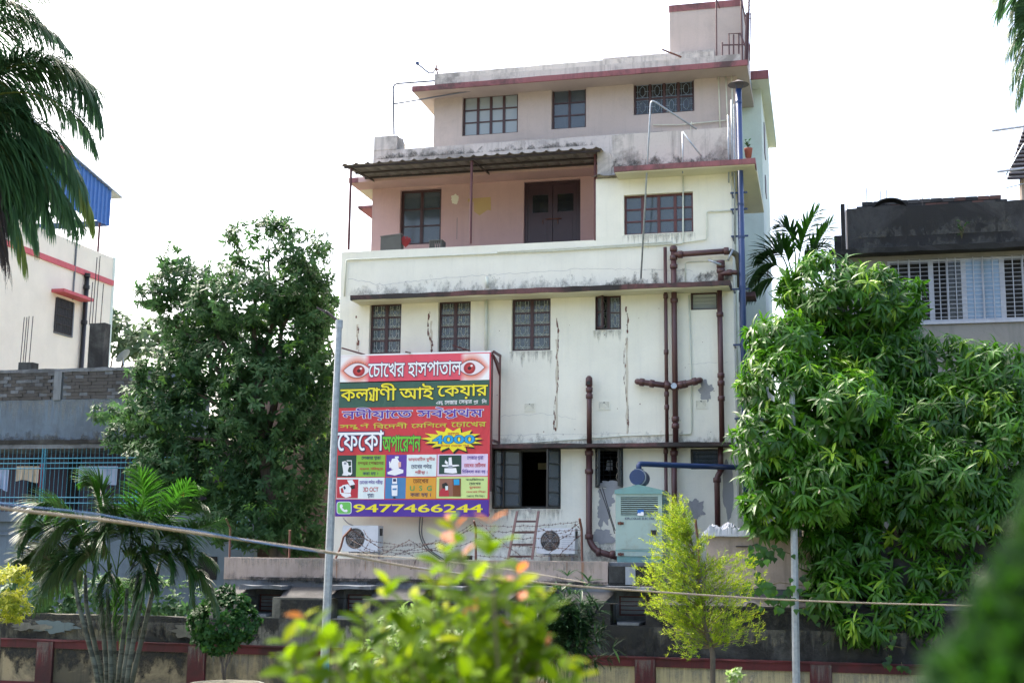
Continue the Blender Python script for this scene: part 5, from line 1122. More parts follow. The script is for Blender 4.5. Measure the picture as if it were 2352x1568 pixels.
# brick parapet, course by course
rows = 8; hh = (zA-zB-.09)/rows; r = random.Random(9)
brk = []
for k in range(5):
    m = MB(); jj = lambda: r.uniform(-.006, .006)
    m.hexa([(-.5+jj(), -.5, -.5), (.5+jj(), -.5, -.5), (.5, .5, -.5), (-.5, .5, -.5), (-.5+jj(), -.5+jj()*3, .5), (.5+jj(), -.5, .5), (.5, .5, .5), (-.5, .5, .5)])
    me = bpy.data.meshes.new('brick'); me.from_pydata(m.v, [], m.f); me.materials.append(M['brickdark'] if k < 4 else M['wallgrey']); brk.append(me)
xend = P(345, 880, yc).x; pbox('parapet_core', M['wallgrey'], CB, cx0, xend, yc+.035, yc+.2, zB, zA-.08); x_a = P(-10, 880, yc).x
for j in range(rows):
    x = x_a-.1*(j % 2)
    while x < xend:
        L = .235; mid = x+L/2
        if abs(mid-P(134, 880, yc).x) > .16 and abs(mid-P(322, 880, yc).x) > .14 and x+L < xend+.1:
            inst('brick', r.choice(brk), CB, Matrix.Translation((mid, yc+.02+r.uniform(-.008, .012), zB+hh*(j+.5))) @ Matrix.Diagonal((L-.007, .06, hh-.006, 1)))
        x += L
for q in (134, 322): slab('pilaster', M['cement'], CB, P(q-9, 880, yc).x, P(q+8, 880, yc).x, yc-.03, yc+.1, zB-.02, zA-.08, .01, .1, q)
slab('coping', M['wallgrey'], CB, cx0, xend+.02, yc-.02, yc+.22, zA-.09, zA, .012, .2, 72)
xe_ = P(470, 900, yc+1).x; pbox('roof_annex', M['cblue'], CB, xend-.05, xe_, yc+.3, yc+.5, zB, P(400, 850, yc).z)
# verandah
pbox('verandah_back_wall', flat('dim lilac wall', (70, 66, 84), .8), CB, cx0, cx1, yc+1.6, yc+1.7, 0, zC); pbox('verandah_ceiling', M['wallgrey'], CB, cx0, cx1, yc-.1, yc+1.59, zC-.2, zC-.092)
pbox('verandah_floor', M['cblue'], CB, cx0, cx1, yc-.1, yc+1.6, zD-.25, zD)
pbox('lower_wall', M['cblue'], CB, cx0, cx1+.4, yc-.0, yc+.2, 0, zD-.251)
xg0, xg1 = P(-20, 1100, yc).x, P(420, 1100, yc).x
m = MB(); x = xg0
while x < xg1: m.bar((x, yc-.06, zD), (x, yc-.06, zC-.1), .007); x += .125
m.build('grille_bars', M['bgrille'], CB)['kind'] = 'stuff'
for py in (1052, 1063, 1075, 1142, 1155): m = MB(); z = P(200, py, yc).z; m.bar((xg0, yc-.07, z), (xg1, yc-.07, z), .014); m.build('grille_rail', M['bgrille'], CB)
for px in (98, 104, 318, 410): x = P(px, 1100, yc).x; m = MB(); m.bar((x, yc-.08, zD), (x, yc-.08, zC-.1), .022); m.build('grille_post', M['bgrille'], CB)
def hanging(px0, px1, py0, py1, mat, label, name='hanging_cloth', y=yc+.3):
    a, b, c, d = RX(px0, px1, py0, py1, y); m = MB(); n = 14
    for k in range(n+1): t = k/n; w = .03*math.sin(t*17)+.015*math.sin(t*41); m.v += [(a+(b-a)*t, y+w, c+.04*math.sin(t*5)), (a+(b-a)*t, y+w*.4, d)]
    m.f = [(2*k, 2*k+2, 2*k+3, 2*k+1) for k in range(n)]; tag(m.build(name, mat), label, 'cloth', 'washing on the blue verandah')
hanging(-5, 20, 1078, 1125, M['clothb'], 'pale blue cloth at the left edge of the verandah'); hanging(37, 90, 1070, 1105, M['clothc'], 'beige cloth folded over a line on the verandah'); hanging(90, 101, 1062, 1120, M['redobj'], 'dark red cloth strip beside the blue grille post'); hanging(180, 270, 1070, 1110, M['clothb'], 'wide pale blue sheet in the middle of the verandah'); hanging(385, 425, 1080, 1140, paint('orange cloth', (.42, .13, .03), .8), 'orange cloth half hidden by the dark tree')
pbox('dark_doorway', M['dark'], CB, P(150, 1100, yc+1.5).x, P(178, 1100, yc+1.5).x, yc+1.55, yc+1.59, zD, zC-.3); pbox('dark_doorway', M['dark'], CB, P(60, 1100, yc+1.5).x, P(80, 1100, yc+1.5).x, yc+1.55, yc+1.59, zD, zC-.3)  # flat dark panels, colour stands for the unlit doorways
m = MB(); z = P(200, 1228, yc).z; m.box(cx0, P(400, 1228, yc).x, yc-.03, yc-.001, z-.02, z+.02); z = P(200, 1218, yc).z; m.box(cx0, P(400, 1228, yc).x, yc-.02, yc-.001, z-.008, z+.008); m.build('moulding', M['cblue'], CB)
for (a, b, c, d) in ((455, 498, 1277, 1330),): q = RX(a, b, c, d, yc); pbox('lower_shade_panel', M['dark'], CB, q[0], q[1], yc-.02, yc-.003, q[2], q[3])  # flat dark panel painted as the shade of a recess
# right wing hidden behind the tree, with barred window
q = RX(560, 750, 860, 1300, 5.5); DW = thing('rear_house', ((q[0]+q[1])/2, 7, 0), 'dim house wall with barred window glimpsed behind the dark tree', 'building')
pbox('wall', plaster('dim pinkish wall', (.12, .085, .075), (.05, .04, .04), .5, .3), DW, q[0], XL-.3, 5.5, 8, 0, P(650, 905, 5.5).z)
w_ = RX(640, 662, 1200, 1270, 5.48); fr = MB(); fr.box(w_[0], w_[1], 5.45, 5.49, w_[2], w_[3]); fr.build('window', M['dark'], DW)  # window is a solid block, its shade put into the dark colour
w_ = RX(548, 580, 1180, 1260, yc); m = MB()
for k in range(6): x = w_[0]+(w_[1]-w_[0])*k/5; m.bar((x, yc-.1, w_[2]), (x, yc-.1, w_[3]), .008)
for k in range(4): z = w_[2]+(w_[3]-w_[2])*k/3; m.bar((w_[0], yc-.1, z), (w_[1], yc-.1, z), .008)
m.build('window_cage', M['bgrille'], CB); pbox('lamp_post_box', M['frame'], DW, XL-.35, XL-.31, 5.4, 5.49, P(770, 712, 5.5).z, P(770, 700, 5.5).z) if 0 else None
# columns with rebar, dish
def rebar_column(px0, px1, pyt, pyb, rods, label, y=yc+.6, r_=.012):
    a, b, c, d = RX(px0, px1, pyt, pyb, y); T = thing('rebar_column', ((a+b)/2, y+.12, c), label, 'column', 'unfinished columns on the grey roof')
    slab('concrete_stub', M['walldark'], T, a, b, y, y+.28, c-.2, d, .008, .1, int(px0))
    for px, py in rods: x = P(px, py, y+.1); m = MB(); m.tube([(x.x-.02, y+.1, d-.02), (x.x, y+.1, x.z)], r_, 5); m.build('rod', M['darkiron'], T)
rebar_column(203, 238, 742, 850, [(213, 648), (223, 662-71), (230, 588), (238, 652)], 'tall black concrete stub with four rods beside the drain pipe')
rebar_column(42, 74, 832, 850, [(56, 728), (62, 728), (67, 726), (76, 726)], 'low concrete stub with four rods near the left edge')
DS = thing('satellite_dish', (P(285, 830, yc+.8).x, yc+.8, zA), 'tilted grey satellite dish on the grey building roof', 'satellite dish')
m = MB(); c0 = P(282, 817, yc+.8); ax = (P(303, 800, yc+.8)-P(263, 832, yc+.8)).normalized(); by = Vector((.25, -.9, .35)).normalized(); nn = ax.cross(by).normalized()
for k in range(20): g = 2*math.pi*k/20; m.v.append(tuple(c0+ax*.24*math.cos(g)+by*.2*math.sin(g)))
m.v.append(tuple(c0+nn*.05)); m.f += [(k, (k+1) % 20, 20) for k in range(20)]; m.build('dish', M['dish'], DS, smooth=True)
m = MB(); m.tube([c0, c0+Vector((.06, 0, -.3))], .015, 5); m.build('stand', M['galv'], DS)
# ------------------------------------------------------------------ left: cream house with red bands (its side wall runs away from us)
pf = P(254, 700, 13.0); xs_ = pf.x
def SX(px, py): d = ray(px, py); return CAM+d*((xs_-CAM.x)/d.x)
yfar = 13.0; ynear = SX(20, 700).y
TH = thing('cream_house', (xs_-2, 9, 0), 'cream house with coral red bands and a blue sheet roof shed at left', 'building')
ynr = SX(-260, 700).y if SX(-260, 700).y < yfar else -2
ynr = max(ynr, yc+1.8)
ztop = SX(254, 590).z; zb_a = SX(254, 655).z; zb_b = SX(254, 645).z
pbox('side_wall', M['bcream'], TH, xs_-4, xs_, ynr, yfar, 0, ztop)
pbox('red_band', M['bred'], TH, xs_+.001, xs_+.05, ynr, yfar+.04, zb_a, zb_b+.03)
a, b = SX(125, 725), SX(163, 735); z0, z1 = SX(144, 766).z, SX(144, 688).z
m = MB(); m.box(xs_+.002, xs_+.03, a.y, b.y, z0, z1); o = m.build('window', M['blackm'], TH)  # solid black block, colour stands for the shaded window opening
m = MB(); n = 7
for k in range(n+1): y = a.y+(b.y-a.y)*k/n; m.bar((xs_+.05, y, z0), (xs_+.05, y, z1), .012)
for k in range(5): z = z0+(z1-z0)*k/4; m.bar((xs_+.055, a.y, z), (xs_+.055, b.y, z), .014)
m.build('grille', M['darkiron'], o); m = MB(); m.box(xs_+.001, xs_+.04, b.y, b.y+.1, z0-.05, z1); m.box(xs_+.001, xs_+.04, a.y, b.y, z0-.06, z0-.001); m.build('frame', M['cement'], o)
zs_ = SX(165, 688).z; pbox('window_shade', M['bred'], TH, xs_+.001, xs_+.45, a.y-.25, b.y+.5, zs_+.02, zs_+.12)
yd = SX(190, 700).y; zt2 = SX(196, 630).z; m = MB(); m.tube([(xs_+.1, yd, 0), (xs_+.1, yd, zt2)], .075, 10); o = m.build('drain_pipe', M['blackm'], TH, smooth=True)
m = MB()
for py in (632, 660, 742): z = SX(193, py).z; m = MB(); m.tube([(xs_+.1, yd, z-.06), (xs_+.1, yd, z+.06)], .1, 10); m.build('pipe_collar', M['blackm'], o)
m = MB(); y = SX(170, 620).y; m.tube([(xs_+.03, y, SX(170, 690).z), (xs_+.03, y, ztop+.02)], .03, 6); m.build('white_cable', M['cement'], TH)
pbox('corner_pier', M['cyanw'], TH, xs_-.35, xs_+.012, yfar-.001, yfar+.15, 0, ztop+.04)
# shed of blue sheets on its roof
SH = thing('roof_shed', (xs_-1, yfar-2, ztop), 'blue corrugated sheet shed wall with sloped roof on top of the cream house', 'shed')
ys0 = SX(80, 300).y; ys1 = yfar-.35; P0 = SX(250, 520); ys1 = P0.y
zb0 = SX(250, 520).z; zt0 = SX(250, 437).z; zt_n = SX(152, 352).z; yn_ = SX(152, 400).y; sl_ = (zt_n-zt0)/(yn_-ys1)
k = 0; y = ys1
while y > yn_-2.2:
    m = MB(); y_ = y-.24; h0 = zt0+sl_*(y-ys1); h1 = zt0+sl_*(y_-ys1)
    m.v += [(xs_, y, zb0), (xs_+.04, y-.03, zb0), (xs_+.04, y-.09, zb0), (xs_, y-.12, zb0), (xs_, y_, zb0)]; tops = [y, y-.03, y-.09, y-.12, y_]
    m.v += [(v[0], v[1], zt0+sl_*(v[1]-ys1)) for v in m.v[:5]]; m.f += [(i, i+1, i+6, i+5) for i in range(4)]
    m.build('blue_sheet', M['blue'], SH); y = y_
m = MB(); ov = ys1+.55; f_ = lambda yy: zt0+sl_*(yy-ys1)
m.hexa([(xs_-3, yn_-2.4, f_(yn_-2.4)), (xs_+.12, yn_-2.4, f_(yn_-2.4)), (xs_+.12, ov, f_(ov)), (xs_-3, ov, f_(ov)), (xs_-3, yn_-2.4, f_(yn_-2.4)+.05), (xs_+.12, yn_-2.4, f_(yn_-2.4)+.05), (xs_+.12, ov, f_(ov)+.05), (xs_-3, ov, f_(ov)+.05)]); m.build('roof_sheet', M['galv'], SH)
pbox('underside_beam', M['navy'], SH, xs_-3, xs_-.01, ys1-.1, ys1-.02, zb0, zb0+.2)
yq = SX(232, 560).y; m = MB(); m.tube([(xs_-.1, yq, ztop-.05), (xs_-.1, yq, zb0+.01)], .04, 6); m.build('post', M['framered'], SH)
m = MB(); a = SX(140, 345); m.hexa([(xs_+.05, SX(120, 330).y, SX(120, 352).z), (xs_+.1, SX(120, 330).y, SX(120, 352).z), (xs_+.1, SX(156, 350).y, SX(156, 360).z), (xs_+.05, SX(156, 350).y, SX(156, 360).z), (xs_+.05, SX(120, 330).y, SX(120, 322).z), (xs_+.1, SX(120, 330).y, SX(120, 322).z), (xs_+.1, SX(156, 350).y, SX(156, 343).z), (xs_+.05, SX(156, 350).y, SX(156, 343).z)]); m.build('red_flashing', M['bred'], SH)

# ------------------------------------------------------------------ right: black parapet house
yd = 2.4
DB = thing('black_parapet_house', (P(2200, 900, yd).x, yd+3, 0), 'house with soot black parapet and white barred windows behind the mango', 'building')
dx0 = P(1946, 520, yd).x; dx1 = P(2520, 520, yd).x
zt, z1 = P(2148, 470, yd).z, P(2148, 571, yd).z; ztd, z1d = zt, z1
slab('parapet', M['black'], DB, dx0, dx1, yd, yd+.2, z1, zt, .012, .3, 81); pbox('parapet_side', M['boundpink'], DB, dx0-.03, dx0-.001, yd-.0, yd+.2, z1, zt-.02)
pbox('left_wall', M['black'], DB, P(1915, 520, yd+1).x, dx0-.031, yd+1, yd+1.2, 0, P(1925, 541, yd+1).z); pbox('rear_post', M['black'], DB, dx0-.12, dx0-.032, yd+.21, yd+.5, z1, P(1940, 462, yd).z)
slab('ledge', M['walldark'], DB, dx0-.4, dx1, yd-.35, yd-.001, z1-.12, z1-.002, .015, .25, 82)
wz1, wz0 = P(2200, 592, yd).z, P(2200, 737, yd).z
beige = plaster('grey beige wall', (.26, .25, .23), (.14, .14, .13), .4, .3)
wx0 = P(2040, 660, yd).x
wall('front_wall', beige, DB, dx0+.01, dx1, 0, z1-.121, yd, .25, [(wx0, dx1-.05, wz0, wz1)])
interior(DB, wx0, dx1-.05, wz0, wz1, yd+.25, 1.8)
xs2 = [P(q, 660, yd).x for q in (2040, 2075, 2140, 2197, 2217, 2302, 2352, 2420)]
for i, (a, b) in enumerate(((2140, 2215), (2215, 2304), (2304, 2400), (2040, 2140))):
    x0, x1 = P(a, 660, yd).x, P(b, 660, yd).x; m = MB(); fw = .05
    m.box(x0, x0+fw, yd+.05, yd+.1, wz0, wz1); m.box(x1-fw, x1, yd+.05, yd+.1, wz0, wz1); m.box(x0+fw, x1-fw, yd+.05, yd+.1, wz1-fw, wz1); m.box(x0+fw, x1-fw, yd+.05, yd+.1, wz0, wz0+fw); xm = (x0+x1)/2; m.box(xm-.02, xm+.02, yd+.05, yd+.1, wz0+fw, wz1-fw)
    o = m.build('sliding_window', M['wgrille'], DB)
    if i == 1:
        pbox('pane', M['glass_skypaint'], o, x0+fw, xm-.02, yd+.07, yd+.076, wz0+fw, wz1-fw); pbox('pane', M['glass_skypaint'], o, xm+.02, x1-fw, yd+.07, yd+.076, wz0+fw, wz1-fw)
    elif i == 0: pbox('pane', M['glassdk'], o, xm+.02, x1-fw, yd+.07, yd+.076, wz0+fw, wz1-fw)
    g = MB(); n = 15
    for k in range(1, n): z = wz0+(wz1-wz0)*k/n; g.bar((x0, yd-.01, z), (x1, yd-.01, z), .0065)
    for k in range(1, 4): x = x0+(x1-x0)*k/4; g.bar((x, yd-.02, wz0), (x, yd-.02, wz1), .010)
    g.build('grille', M['wgrille'], o)
pbox('window_sill', M['wgrille'], DB, wx0-.05, dx1, yd-.05, yd-.001, wz0-.06, wz0-.001)
for (a, b, c, d, mt) in ((2335, 2352, 610, 650, 'cloth'), (2190, 2200, 640, 680, 'cyan'),):
    q = RX(a, b, c, d, yd+.5); 
    m = MB(); n = 8
    for k in range(n+1): t = k/n; m.v += [(q[0]+(q[1]-q[0])*t, yd+.5+.02*math.sin(9*t), q[2]), (q[0]+(q[1]-q[0])*t, yd+.5, q[3])]
    m.f = [(2*k, 2*k+2, 2*k+3, 2*k+1) for k in range(n)]; m.build('curtain', M['cloth'] if mt == 'cloth' else tq, DB)
# brick wall on its roof, arch
yb2 = yd+1.2; RW = thing('rooftop_brick_wall', (P(2150, 455, yb2).x, yb2, zt-.3), 'rough unfinished dark brick wall on the black parapet roof', 'wall')
r = random.Random(3); zbase = P(2150, 475, yb2).z-.25; n_rows = 8
bm2 = []
for k in range(3):
    me = bpy.data.meshes.new('brick'); q = MB(); j = lambda: r.uniform(-.02, .02); q.hexa([(-.5, -.5, -.5), (.5, -.5, -.5), (.5, .5, -.5), (-.5, .5, -.5), (-.5+j(), -.5+j(), .5+j()), (.5+j(), -.5, .5), (.5, .5, .5), (-.5, .5, .5)]); me.from_pydata(q.v, [], q.f); me.materials.append([M['brickdark'], M['brickred'], M['black']][k]); bm2.append(me)
xa_, xb_ = P(1979, 460, yb2).x, P(2293, 450, yb2).x; H = .098
ztl = lambda x: P(1979, 466, yb2).z+(P(2293, 446, yb2).z-P(1979, 466, yb2).z)*0+0
zt_b = (P(1979, 464, yb2).z+P(2293, 447, yb2).z)/2; nr = int((zt_b-zbase)/H)
for j in range(nr):
    x = xa_-.12*(j % 2) if j else xa_; z = zt_b-H*(j+.5)
    while x < xb_+(.1 if j > 1 else 0):
        L = .245; inst('brick', r.choice(bm2), RW, Matrix.Translation((x+L/2, yb2+.06+r.uniform(-.01, .01), z)) @ Matrix.Diagonal((L-.014, .12, H-.014, 1))); x += L
pbox('mortar_core', M['black'], RW, xa_+.02, xb_, yb2+.03, yb2+.1, zbase-.2, zt_b-.02)
AR = thing('concrete_arch', (P(2044, 470, yd+.5).x, yd+.7, zt-.2), 'dark semicircular concrete ring standing behind the black parapet', 'arch')
m = MB(); c0 = P(2044, 482, yd+.6); R0 = .40
for k in range(17): g = math.pi*k/16; m.v += [(c0.x+math.cos(g)*R0*q_, yd+y_, c0.z-.04+math.sin(g)*(R0*.72)*q_) for q_, y_ in ((1, .5), (.9, .5), (.9, .8), (1, .8))]
for k in range(16): q = 4*k; m.f += [(q+i, q+(i+1) % 4, q+4+(i+1) % 4, q+4+i) for i in range(4)]
m.f += [(3, 2, 1, 0), (64, 65, 66, 67)]; m.build('ring', M['walldark'], AR); pbox('infill', M['brickdark'], AR, c0.x-R0*.9, c0.x+R0*.9, yd+.6, yd+.7, c0.z-.3, c0.z+.1)
for i, (px, py) in enumerate(((1990, 432), (2022, 438), (2036, 436), (2118, 450), (1947, 470))):
    m = MB(); a = P(px, py, yd+.8); m.tube([a, a-Vector((0, 0, .7))], .008, 4); tag(m.build('rebar_rod', M['darkiron']), ['thin rod sticking up left of the concrete ring', 'thin rod behind the top of the ring', 'thin rod just right of the ring top', 'short rod over the brick wall', 'rod at the left end of the black parapet'][i], 'rod', 'rods on the black roof')
# shack at the right edge
ye_ = 6; SK = thing('rooftop_shack', (P(2352, 400, ye_).x, ye_, 8), 'corrugated sheet roof shack with pale poles at the right edge', 'shed')
m = MB(); pts = [(2352+40, 230), (2352+40, 430), (2340, 408), (2318, 411), (2333, 350), (2351, 290)]
m.hexa([P(2313, 411, ye_), P(2450, 405, ye_), P(2450, 405, ye_+1), P(2330, 411, ye_+1), P(2356, 280, ye_+1.5), P(2480, 270, ye_+1.5), P(2480, 270, ye_+2), P(2360, 280, ye_+2)]); m.build('roof', M['corr'], SK)
for k in range(14): t = k/14; a = P(2313, 411, ye_).lerp(P(2356, 280, ye_+1.5), t); b = P(2450, 405, ye_).lerp(P(2480, 270, ye_+1.5), t); m = MB(); m.tube([a-Vector((0, .03, 0)), b-Vector((0, .03, 0))], .035, 6); m.build('sheet_ridge', M['darkiron'], SK)
for (a, b, c, d, w) in ((2278, 301, 2400, 284, .03), (2290, 395, 2400, 380, .03), (2311, 432, 2360, 420, .012), (2303, 415, 2352, 330, .015)):
    m = MB(); m.tube([P(a, b, ye_-.4), P(c, d, ye_-.4)], w, 6); m.build('pole', M['wgrille'] if w > .02 else M['galv'], SK)
m = MB(); m.tube([P(2350, 500, ye_+.3), P(2347, 405, ye_+.3)], .06, 6); m.build('post', paint('pale wood', (.4, .34, .3), .8), SK); pbox('shack_wall', M['boundpink'], SK, P(2352, 450, ye_).x, P(2480, 450, ye_).x, ye_+.5, ye_+.7, zt-1, P(2352, 412, ye_).z)
m = MB(); m.tube([P(2120, 445, ye_), P(2220, 400, ye_), P(2310, 326, ye_), P(2400, 240, ye_)], .006, 4); tag(m.build('overhead_wire', M['galv']), 'faint thin wire slanting up to the right edge', 'wire')
pbox('roof_support', M['black'], DB, dx0, dx1, yd+.21, yd+6, 0, z1+.1)
# planter
c = P(520, 1580, -5.2); PL = thing('planter', (c.x, -5.2, 0), 'round low planter with red and white rim below the clipped shrub', 'planter')
zp_ = P(520, 1574, -5.2).z; m = MB(); m.tube([(c.x, -5.2, 0), (c.x, -5.2, zp_)], .58, 24); m.build('wall', M['panelr'], PL); m = MB(); m.tube([(c.x, -5.2, zp_+.001), (c.x, -5.2, zp_+.04)], .61, 24); m.build('rim', M['wallpale'], PL); m = MB(); m.tube([(c.x, -5.2, zp_+.041), (c.x, -5.2, zp_+.05)], .52, 24); m.build('soil', M['moss'], PL)

# grime on the compound walls and side houses
zs0, vr, zlo, yf, y1, y2, zpk, zbm = wall_vars; zr = P(1100, 1500, -3.43).z; yg = -3.43
xr_w = P(1396, 1300, y1).x
grime('up', W, x0 if False else P(516, 1300, y1).x, xr_w, zpk, zpk+.28, y1-.016); grime('down', W, P(516, 1300, y1).x, xr_w, P(955, 1284, y1).z-.3, P(955, 1284, y1).z-.01, y1-.019)
a_w, b_w = P(516, 1400, yf).x, vr[4][1]+7
segs = [a_w]+[q for v in vr for q in (v[0]-.07, v[1]+.07)]+[b_w]
for i in range(0, len(segs), 2): grime('black', W, segs[i]+.12*(i > 0), segs[i+1]-.12*(i < len(segs)-2), zs0-.75, zs0-.03, yf-.002)
grime('pale', W, a_w, vr[3][1], zbm+.05, zlo-.08, yf-.004); grime('pale', W, vr[3][1]+.1, b_w, zbm+.02, zlo-.08, yf-.003)
grime('black', W, a_w, vr[4][1]+1, zpk-.09, zpk+.05, y1-.022)
for a, b, c, d in vr: grime('black', W, a-.2, b+.2, zlo-.7, zlo-.08, yf-.006)
for a, b in zip(xs, xs[1:]): pass
gx = [P(q, 1530, yg).x for q in (-40, 103, 452, 805, 1150, 1482, 1885, 2260)]
for i, (a, b) in enumerate(zip(gx, gx[1:])): grime('black' if i < 2 else 'down', G, a+.18, b-.18, .13, zr-.135, yg+.008)
for a in gx: grime('down', G, a-.17, a+.17, .1, zr-.02, yg-.047)
grime('black', L2, gx[0], P(515, 1450, yg).x, zr+.03, P(230, 1412, yg+.1).z, yg+.06); grime('pale', L2, gx[0], P(515, 1450, yg).x, zr, P(230, 1412, yg+.1).z-.1, yg+.052)
grime('down', CB, cx0, P(470, 950, yc).x, zC+.03, zB-.01, yc-.003); grime('up', CB, cx0, P(470, 950, yc).x, zC+.02, zC+.5, yc-.007)
grime('up', DB, dx0, dx1, z1d, z1d+.6, 2.4-.02); grime('up', DB, dx0, dx1, z1d+.3, ztd-.02, 2.4-.024)

# ------------------------------------------------------------------ vegetation
M['lf_dark'] = leafmat('dark glossy tree leaves', (.022, .062, .028), (.055, .125, .042), (.11, .24, .03), .3, .5, .2)  # greens lightened and blued, so haze sits in the leaf colour
M['lf_mango'] = leafmat('mango leaves', (.011, .055, .004), (.060, .185, .009), (.19, .34, .02), .33, .4, .4)
M['lf_coco'] = leafmat('coconut leaflets', (.024, .068, .036), (.05, .12, .045), (.14, .18, .03), .32, .45, .35)
M['lf_dry'] = leafmat('dry brown leaflets', (.022, .018, .02), (.045, .035, .03), None, .2, .6)
M['lf_areca'] = leafmat('areca palm leaflets', (.008, .03, .010), (.022, .07, .014), (.06, .16, .015), .22, .38, .45)
M['lf_arecal'] = leafmat('light areca leaflets', (.02, .085, .006), (.035, .125, .010), (.1, .2, .02), .35, .42, .3)
M['lf_fore'] = leafmat('bright shrub leaves', (.018, .055, .003), (.12, .20, .003), (.30, .34, .005), .42, .6, .06)
M['lf_red'] = leafmat('red orange young leaves', (.22, .04, .02), (.38, .11, .02), (.42, .16, .03), .45, .5, .15)
M['lf_gold'] = leafmat('golden yellow foliage', (.05, .13, .008), (.24, .34, .012), (.42, .47, .02), .35, .55, .2)
M['lf_yel'] = leafmat('yellow green hedge leaves', (.07, .13, .01), (.30, .33, .02), (.5, .48, .06), .35, .5, .25)
M['lf_box'] = leafmat('small round shrub leaves', (.010, .044, .014), (.026, .09, .018), (.06, .16, .015), .25, .5, .2)
M['lf_lady'] = leafmat('lady palm leaves', (.008, .03, .014), (.022, .065, .02), (.05, .12, .02), .22, .4, .4)
M['lf_thuja'] = leafmat('dense dark hedge foliage', (.002, .015, .002), (.02, .075, .003), (.07, .16, .01), .3, .5)
M['lf_vine'] = leafmat('heart shaped vine leaves', (.012, .045, .014), (.035, .11, .018), (.09, .22, .02), .3, .42, .35)
M['lf_far'] = leafmat('distant hazy foliage', (.04, .075, .045), (.09, .14, .07), (.13, .2, .08), .3, .6, .2)  # haze of distance is mixed into these leaf colours
M['lf_var'] = leafmat('pale variegated leaves', (.05, .14, .02), (.18, .27, .08), (.42, .48, .27), .4, .45, .3)

def leaf_shape(L, W, seg=3, droop=.3, fold=.25, widths=None):
    """one leaf along +X, midrib folded, drooping towards -Z; returns verts (n,3) and faces"""
    ws = widths or [.15, 1, .75, 0]; n = len(ws)-1; v = []; f = []
    for i, w in enumerate(ws):
        t = i/n; x = L*t; z = -droop*L*t*t; hw = W/2*w
        v += [(x, -hw, z+fold*hw), (x, 0, z), (x, hw, z+fold*hw)]
    for i in range(n):
        a = 3*i
        if i == n-1: f += [(a, a+3+1, a+1), (a+1, a+4, a+2)]
        else: f += [(a, a+3, a+4, a+1), (a+1, a+4, a+5, a+2)]
    return np.array(v, float), f
class Leaves:
    def __init__(s): s.V = []; s.F = []; s.T = []; s.n = 0
    def add(s, shape, pos, d, up, scale, tone):
        x = Vector(d).normalized(); y = Vector(up).cross(x)
        y = y.normalized() if y.length > 1e-4 else x.orthogonal().normalized(); z = x.cross(y)
        R = np.array((x, y, z)); v = shape[0]*scale @ R + np.array(pos); s.V.append(v)
        s.F += [tuple(s.n+i for i in q) for q in shape[1]]; s.T += [tone]*len(v); s.n += len(v)
    def build(s, name, mat, parent, kind='stuff', loc=None):
        a = np.concatenate(s.V); loc = Vector(loc) if loc else Vector(a.mean(0)); me = bpy.data.meshes.new(name)
        me.from_pydata((a-np.array(loc)).tolist(), [], s.F); me.materials.append(mat)
        at = me.attributes.new('tone', 'FLOAT', 'POINT'); at.data.foreach_set('value', s.T); me.shade_smooth()
        o = bpy.data.objects.new(name, me); COL.objects.link(o); place(o, loc, parent)
        if kind: o['kind'] = kind
        return o
def mat4(pos, d, up, s):
    x = Vector(d).normalized(); y = Vector(up).cross(x); y = y.normalized() if y.length > 1e-4 else x.orthogonal().normalized(); z = x.cross(y)
    m = Matrix((x, y, z)).transposed().to_4x4(); m.translation = Vector(pos); return m @ Matrix.Scale(s, 4)
def leaf_meshes(shape, mat, tones):
    o = []
    for t in tones:
        me = bpy.data.meshes.new('leaf'); me.from_pydata(shape[0].tolist(), [], shape[1]); me.materials.append(mat); at = me.attributes.new('tone', 'FLOAT', 'POINT'); at.data.foreach_set('value', [t]*len(shape[0])); me.shade_smooth(); o.append(me)
    return o
def ellip(px, py, rx, ry, y, ryd=None):            # ellipsoid given by its picture outline and depth
    c = P(px, py, y); k = (y+25)/FPX; return c, Vector((rx*k, (ryd if ryd else (rx+ry)/2*k), ry*k))
def crown_points(ells, spacing, r, gap=.36):
    out = []
    for i, (c, s) in enumerate(ells):
        area_ = 4*math.pi*((s.x*s.y)**1.6+(s.x*s.z)**1.6+(s.y*s.z)**1.6)**(1/1.6)/3**(1/1.6); n = int(area_/spacing**2)
        for k in range(n):
            d = Vector((r.gauss(0, 1), r.gauss(0, 1), r.gauss(0, 1))).normalized()
            if d.y > .55: continue
            q = 1+.22*noise.noise(Vector((d.x*2+i*9, d.y*2, d.z*2)))-.25*r.random()**2; p = c+Vector((d.x*s.x, d.y*s.y, d.z*s.z))*q
            if any(j != i and sum(((p-c2)[a]/s2[a])**2 for a in range(3)) < .5 for j, (c2, s2) in enumerate(ells)): continue
            if noise.noise(p*1.15+Vector((3, 1, 7))) > gap: continue
            out.append((p, Vector((d.x/s.x, d.y/s.y, d.z/s.z)).normalized()))
    return out
def limbs(name, base, targets, r0, mat, parent, seed=0):
    rr = random.Random(seed); m = MB(); base = Vector(base)
    for t in targets:
        t = Vector(t); q = []
        for k in range(7):
            u = k/6; p = base.lerp(t, u); p.z += (t.z-base.z)*.12*math.sin(math.pi*u); p += Vector((rr.uniform(-1, 1), rr.uniform(-1, 1), 0))*.05*(t-base).length*(.3 if k in (0, 6) else 1)*.6; q.append(p)
        m.tube(q, [r0*(1-.85*k/6) for k in range(7)], 6)
    return m.build(name, mat, parent, smooth=True)
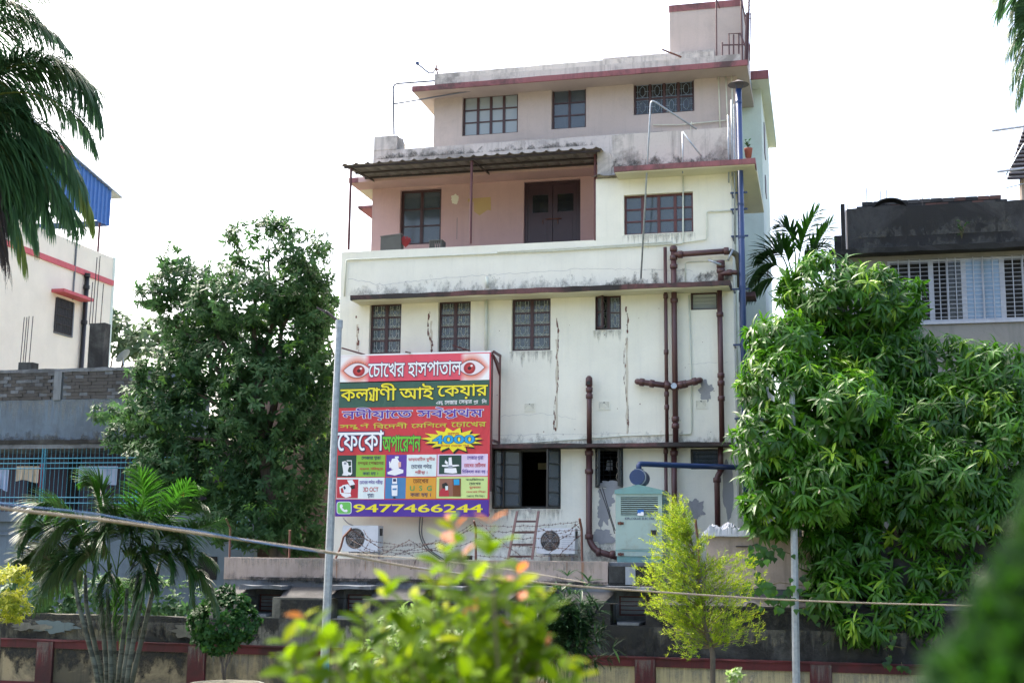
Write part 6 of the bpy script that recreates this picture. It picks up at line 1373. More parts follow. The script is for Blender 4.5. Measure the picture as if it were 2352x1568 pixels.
def tree(T, ells, spacing, shape, mat, r, per, spread=.5, trunk=None, tone=None, drop=.3, size=1, nleaf=0, light=.12, name='crown', gap=.36):
    if name == 'inner_crown': gap = 9
    pts = crown_points(ells, spacing, r, gap); Lv = Leaves(); cand = []
    zs = [p.z for p, _ in pts]; 
    for p, nrm in pts:
        ax = (nrm+Vector((r.uniform(-.5, .5), r.uniform(-.5, .5), r.uniform(-.2, .6)))).normalized(); base_t = r.random()*.5+.10+.38*noise.noise(p*1.1)
        size_ = size*r.uniform(.78, 1.15); young = r.random() < light*(1.6 if nrm.z > .3 else .5)  # brighter leaf tone painted more often on upward tufts, as lit from above
        for k in range(per):
            g = 2*math.pi*(k+r.random()*.6)/per; a = ax.orthogonal().normalized(); b = ax.cross(a)
            d = (ax*r.uniform(.1, .8)+(a*math.cos(g)+b*math.sin(g))*r.uniform(.6, 1)+Vector((0, 0, -drop*r.random()*1.5))).normalized()
            tn = 1.2 if young and r.random() < .8 else max(0, min(.78, base_t+r.uniform(-.12, .12)))
            pos = p+ax*spread*r.uniform(-.5, .5)*spacing+d*.01; cand.append((pos, d, (ax+Vector((0, 0, .6))).normalized(), size_*r.uniform(.7, 1.15), tn))
    if nleaf:
        sel = [i for i, c in enumerate(cand) if (c[0]-CAM).normalized().dot(CF) > .5]; vis = sorted(sel, key=lambda i: (c_dist(cand[i][0]), i))[:nleaf]
        ms = leaf_meshes(shape, mat, [0, .2, .4, .6, .78, 1.2]); tn_ = [0, .2, .4, .6, .78, 1.2]
        for i in vis: c = cand[i]; inst('leaf', ms[min(range(6), key=lambda j: abs(tn_[j]-c[4]))], T, mat4(*c[:3], c[3]))
        vs = set(vis); cand = [c for i, c in enumerate(cand) if i not in vs]
    for c in cand: Lv.add(shape, *c)
    return Lv.build(name, mat, T)
def c_dist(p): return (p-CAM).length
def in_frame(p):
    d = p-CAM; z = d.dot(CF); x = d.dot(CR)/z*FPX+1176; y = d.dot(CD)/z*FPX+784; return 0 < x < 2352 and 0 < y < 1568

# dark broadleaf tree between the houses
r = random.Random(11)
T = thing('broadleaf_tree', (P(640, 1250, .8).x, .8, 0), 'tall dark green broadleaf tree left of the clinic', 'tree')
E_ = [(620, 575, 95, 75), (575, 545, 60, 40), (700, 570, 60, 60), (740, 600, 28, 60), (600, 640, 130, 60), (725, 700, 40, 60), (735, 850, 38, 70), (640, 520, 30, 35), (560, 690, 150, 70), (680, 650, 80, 70), (425, 650, 85, 60), (400, 600, 35, 35), (345, 680, 40, 25), (450, 740, 100, 60), (640, 770, 120, 90), (700, 730, 55, 60), (500, 830, 150, 80), (380, 850, 80, 60), (340, 930, 70, 70),
      (430, 950, 130, 90), (600, 920, 130, 120), (700, 900, 55, 130), (300, 1000, 75, 40), (370, 1060, 90, 70), (500, 1080, 150, 100), (650, 1080, 100, 120), (560, 1200, 120, 60), (690, 1200, 65, 80), (400, 1130, 90, 45), (250, 950, 40, 22), (735, 1020, 25, 80)]
ells = [ellip(a, b, c, d, 1.2+.5*math.sin(a*.03), max(.45, min(1.3, .009*(c+d)/2))) for a, b, c, d in E_]
ells2 = [e for e, q in zip(ells, E_) if q[1] > 780]
tree(T, ells, .205, leaf_shape(.165, .062, widths=[.1, 1, .7, 0], droop=.25), M['lf_dark'], r, 10, .9, light=.07, drop=.35)
ein = [(c+Vector((0, .5, 0)), s*.75) for (c, s), q in zip(ells, E_) if q[1] > 640]; tree(T, ein, .19, leaf_shape(.24, .09, widths=[.2, 1, .7, 0]), M['lf_dark'], r, 6, .9, light=0, name='inner_crown')
b = Vector((T.location.x, 1.3, 0)); tp = P(585, 820, 1.3); m = MB(); m.tube([b, b.lerp(tp, .4)+Vector((.15, 0, 0)), b.lerp(tp, .75), tp], [.24, .19, .14, .1], 10); m.build('trunk', M['bark'], T, smooth=True)
limbs('limbs', b.lerp(tp, .7), [P(*q, 1.3) for q in ((620, 560), (690, 600), (560, 620), (430, 640), (380, 720), (690, 800), (450, 900), (680, 960), (360, 1000))], .085, M['bark'], T, 4)
fr_m = MB()
for i, (px, py) in enumerate(((623, 667), (634, 695), (612, 668), (586, 742), (606, 835))):
    c = P(px, py, .55); m = MB(); m.tube([c+Vector((0, 0, .09)), c+Vector((0, 0, .06)), c, c-Vector((0, 0, .06)), c-Vector((0, 0, .09))], [.01, .055, .075, .055, .01], 8); m.build('fruit', M['lf_box'], T, smooth=True)
# young bright tree near the lamp post
T = thing('young_tree', (P(745, 1200, 1.2).x, 3.2, 0), 'lighter yellow green tree showing between the dark tree and the lamp post', 'tree')
ells = [ellip(a, b, c, d, 3.2, .5) for a, b, c, d in ((752, 700, 22, 40), (738, 800, 22, 45), (745, 745, 25, 30), (748, 1020, 15, 60), (745, 900, 14, 60), (690, 710, 40, 30), (700, 860, 35, 60))]
tree(T, ells, .26, leaf_shape(.18, .07), M['lf_mango'], r, 8, .9, light=.5); limbs('trunk', (T.location.x, 3.2, 0), [P(745, 900, 3.2), P(750, 700, 3.2)], .08, M['bark'], T)
# far trees
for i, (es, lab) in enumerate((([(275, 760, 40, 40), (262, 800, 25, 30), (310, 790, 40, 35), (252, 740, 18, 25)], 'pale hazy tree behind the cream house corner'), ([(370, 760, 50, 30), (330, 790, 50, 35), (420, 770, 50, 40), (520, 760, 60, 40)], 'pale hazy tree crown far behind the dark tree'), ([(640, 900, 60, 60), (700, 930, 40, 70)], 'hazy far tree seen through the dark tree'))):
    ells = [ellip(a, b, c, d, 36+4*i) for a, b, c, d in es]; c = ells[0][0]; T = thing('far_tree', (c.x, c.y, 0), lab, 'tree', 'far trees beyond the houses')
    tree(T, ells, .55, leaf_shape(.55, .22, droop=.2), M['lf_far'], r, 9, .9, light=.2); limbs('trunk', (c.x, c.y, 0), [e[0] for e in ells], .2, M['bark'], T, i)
# far mast
MS = thing('telecom_mast', (P(722, 720, 60).x, 60, 0), 'faint white telecom mast far away above the trees', 'mast')
for px in (712, 717, 723, 729): m = MB(); m.tube([P(px, 708+abs(px-718), 60), P(px, 752, 60)], .13, 6); m.build('antenna', M['wgrille'], MS)
m = MB(); m.tube([P(720, 712, 60), P(722, 900, 60), Vector((P(722, 900, 60).x, 60, 0))], .12, 5); m.build('pole', M['wgrille'], MS)

# mango tree
r = random.Random(23)
T = thing('mango_tree', (P(2080, 1500, -.9).x, -1.2, 0), 'huge dense mango tree with drooping glossy leaves right of the clinic', 'tree')
E_ = [(1880, 650, 95, 70, 0), (1960, 690, 130, 80, 0), (2050, 680, 75, 60, 0), (1800, 780, 80, 60, -1.2), (1900, 800, 130, 90, .2), (2040, 780, 70, 60, .3), (1790, 880, 90, 80, -1.9), (1900, 950, 140, 110, -2.0), (1770, 1000, 80, 85, -2.2), (2060, 860, 100, 70, 0), (2170, 840, 100, 70, 0),
      (2080, 1000, 170, 120, -.5), (1890, 1000, 100, 90, -1.0), (1850, 960, 70, 80, -.6), (1980, 860, 90, 80, -.3), (2280, 880, 90, 90, 0), (2240, 1020, 140, 120, -.5), (2330, 1000, 80, 120, -.3), (1785, 1110, 80, 75, -2.3), (1890, 1110, 120, 90, -2.1), (2040, 1170, 160, 110, -.9), (2220, 1180, 150, 120, -.8), (1775, 1175, 65, 42, -2.2), (1940, 1260, 95, 75, -1.7), (2010, 1090, 130, 110, -1.2), (2150, 1100, 130, 90, -1.3), (2060, 1310, 140, 90, -1.1), (2200, 1330, 130, 100, -.9), (1970, 1375, 110, 55, -1.9), (1980, 1430, 55, 35, -2.2), (2320, 1250, 90, 120, -.6), (2090, 1410, 100, 50, -1.7), (1925, 1335, 50, 42, -2.1), (2190, 1430, 90, 40, -1)]
ells = [ellip(a, b, c, d, -1.2+e, max(.6, min(1.4, .0085*(c+d)/2))) for a, b, c, d, e in E_]
ms_ = leaf_shape(.245, .052, widths=[.25, .9, 1, .65, 0], droop=.42, fold=.3)
tree(T, ells, .225, ms_, M['lf_mango'], r, 12, .5, light=.10, drop=.75, nleaf=300)
ein = [(c+Vector((0, .35, -.05)), s*.76) for c, s in ells]; tree(T, ein, .25, leaf_shape(.34, .10), M['lf_mango'], r, 8, .9, light=0, drop=.5, name='inner_crown')
b = Vector((P(2080, 1500, -1).x, -1.0, 0)); tp = P(2060, 1050, -1); m = MB(); m.tube([b, b.lerp(tp, .5)+Vector((.1, 0, 0)), tp], [.3, .24, .15], 10); m.build('trunk', M['bark'], T, smooth=True)
limbs('limbs', b.lerp(tp, .75), [P(*q, -1) for q in ((1900, 660), (1830, 820), (1800, 1000), (2060, 760), (2260, 880), (2290, 1100), (1820, 1150), (2180, 1250), (1940, 1320))], .1, M['bark'], T, 9)

# fronds
def frond(parent, pts, leaflet, mat, n=46, seed=0, droop=.5, w=.035, name='frond', start=.08, tonebase=.3, rach=.018, split=1, tilt=0, upness=0, tipc=None):
    r = random.Random(seed); pts = [Vector(p) for p in pts]; q = []
    for k in range(17): 
        t = k/16
        if len(pts) == 3: q.append(pts[0]*(1-t)**2+pts[1]*2*t*(1-t)+pts[2]*t*t)
        else: q.append(pts[0]*(1-t)**3+pts[1]*3*t*(1-t)**2+pts[2]*3*t*t*(1-t)+pts[3]*t**3)
    Lv = Leaves(); sh = leaf_shape(1, w, droop=droop, fold=.5, widths=[.5, 1, .9, .6, 0])
    # rachis as leaves-mesh geometry too
    rb = MB(); rb.tube(q, [rach*(1-.8*k/16) for k in range(17)], 5)
    Lv.V.append(np.array(rb.v)); Lv.F += rb.f; Lv.T += [.9 if tonebase > .2 else .3]*len(rb.v); Lv.n = len(rb.v)
    for i in range(n):
        t = start+(1-start)*i/(n-1); k = min(15, int(t*16)); f_ = t*16-k; p = q[k].lerp(q[k+1], f_); tg = (q[k+1]-q[k]).normalized()
        view = (p-CAM).normalized(); side0 = tg.cross(Vector((0, 0, 1))); side0 = side0.normalized() if side0.length > .2 else tg.cross(view).normalized()
        side0 = (side0+tg.cross(view).normalized()*tilt); side0.normalize()
        ln = leaflet*(math.sin(math.pi*min(1, .12+t*.82))**.6)*r.uniform(.85, 1.08)
        for sg in (-1, 1):
            d = (side0*sg*(1-.45*t)+tg*(.35+.6*t)+Vector((0, 0, upness-.3*r.random()))+Vector((r.gauss(0, .06), r.gauss(0, .06), r.gauss(0, .06)))).normalized()
            Lv.add(sh, p, d, Vector((0, 0, 1))+side0*sg*.3, ln, max(0, min(.78, tonebase+r.uniform(-.2, .25)+.2*t)) if not (tipc and t > .8) else 1.2)
    return Lv.build(name, mat, parent, kind=None)
# coconut palm, trunk outside the frame on the left
yk_ = -7.0; T = thing('coconut_palm', (P(-190, 1000, yk_).x, yk_, 0), 'coconut palm whose long dark drooping fronds enter at the upper left', 'palm tree')
cr = P(-130, 290, yk_); m = MB(); m.tube([(T.location.x, yk_, 0), (T.location.x+.15, yk_, 3), tuple(cr)], [.2, .16, .13], 10); m.build('trunk', M['palmbark'], T, smooth=True)
def FP(*a, y=yk_): return [P(q[0], q[1], y+(q[2] if len(q) > 2 else 0)) for q in a]
for i, (pts, L_f, dr, mt, nn) in enumerate((
    (((-130, 290), (-60, -30), (90, 30), (160, 120)), .80, .75, 'lf_coco', 60), (((-130, 290), (-80, 60), (40, -40), (125, 0)), .6, .6, 'lf_coco', 50),
    (((-130, 290), (20, 60), (210, 140), (232, 290)), .85, .6, 'lf_coco', 70), (((-130, 290, .3), (-20, 130), (120, 120, .4), (235, 215)), .85, .6, 'lf_coco', 60), (((-130, 290), (20, 140, -.5), (190, 230), (222, 350)), .62, .55, 'lf_coco', 66),
    (((-130, 290, -.3), (60, 190), (170, 330), (215, 520)), .85, .6, 'lf_coco', 76), (((-130, 290), (20, 240), (110, 400), (190, 520)), .9, .6, 'lf_coco', 66),
    (((-130, 290, -.6), (-10, 240), (50, 400), (85, 560)), .85, .55, 'lf_coco', 66), (((-130, 290), (-30, 260), (30, 480), (60, 610)), .75, .5, 'lf_coco', 60), (((-130, 290), (-60, 260), (0, 420), (20, 640)), .7, .4, 'lf_dry', 60), (((-130, 290, .5), (-50, 200), (60, 260), (150, 400)), .85, .6, 'lf_coco', 60), (((-130, 290, .5), (-90, 260), (-10, 330), (20, 520)), .85, .5, 'lf_coco', 60), (((-130, 290), (-90, 300), (-20, 500), (8, 600)), .6, .4, 'lf_dry', 50), (((-130, 290, -.8), (-60, 120), (30, 160), (90, 330)), .8, .6, 'lf_coco', 60),
    (((-130, 290, -.2), (20, 300), (110, 380), (175, 530)), .8, .6, 'lf_coco', 70), (((-130, 290), (0, 80), (150, 100), (228, 230)), .85, .65, 'lf_coco', 66), (((-130, 290), (-20, 300), (70, 360), (120, 520)), .9, .6, 'lf_coco', 66), (((-130, 290), (-90, -60), (30, -20), (110, 70)), .75, .7, 'lf_coco', 60), (((-130, 290), (-40, 300), (0, 360), (50, 480)), .9, .5, 'lf_coco', 66))):
    frond(T, FP(*pts), L_f, M[mt], nn+26, i, dr, .050, tonebase=.28, rach=.03, tilt=.9, start=.12, tipc=(i in (5, 8)))
# palm entering at the upper right
yk2 = -3.0; T = thing('areca_nut_palm', (P(2400, 1000, yk2).x, yk2, 0), 'palm with hanging fronds entering at the upper right corner', 'palm tree')
cr = P(2420, 40, yk2); m = MB(); m.tube([(cr.x, yk2, 0), tuple(cr)], [.12, .09], 8); m.build('trunk', M['palmbark'], T, smooth=True)
for i, (pts, L_f) in enumerate(((((2420, 40), (2360, -60), (2310, -30), (2296, -2)), .7), (((2420, 60), (2390, 0), (2350, 20), (2318, 80)), .55), (((2420, 40), (2390, 40), (2345, 100), (2322, 200)), .5), (((2420, 60), (2380, 70), (2350, 160), (2335, 240)), .5), (((2420, 40), (2390, 30), (2352, 60), (2312, 130)), .5), (((2420, -20), (2380, -60), (2340, -20), (2330, 30)), .6))):
    frond(T, FP(*pts, y=yk2), L_f, M['lf_coco'], 34, 50+i, .5, .07, tonebase=.45, tilt=.8)
# areca palm behind the mango
yk3 = 1.2; T = thing('fan_palm', (P(1830, 800, yk3).x, yk3, 0), 'palm with broad stiff leaflets rising behind the mango tree', 'palm tree')
cr = P(1815, 640, yk3); m = MB(); m.tube([(cr.x, yk3, 0), tuple(cr)], [.12, .08], 8); m.build('trunk', M['palmbark'], T, smooth=True)
for i, (pts, L_f, lt) in enumerate(((((1830, 640), (1832, 580), (1850, 520), (1880, 482)), .55, 1), (((1825, 640), (1835, 560), (1812, 520), (1790, 515)), .5, 0), (((1830, 640), (1860, 580), (1890, 540), (1912, 505)), .45, 1), (((1815, 640), (1800, 570), (1775, 560), (1735, 590)), .55, 0), (((1815, 650), (1790, 590), (1745, 590), (1720, 650)), .55, 0), (((1815, 660), (1780, 620), (1740, 640), (1712, 690)), .45, 0), (((1830, 640), (1850, 600), (1870, 570), (1905, 560)), .4, 0), (((1820, 640), (1815, 600), (1800, 560), (1782, 545)), .45, 1))):
    frond(T, FP(*pts, y=yk3+.2*(i % 3)), L_f, M['lf_arecal'] if lt else M['lf_areca'], 22, 70+i, .25, .12, tonebase=.35, tilt=.9, start=.35, upness=.15)
# areca clump on the left
yk4 = -5.6; T = thing('areca_palm_clump', (P(262, 1600, yk4).x, yk4, 0), 'clump of areca palms with many slender grey stems at lower left', 'palm')
cl = [(238, 1600, 180, 1385, 170, 1330), (245, 1600, 198, 1390, 196, 1320), (250, 1600, 233, 1395, 228, 1340), (258, 1600, 250, 1420, 246, 1350), (262, 1600, 262, 1425, 268, 1360), (268, 1600, 288, 1420, 292, 1350), (276, 1600, 310, 1370, 318, 1310), (284, 1600, 322, 1380, 332, 1320), (292, 1600, 348, 1370, 368, 1290)]
for i, (a, b, c, d, e, f) in enumerate(cl):
    yy = yk4+.12*((i*5) % 7-3); m = MB(); p0 = P(a, b, yy); p0.z = 0; q = [p0, P((a*2+c)/3, 1530, yy), P(c, d, yy), P(e, f, yy)]; m.tube(q, [.046, .042, .036, .026], 8)
    for k in range(9): 
        u = q[1].lerp(q[2], k/8); dd = (q[2]-q[1]).normalized(); m.tube([u-dd*.006, u+dd*.006], .044-.006*k/8, 8)
    m.build('stem', M['palmbark'], T, smooth=True)
cc = [(170, 1330), (196, 1310), (228, 1330), (250, 1300), (268, 1330), (300, 1300), (330, 1300), (368, 1280)]
rr = random.Random(8); fi = 0
FR = [((228, 1330), (150, 1120), (90, 1120), (45, 1210)), ((196, 1310), (110, 1180), (60, 1190), (45, 1260)), ((228, 1310), (200, 1160), (150, 1150), (60, 1320)), ((170, 1330), (120, 1230), (90, 1260), (70, 1390)), ((250, 1320), (230, 1130), (215, 1100), (190, 1105)), ((250, 1300), (245, 1140), (235, 1100), (200, 1090)), ((300, 1300), (320, 1200), (345, 1130), (318, 1085)), ((330, 1300), (370, 1180), (430, 1090), (455, 1120)), ((330, 1300), (380, 1160), (450, 1130), (478, 1170)), ((300, 1300), (270, 1180), (245, 1150), (222, 1250)), ((268, 1330), (280, 1180), (310, 1150), (290, 1270)), ((330, 1300), (360, 1220), (420, 1200), (440, 1260)), ((368, 1280), (420, 1200), (470, 1220), (520, 1190)), ((368, 1290), (420, 1250), (450, 1290), (440, 1400)), ((368, 1280), (430, 1280), (480, 1310), (500, 1400)), ((300, 1300), (320, 1230), (350, 1220), (300, 1370)), ((228, 1330), (180, 1280), (110, 1330), (75, 1400)), ((170, 1330), (130, 1290), (60, 1300), (30, 1290)), ((250, 1330), (280, 1300), (300, 1380), (285, 1470)), ((330, 1310), (350, 1290), (330, 1350), (300, 1430)), ((196, 1320), (215, 1200), (160, 1210), (155, 1270)), ((268, 1320), (250, 1220), (200, 1230), (180, 1290)), ((300, 1310), (340, 1260), (400, 1240), (395, 1330)), ((170, 1340), (100, 1270), (50, 1240), (35, 1330)), ((250, 1320), (190, 1230), (130, 1290), (100, 1350)), ((228, 1330), (180, 1180), (110, 1140), (100, 1200)), ((300, 1300), (330, 1180), (380, 1150), (400, 1220)), ((330, 1310), (400, 1250), (460, 1250), (500, 1300)), ((196, 1320), (150, 1250), (90, 1220), (55, 1290)), ((250, 1310), (260, 1200), (235, 1180), (215, 1330)), ((268, 1310), (290, 1250), (340, 1260), (360, 1350)), ((228, 1310), (215, 1250), (190, 1250), (150, 1330)), ((300, 1300), (300, 1180), (340, 1160), (365, 1230)), ((268, 1330), (240, 1270), (250, 1340), (240, 1440)), ((330, 1290), (335, 1180), (270, 1120), (240, 1210))]
for i, f in enumerate(FR):
    lt = i in (4, 6, 7, 18, 25); yy = yk4+rr.uniform(-.7, .5)
    frond(T, [P(q[0], q[1], yk4+(yy-yk4)*(k/3)) for k, q in enumerate(f)], rr.uniform(.40, .54), M['lf_arecal'] if lt else M['lf_areca'], 54, 100+i, .28, .07, tonebase=.35, tilt=.8, start=.25, upness=.25 if lt else .05, rach=.010)
# undergrowth behind the palms
T = thing('creeper_bed', (P(200, 1400, -3).x, -3.0, 0), 'dark creeper growth spilling over the old wall behind the palms', 'creeper')
ells = [ellip(a, b, c, d, -2.4, .5) for a, b, c, d in ((110, 1350, 90, 60), (230, 1370, 100, 50), (360, 1370, 110, 45), (450, 1390, 70, 30), (60, 1370, 60, 45))]
tree(T, ells, .19, leaf_shape(.13, .07), M['lf_dark'], r, 8, .9, light=.04)
# clipped shrub
def shrub(name, label, y, E__, sp, shape, mat, per, light, base, seed, cat='shrub', stems=None, drop=.2, depth=None, nl=0):
    rr = random.Random(seed); c = P(*base, y); T = thing(name, (c.x, y, 0), label, cat); ells = [ellip(a, b, c_, d, y, depth or None) for a, b, c_, d in E__]
    tree(T, ells, sp, shape, mat, rr, per, .9, light=light, drop=drop, name='foliage', nleaf=nl)
    if stems: limbs('stem', (c.x, y, max(0, P(*base, y).z)), [P(*q, y) for q in stems], .018, M['bark'], T, seed)
    return T
shrub('clipped_shrub', 'small dense dark green shrub growing in the round planter', -5.2, [(515, 1420, 72, 56), (475, 1430, 42, 45), (555, 1430, 40, 35), (510, 1380, 35, 30), (500, 1470, 48, 28), (545, 1385, 22, 22), (525, 1353, 12, 12)], .085, leaf_shape(.085, .05, widths=[.3, 1, .9, 0]), M['lf_box'], 9, .12, (515, 1560), 31, stems=[(490, 1430), (520, 1400), (545, 1440), (500, 1470), (530, 1470)])
shrub('yellow_hedge', 'bright yellow green bush at the left edge', -9.0, [(20, 1340, 50, 40), (10, 1385, 50, 40), (50, 1320, 22, 18), (-30, 1360, 60, 60), (40, 1400, 28, 25)], .085, leaf_shape(.085, .03), M['lf_yel'], 8, .3, (-10, 1560), 32, stems=[(10, 1360), (-30, 1380)])
# lady palm: narrow leaflets radiating
T = thing('lady_palm', (P(1300, 1560, -5.0).x, -5.0, 0), 'dark green lady palm with narrow fans in front of the wall', 'palm')
Lv = Leaves(); rr = random.Random(5); sh = leaf_shape(.30, .036, droop=.25, fold=.4, widths=[.4, 1, 1, .8, .2])
for k in range(300):
    c = P(rr.gauss(1302, 38), rr.gauss(1446, 40), -5.0+rr.uniform(-.4, .4)); cx = P(1300, 1470, -5); out = (c-cx); out.y *= .6; out.z += .2; out = out.normalized() if out.length > .01 else Vector((0, 0, 1)); a = out.orthogonal().normalized(); b = out.cross(a)
    for j in range(8): g = 2*math.pi*j/8+rr.random(); Lv.add(sh, c, (out*.7+(a*math.cos(g)+b*math.sin(g))+Vector((0, 0, .1))).normalized(), (0, 0, 1), rr.uniform(.55, 1), rr.uniform(0, .75) if rr.random() > .03 else 1.2)
Lv.build('foliage', M['lf_lady'], T); limbs('stem', (P(1300, 1560, -5).x, -5, 0), [P(q, 1450, -5) for q in (1260, 1290, 1310, 1340)], .015, M['bark'], T, 3)
# golden feathery tree
T = thing('golden_bottlebrush', (P(1636, 1600, -5.5).x, -5.5, 0), 'feathery golden yellow young tree in front of the generator', 'tree')
rr = random.Random(77); yb3 = -5.5; base = P(1637, 1600, yb3); base.z = 0
tk = [base, P(1637, 1500, yb3), P(1620, 1440, yb3), P(1603, 1330, yb3), P(1590, 1250, yb3), P(1568, 1175, yb3)]
m = MB(); m.tube(tk, [.045, .04, .03, .022, .014, .006], 8); m.build('trunk', M['bark'], T, smooth=True)
Lv = Leaves(); sh = leaf_shape(.05, .010, droop=.1, widths=[.6, 1, .8, 0]); br = MB()
tips = [(1540, 1150), (1556, 1140), (1522, 1180), (1570, 1165), (1535, 1200), (1580, 1200), (1510, 1230), (1555, 1210), (1498, 1265), (1530, 1250), (1570, 1240), (1480, 1305), (1510, 1300), (1545, 1290), (1590, 1280), (1475, 1330), (1500, 1340), (1535, 1330), (1570, 1320), (1600, 1260), (1620, 1240), (1490, 1375), (1485, 1395), (1520, 1370), (1550, 1360), (1590, 1350), (1630, 1290), (1650, 1300), (1660, 1290), (1690, 1280), (1700, 1310), (1735, 1290), (1725, 1315), (1740, 1330), (1680, 1330), (1640, 1340), (1620, 1370), (1660, 1370), (1710, 1350), (1700, 1390), (1735, 1400), (1745, 1440), (1720, 1420), (1748, 1470), (1690, 1430), (1655, 1430), (1700, 1450), (1620, 1420), (1580, 1400), (1555, 1410), (1540, 1440), (1560, 1460), (1530, 1400), (1548, 1490), (1565, 1505), (1580, 1470), (1600, 1440), (1640, 1460), (1675, 1460), (1560, 1270), (1545, 1170), (1520, 1215), (1600, 1300), (1530, 1410), (1570, 1430), (1490, 1320), (1510, 1350), (1545, 1230), (1560, 1190), (1700, 1330), (1660, 1400), (1600, 1390), (1610, 1350), (1540, 1310)]
for (px, py) in tips+[(a+rr.uniform(-18, 18), b+rr.uniform(-14, 14)) for a, b in tips if b < 1450]+[(a+rr.uniform(-18, 14), b+rr.uniform(-14, 14)) for a, b in tips if a < 1560 and b < 1400]:
    tip = P(px, py, yb3+rr.uniform(-.55, .45)); u = min(.95, max(.25, 1-(py-1150)/420+.05)); kk = min(4.99, max(1.2, u*5-.6)); k = int(kk); o_ = tk[k].lerp(tk[min(5, k+1)], kk-k); d = tip-o_
    q = [o_, o_.lerp(tip, .5)+Vector((0, 0, .05)), tip]; br.tube(q, [.006, .004, .0015], 4, False)
    for j in range(16):
        t = .3+.7*rr.random(); p = o_.lerp(tip, t)+Vector((rr.gauss(0, .05), rr.gauss(0, .05), rr.gauss(0, .045))); ax = (d.normalized()+Vector((rr.uniform(-.7, .7), rr.uniform(-.7, .7), rr.uniform(-.2, .9)))).normalized(); a = ax.orthogonal().normalized(); b = ax.cross(a); L0 = rr.uniform(.08, .15)
        for s_ in range(7):
            g = s_*2.4; Lv.add(sh, p+ax*L0*s_/9, (ax*.8+(a*math.cos(g)+b*math.sin(g))*.7).normalized(), ax, rr.uniform(.8, 1.3), (1.2 if t > .75 and rr.random() < .5 else rr.uniform(.15, .78)*(.6+.4*t)))
Lv.build('foliage', M['lf_gold'], T); br.build('branches', M['twig'], T)
# heart-leaved climber on the wall
T = thing('peepal_climber', (P(1800, 1300, -3.6).x, -3.7, 0), 'heart leaved climber hanging over the beige wall beside the lamp post', 'climber')
hs = leaf_shape(.12, .12, widths=[.55, 1, .7, .3, 0], droop=.35, fold=.2); rr = random.Random(4); hm = leaf_meshes(hs, M['lf_vine'], [.1, .4, .7, 1.2]); tw = MB()
for (px, py, n, sx, sy) in ((1730, 1262, 10, 14, 8), (1775, 1265, 14, 22, 14), (1745, 1290, 8, 16, 10), (1735, 1345, 14, 22, 12), (1790, 1345, 20, 32, 16), (1780, 1380, 18, 30, 14), (1860, 1400, 10, 26, 14), (2045, 1490, 0, 16, 16)):
    tw.tube([P(px-sx, py, -3.6), P(px, py-8, -3.55), P(px+sx*2.2, py+rr.uniform(-6, 10), -3.4)], .006, 4)
    for k in range(n): inst('leaf', rr.choice(hm), T, mat4(P(px+rr.gauss(0, 1)*sx, py+rr.gauss(0, 1)*sy, -3.6+rr.uniform(-.25, .1)), (rr.uniform(-.6, .6), rr.uniform(-.5, -.1), -1), (0, -1, .3), rr.uniform(.7, 1.25)))
tag(tw.build('twigs', M['twig'], T), kind='stuff')
T = thing('creeping_vine', (P(2045, 1450, -3.6).x, -3.7, 0), 'thin creeper strand trailing down the dark wall below the mango', 'climber'); tw = MB()
for (px, py, n, sx, sy) in ((2042, 1410, 10, 12, 26), (2046, 1470, 10, 12, 18), (2040, 1520, 8, 14, 14), (1950, 1385, 16, 24, 12), (1960, 1420, 8, 10, 14), (2070, 1530, 6, 16, 8)):
    tw.tube([P(px, py-sy*1.3, -3.6), P(px+3, py, -3.62), P(px, py+sy*1.3, -3.6)], .005, 4)
    for k in range(n): inst('leaf', rr.choice(hm), T, mat4(P(px+rr.gauss(0, .6)*sx, py+rr.gauss(0, .6)*sy, -3.62+rr.uniform(-.1, .05)), (rr.uniform(-.6, .6), rr.uniform(-.5, -.1), -1), (0, -1, .3), rr.uniform(.5, .9)))
tag(tw.build('twigs', M['twig'], T), kind='stuff')
# small weeds on the buildings
def weed(name, label, px, py, y, h, n, size, mat, seed, cat='plant'):
    rr = random.Random(seed); b = P(px, py, y); T = thing(name, b, label, cat); sh = leaf_shape(size, size*.5, widths=[.3, 1, .8, 0]); st_ = MB(); ms2 = leaf_meshes(sh, mat, [.1, .5, .78])
    for k in range(4):
        tip = b+Vector((rr.uniform(-.3, .3)*h, rr.uniform(-.3, .1)*h, h*rr.uniform(.6, 1))); st_.tube([b, b.lerp(tip, .5)+Vector((0, 0, .02)), tip], .005, 4)
        for j in range(n//4): t = rr.uniform(.4, 1); inst('leaf', rr.choice(ms2), T, mat4(b.lerp(tip, t), (rr.uniform(-1, 1), rr.uniform(-1, .3), rr.uniform(-.2, .6)), (0, 0, 1), rr.uniform(.6, 1.2)))
    st_.build('stem', M['twig'], T)
weed('wall_sapling', 'little sapling growing out of the black parapet', 2209, 548, yd-.05, .36, 20, .085, M['lf_vine'], 3)
weed('potted_plant_leaves', 'small leafy plant in the terracotta pot on the side ledge', 1719, 345, .5, .22, 20, .07, M['lf_box'], 5)
POT = P(1719, 362, .5); m = MB(); m.tube([POT, POT+Vector((0, 0, .17)), POT+Vector((0, 0, .19))], [.06, .085, .09], 12); tag(m.build('terracotta_pot', M['terra'], smooth=True), 'terracotta pot on the red ledge beside the blue flue', 'pot')
# pale young plant at the bottom right
shrub('pale_plant', 'pale green young plant poking up at the bottom edge', -13.0, [(1695, 1545, 14, 8), (1728, 1553, 14, 8), (1705, 1568, 26, 14)], .05, leaf_shape(.07, .04, widths=[.3, 1, .8, 0]), M['lf_var'], 4, .2, (1710, 1700), 41, cat='plant', stems=[(1695, 1550), (1725, 1556)])
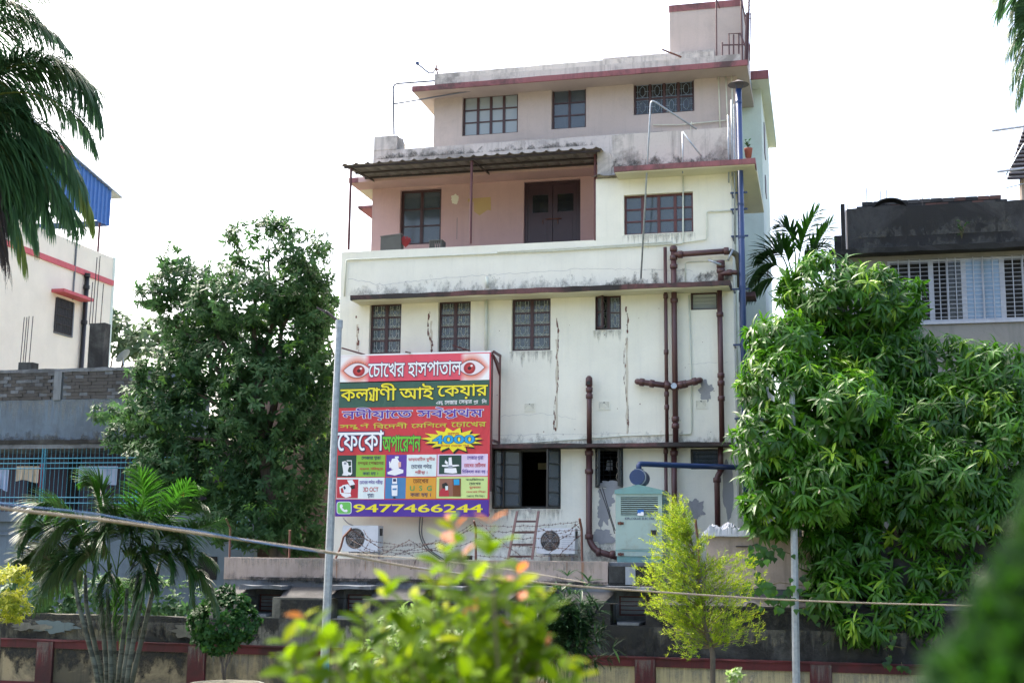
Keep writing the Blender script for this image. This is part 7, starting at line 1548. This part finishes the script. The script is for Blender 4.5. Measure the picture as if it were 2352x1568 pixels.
# variegated bush behind the near shrub
shrub('variegated_bush', 'light variegated bush low in the middle behind the near shrub', -13.5, [(860, 1540, 60, 60), (950, 1470, 70, 70), (1050, 1520, 100, 70), (960, 1410, 36, 22), (900, 1440, 36, 30), (1140, 1560, 60, 40)], .085, leaf_shape(.085, .035, widths=[.3, 1, .8, 0]), M['lf_var'], 7, .25, (980, 1800), 42, stems=[(900, 1450), (960, 1410), (1040, 1480)])
# near shrub with young orange leaves
T = thing('foreground_shrub', (PD(1000, 1568, 3.2).x, PD(1000, 1568, 3.2).y, 0), 'blurred bright green shrub with young orange red leaves in the foreground', 'shrub')
fs = leaf_shape(.070, .031, widths=[.15, .8, 1, .7, 0], droop=.2, fold=.25); rr = random.Random(19); tw = MB(); gr = []; rd = []
ST = [((1120, 1600), (1085, 1400), (1035, 1180), 3.0), ((1150, 1600), (1130, 1400), (1130, 1185), 2.9), ((1060, 1600), (1035, 1450), (1015, 1225), 3.1), ((1180, 1620), (1190, 1450), (1180, 1300), 3.0), ((1220, 1620), (1245, 1480), (1250, 1360), 3.0), ((800, 1620), (720, 1520), (690, 1400), 3.0), ((830, 1620), (760, 1520), (745, 1440), 2.9), ((900, 1620), (870, 1480), (895, 1330), 3.1), ((860, 1620), (830, 1500), (835, 1400), 3.0), ((940, 1620), (930, 1480), (960, 1370), 3.1), ((1000, 1620), (990, 1450), (1000, 1310), 3.0), ((1240, 1640), (1290, 1560), (1310, 1500), 2.8),
      ((760, 1640), (690, 1580), (655, 1460), 2.9), ((1150, 1620), (1110, 1480), (1100, 1290), 3.2), ((1060, 1620), (1070, 1500), (1060, 1380), 3.3), ((1130, 1620), (1160, 1500), (1200, 1420), 3.0), ((960, 1640), (900, 1560), (880, 1440), 3.2), ((1010, 1640), (1020, 1540), (1010, 1430), 3.1), ((1190, 1640), (1220, 1560), (1240, 1500), 3.1), ((1090, 1640), (1130, 1560), (1150, 1450), 3.1), ((870, 1640), (800, 1590), (790, 1480), 3.1), ((1160, 1640), (1090, 1520), (1060, 1460), 2.9), ((1040, 1640), (960, 1540), (930, 1500), 2.9), ((1000, 1640), (1060, 1580), (1080, 1530), 2.8), ((820, 1650), (850, 1590), (850, 1530), 3.2), ((1250, 1650), (1330, 1600), (1345, 1540), 2.8), ((1180, 1640), (1210, 1460), (1215, 1330), 3.1), ((700, 1660), (640, 1600), (700, 1520), 3.0), ((1130, 1640), (1200, 1540), (1270, 1470), 3.0), ((950, 1640), (1000, 1500), (1040, 1400), 3.2), ((900, 1650), (920, 1560), (960, 1450), 3.0),
      ((1000, 1650), (1100, 1560), (1140, 1520), 3.3), ((880, 1650), (960, 1580), (1000, 1540), 3.3), ((1060, 1650), (1160, 1590), (1230, 1560), 3.3), ((920, 1660), (880, 1600), (830, 1570), 3.3), ((980, 1660), (1000, 1600), (1010, 1570), 3.0), ((1120, 1660), (1140, 1600), (1170, 1570), 3.0)]
root_b = Vector((T.location.x, T.location.y, 0))
for a, b, c, d in ST:
    A_, B_, C2 = PD(*a, d), PD(*b, d), PD(*c, d); q = [root_b.lerp(A_, .0), root_b.lerp(A_, .6), A_]+[A_*(1-t)**2+B_*2*t*(1-t)+C2*t*t for t in [k/10 for k in range(1, 11)]]; tw.tube(q, [.012, .009, .005]+[.0042-.003*k/10 for k in range(10)], 5)
    ln = (C2-A_).length; n = int(ln/.025); red = c[1] < 1430 and (c[0] > 1000 or c[0] < 700)
    for k in range(n):
        t = (k+.5)/n; p = A_*(1-t)**2+B_*2*t*(1-t)+C2*t*t; tg = ((B_-A_)*(1-t)+(C2-B_)*t).normalized(); g0 = k*1.57+rr.uniform(-.3, .3); a1 = tg.orthogonal().normalized(); b1_ = tg.cross(a1)
        off = Vector((rr.gauss(0, .012), rr.gauss(0, .03), rr.gauss(0, .012)))*(1.2-t)
        for s_ in (0, math.pi):
            g = g0+s_; dr_ = (tg*rr.uniform(.35, 1)+(a1*math.cos(g)+b1_*math.sin(g))).normalized(); sz = rr.uniform(.8, 1.25)*(1 if t < .9 else .7)
            up = (Vector((0, -.4, 1))+Vector((rr.uniform(-.5, .5), rr.uniform(-.5, .5), 0))).normalized()
            isred = (t > .78 and red and rr.random() < .11) or (rr.random() < .008)
            (rd if isred else gr).append((p+off, dr_, up, sz, 1.2 if t > .85 and rr.random() < .5 else rr.uniform(0, .78)*(.5+.5*t)))
tw.build('stems', M['twig'], T, smooth=True)
gm_ = leaf_meshes(fs, M['lf_fore'], [0, .2, .4, .6, .78, 1.2]); rm_ = leaf_meshes(fs, M['lf_red'], [0, .2, .4, .6, .78, 1.2]); tn_ = [0, .2, .4, .6, .78, 1.2]
vis = [g for g in gr if in_frame(g[0])]; vis.sort(key=lambda g: c_dist(g[0])); n_ind = 300-min(len(rd), 100); top = vis[:n_ind]; ids = {id(g) for g in top}
for g in top: inst('leaf', gm_[min(range(6), key=lambda j: abs(tn_[j]-g[4]))], T, mat4(*g[:4]))
for g in rd[:100]: inst('leaf', rm_[min(range(6), key=lambda j: abs(tn_[j]-g[4]))], T, mat4(*g[:4]))['label'] = 'young orange red leaf'
Lv = Leaves()
for g in gr:
    if id(g) not in ids: Lv.add(fs, *g)
Lv.build('foliage', M['lf_fore'], T)
# very near dark hedge at the lower right
T = thing('near_hedge', (PD(2300, 1568, 1.7).x, PD(2300, 1568, 1.7).y, 0), 'strongly blurred dense dark green bush in the lower right corner', 'shrub')
Lv = Leaves(); rr = random.Random(2); sh = leaf_shape(.022, .011, widths=[.5, 1, .6, 0])
cs_ = [(PD(a+35, b+25, 1.3), c*1.3/FPX) for a, b, c in ((2430, 1210, 75), (2400, 1330, 100), (2440, 1450, 170), (2320, 1440, 85), (2270, 1540, 95), (2400, 1600, 180), (2300, 1660, 150), (2440, 1130, 60), (2230, 1650, 90), (2350, 1380, 60), (2205, 1560, 50))]
for c, R_ in cs_:
    for k in range(int(420*(R_/.045)**1.5)):
        d = Vector((rr.gauss(0, 1), rr.gauss(0, 1), rr.gauss(0, 1))).normalized(); p = c+d*R_*rr.uniform(.5, 1.0)**.6*(1+.35*noise.noise(d*3+c*9))
        for j in range(3): Lv.add(sh, p, (d+Vector((rr.uniform(-.7, .7), rr.uniform(-.7, .7), rr.uniform(0, 1)))).normalized(), (0, -1, .2), rr.uniform(.8, 1.6), min(.78, max(0, .35+1.3*noise.noise(p*30)+rr.uniform(-.2, .2))) if rr.random() > .05 else 1.2)
Lv.build('foliage', M['lf_thuja'], T); limbs('stem', (T.location.x, T.location.y, 0), [c for c, _ in cs_], .01, M['bark'], T, 5)
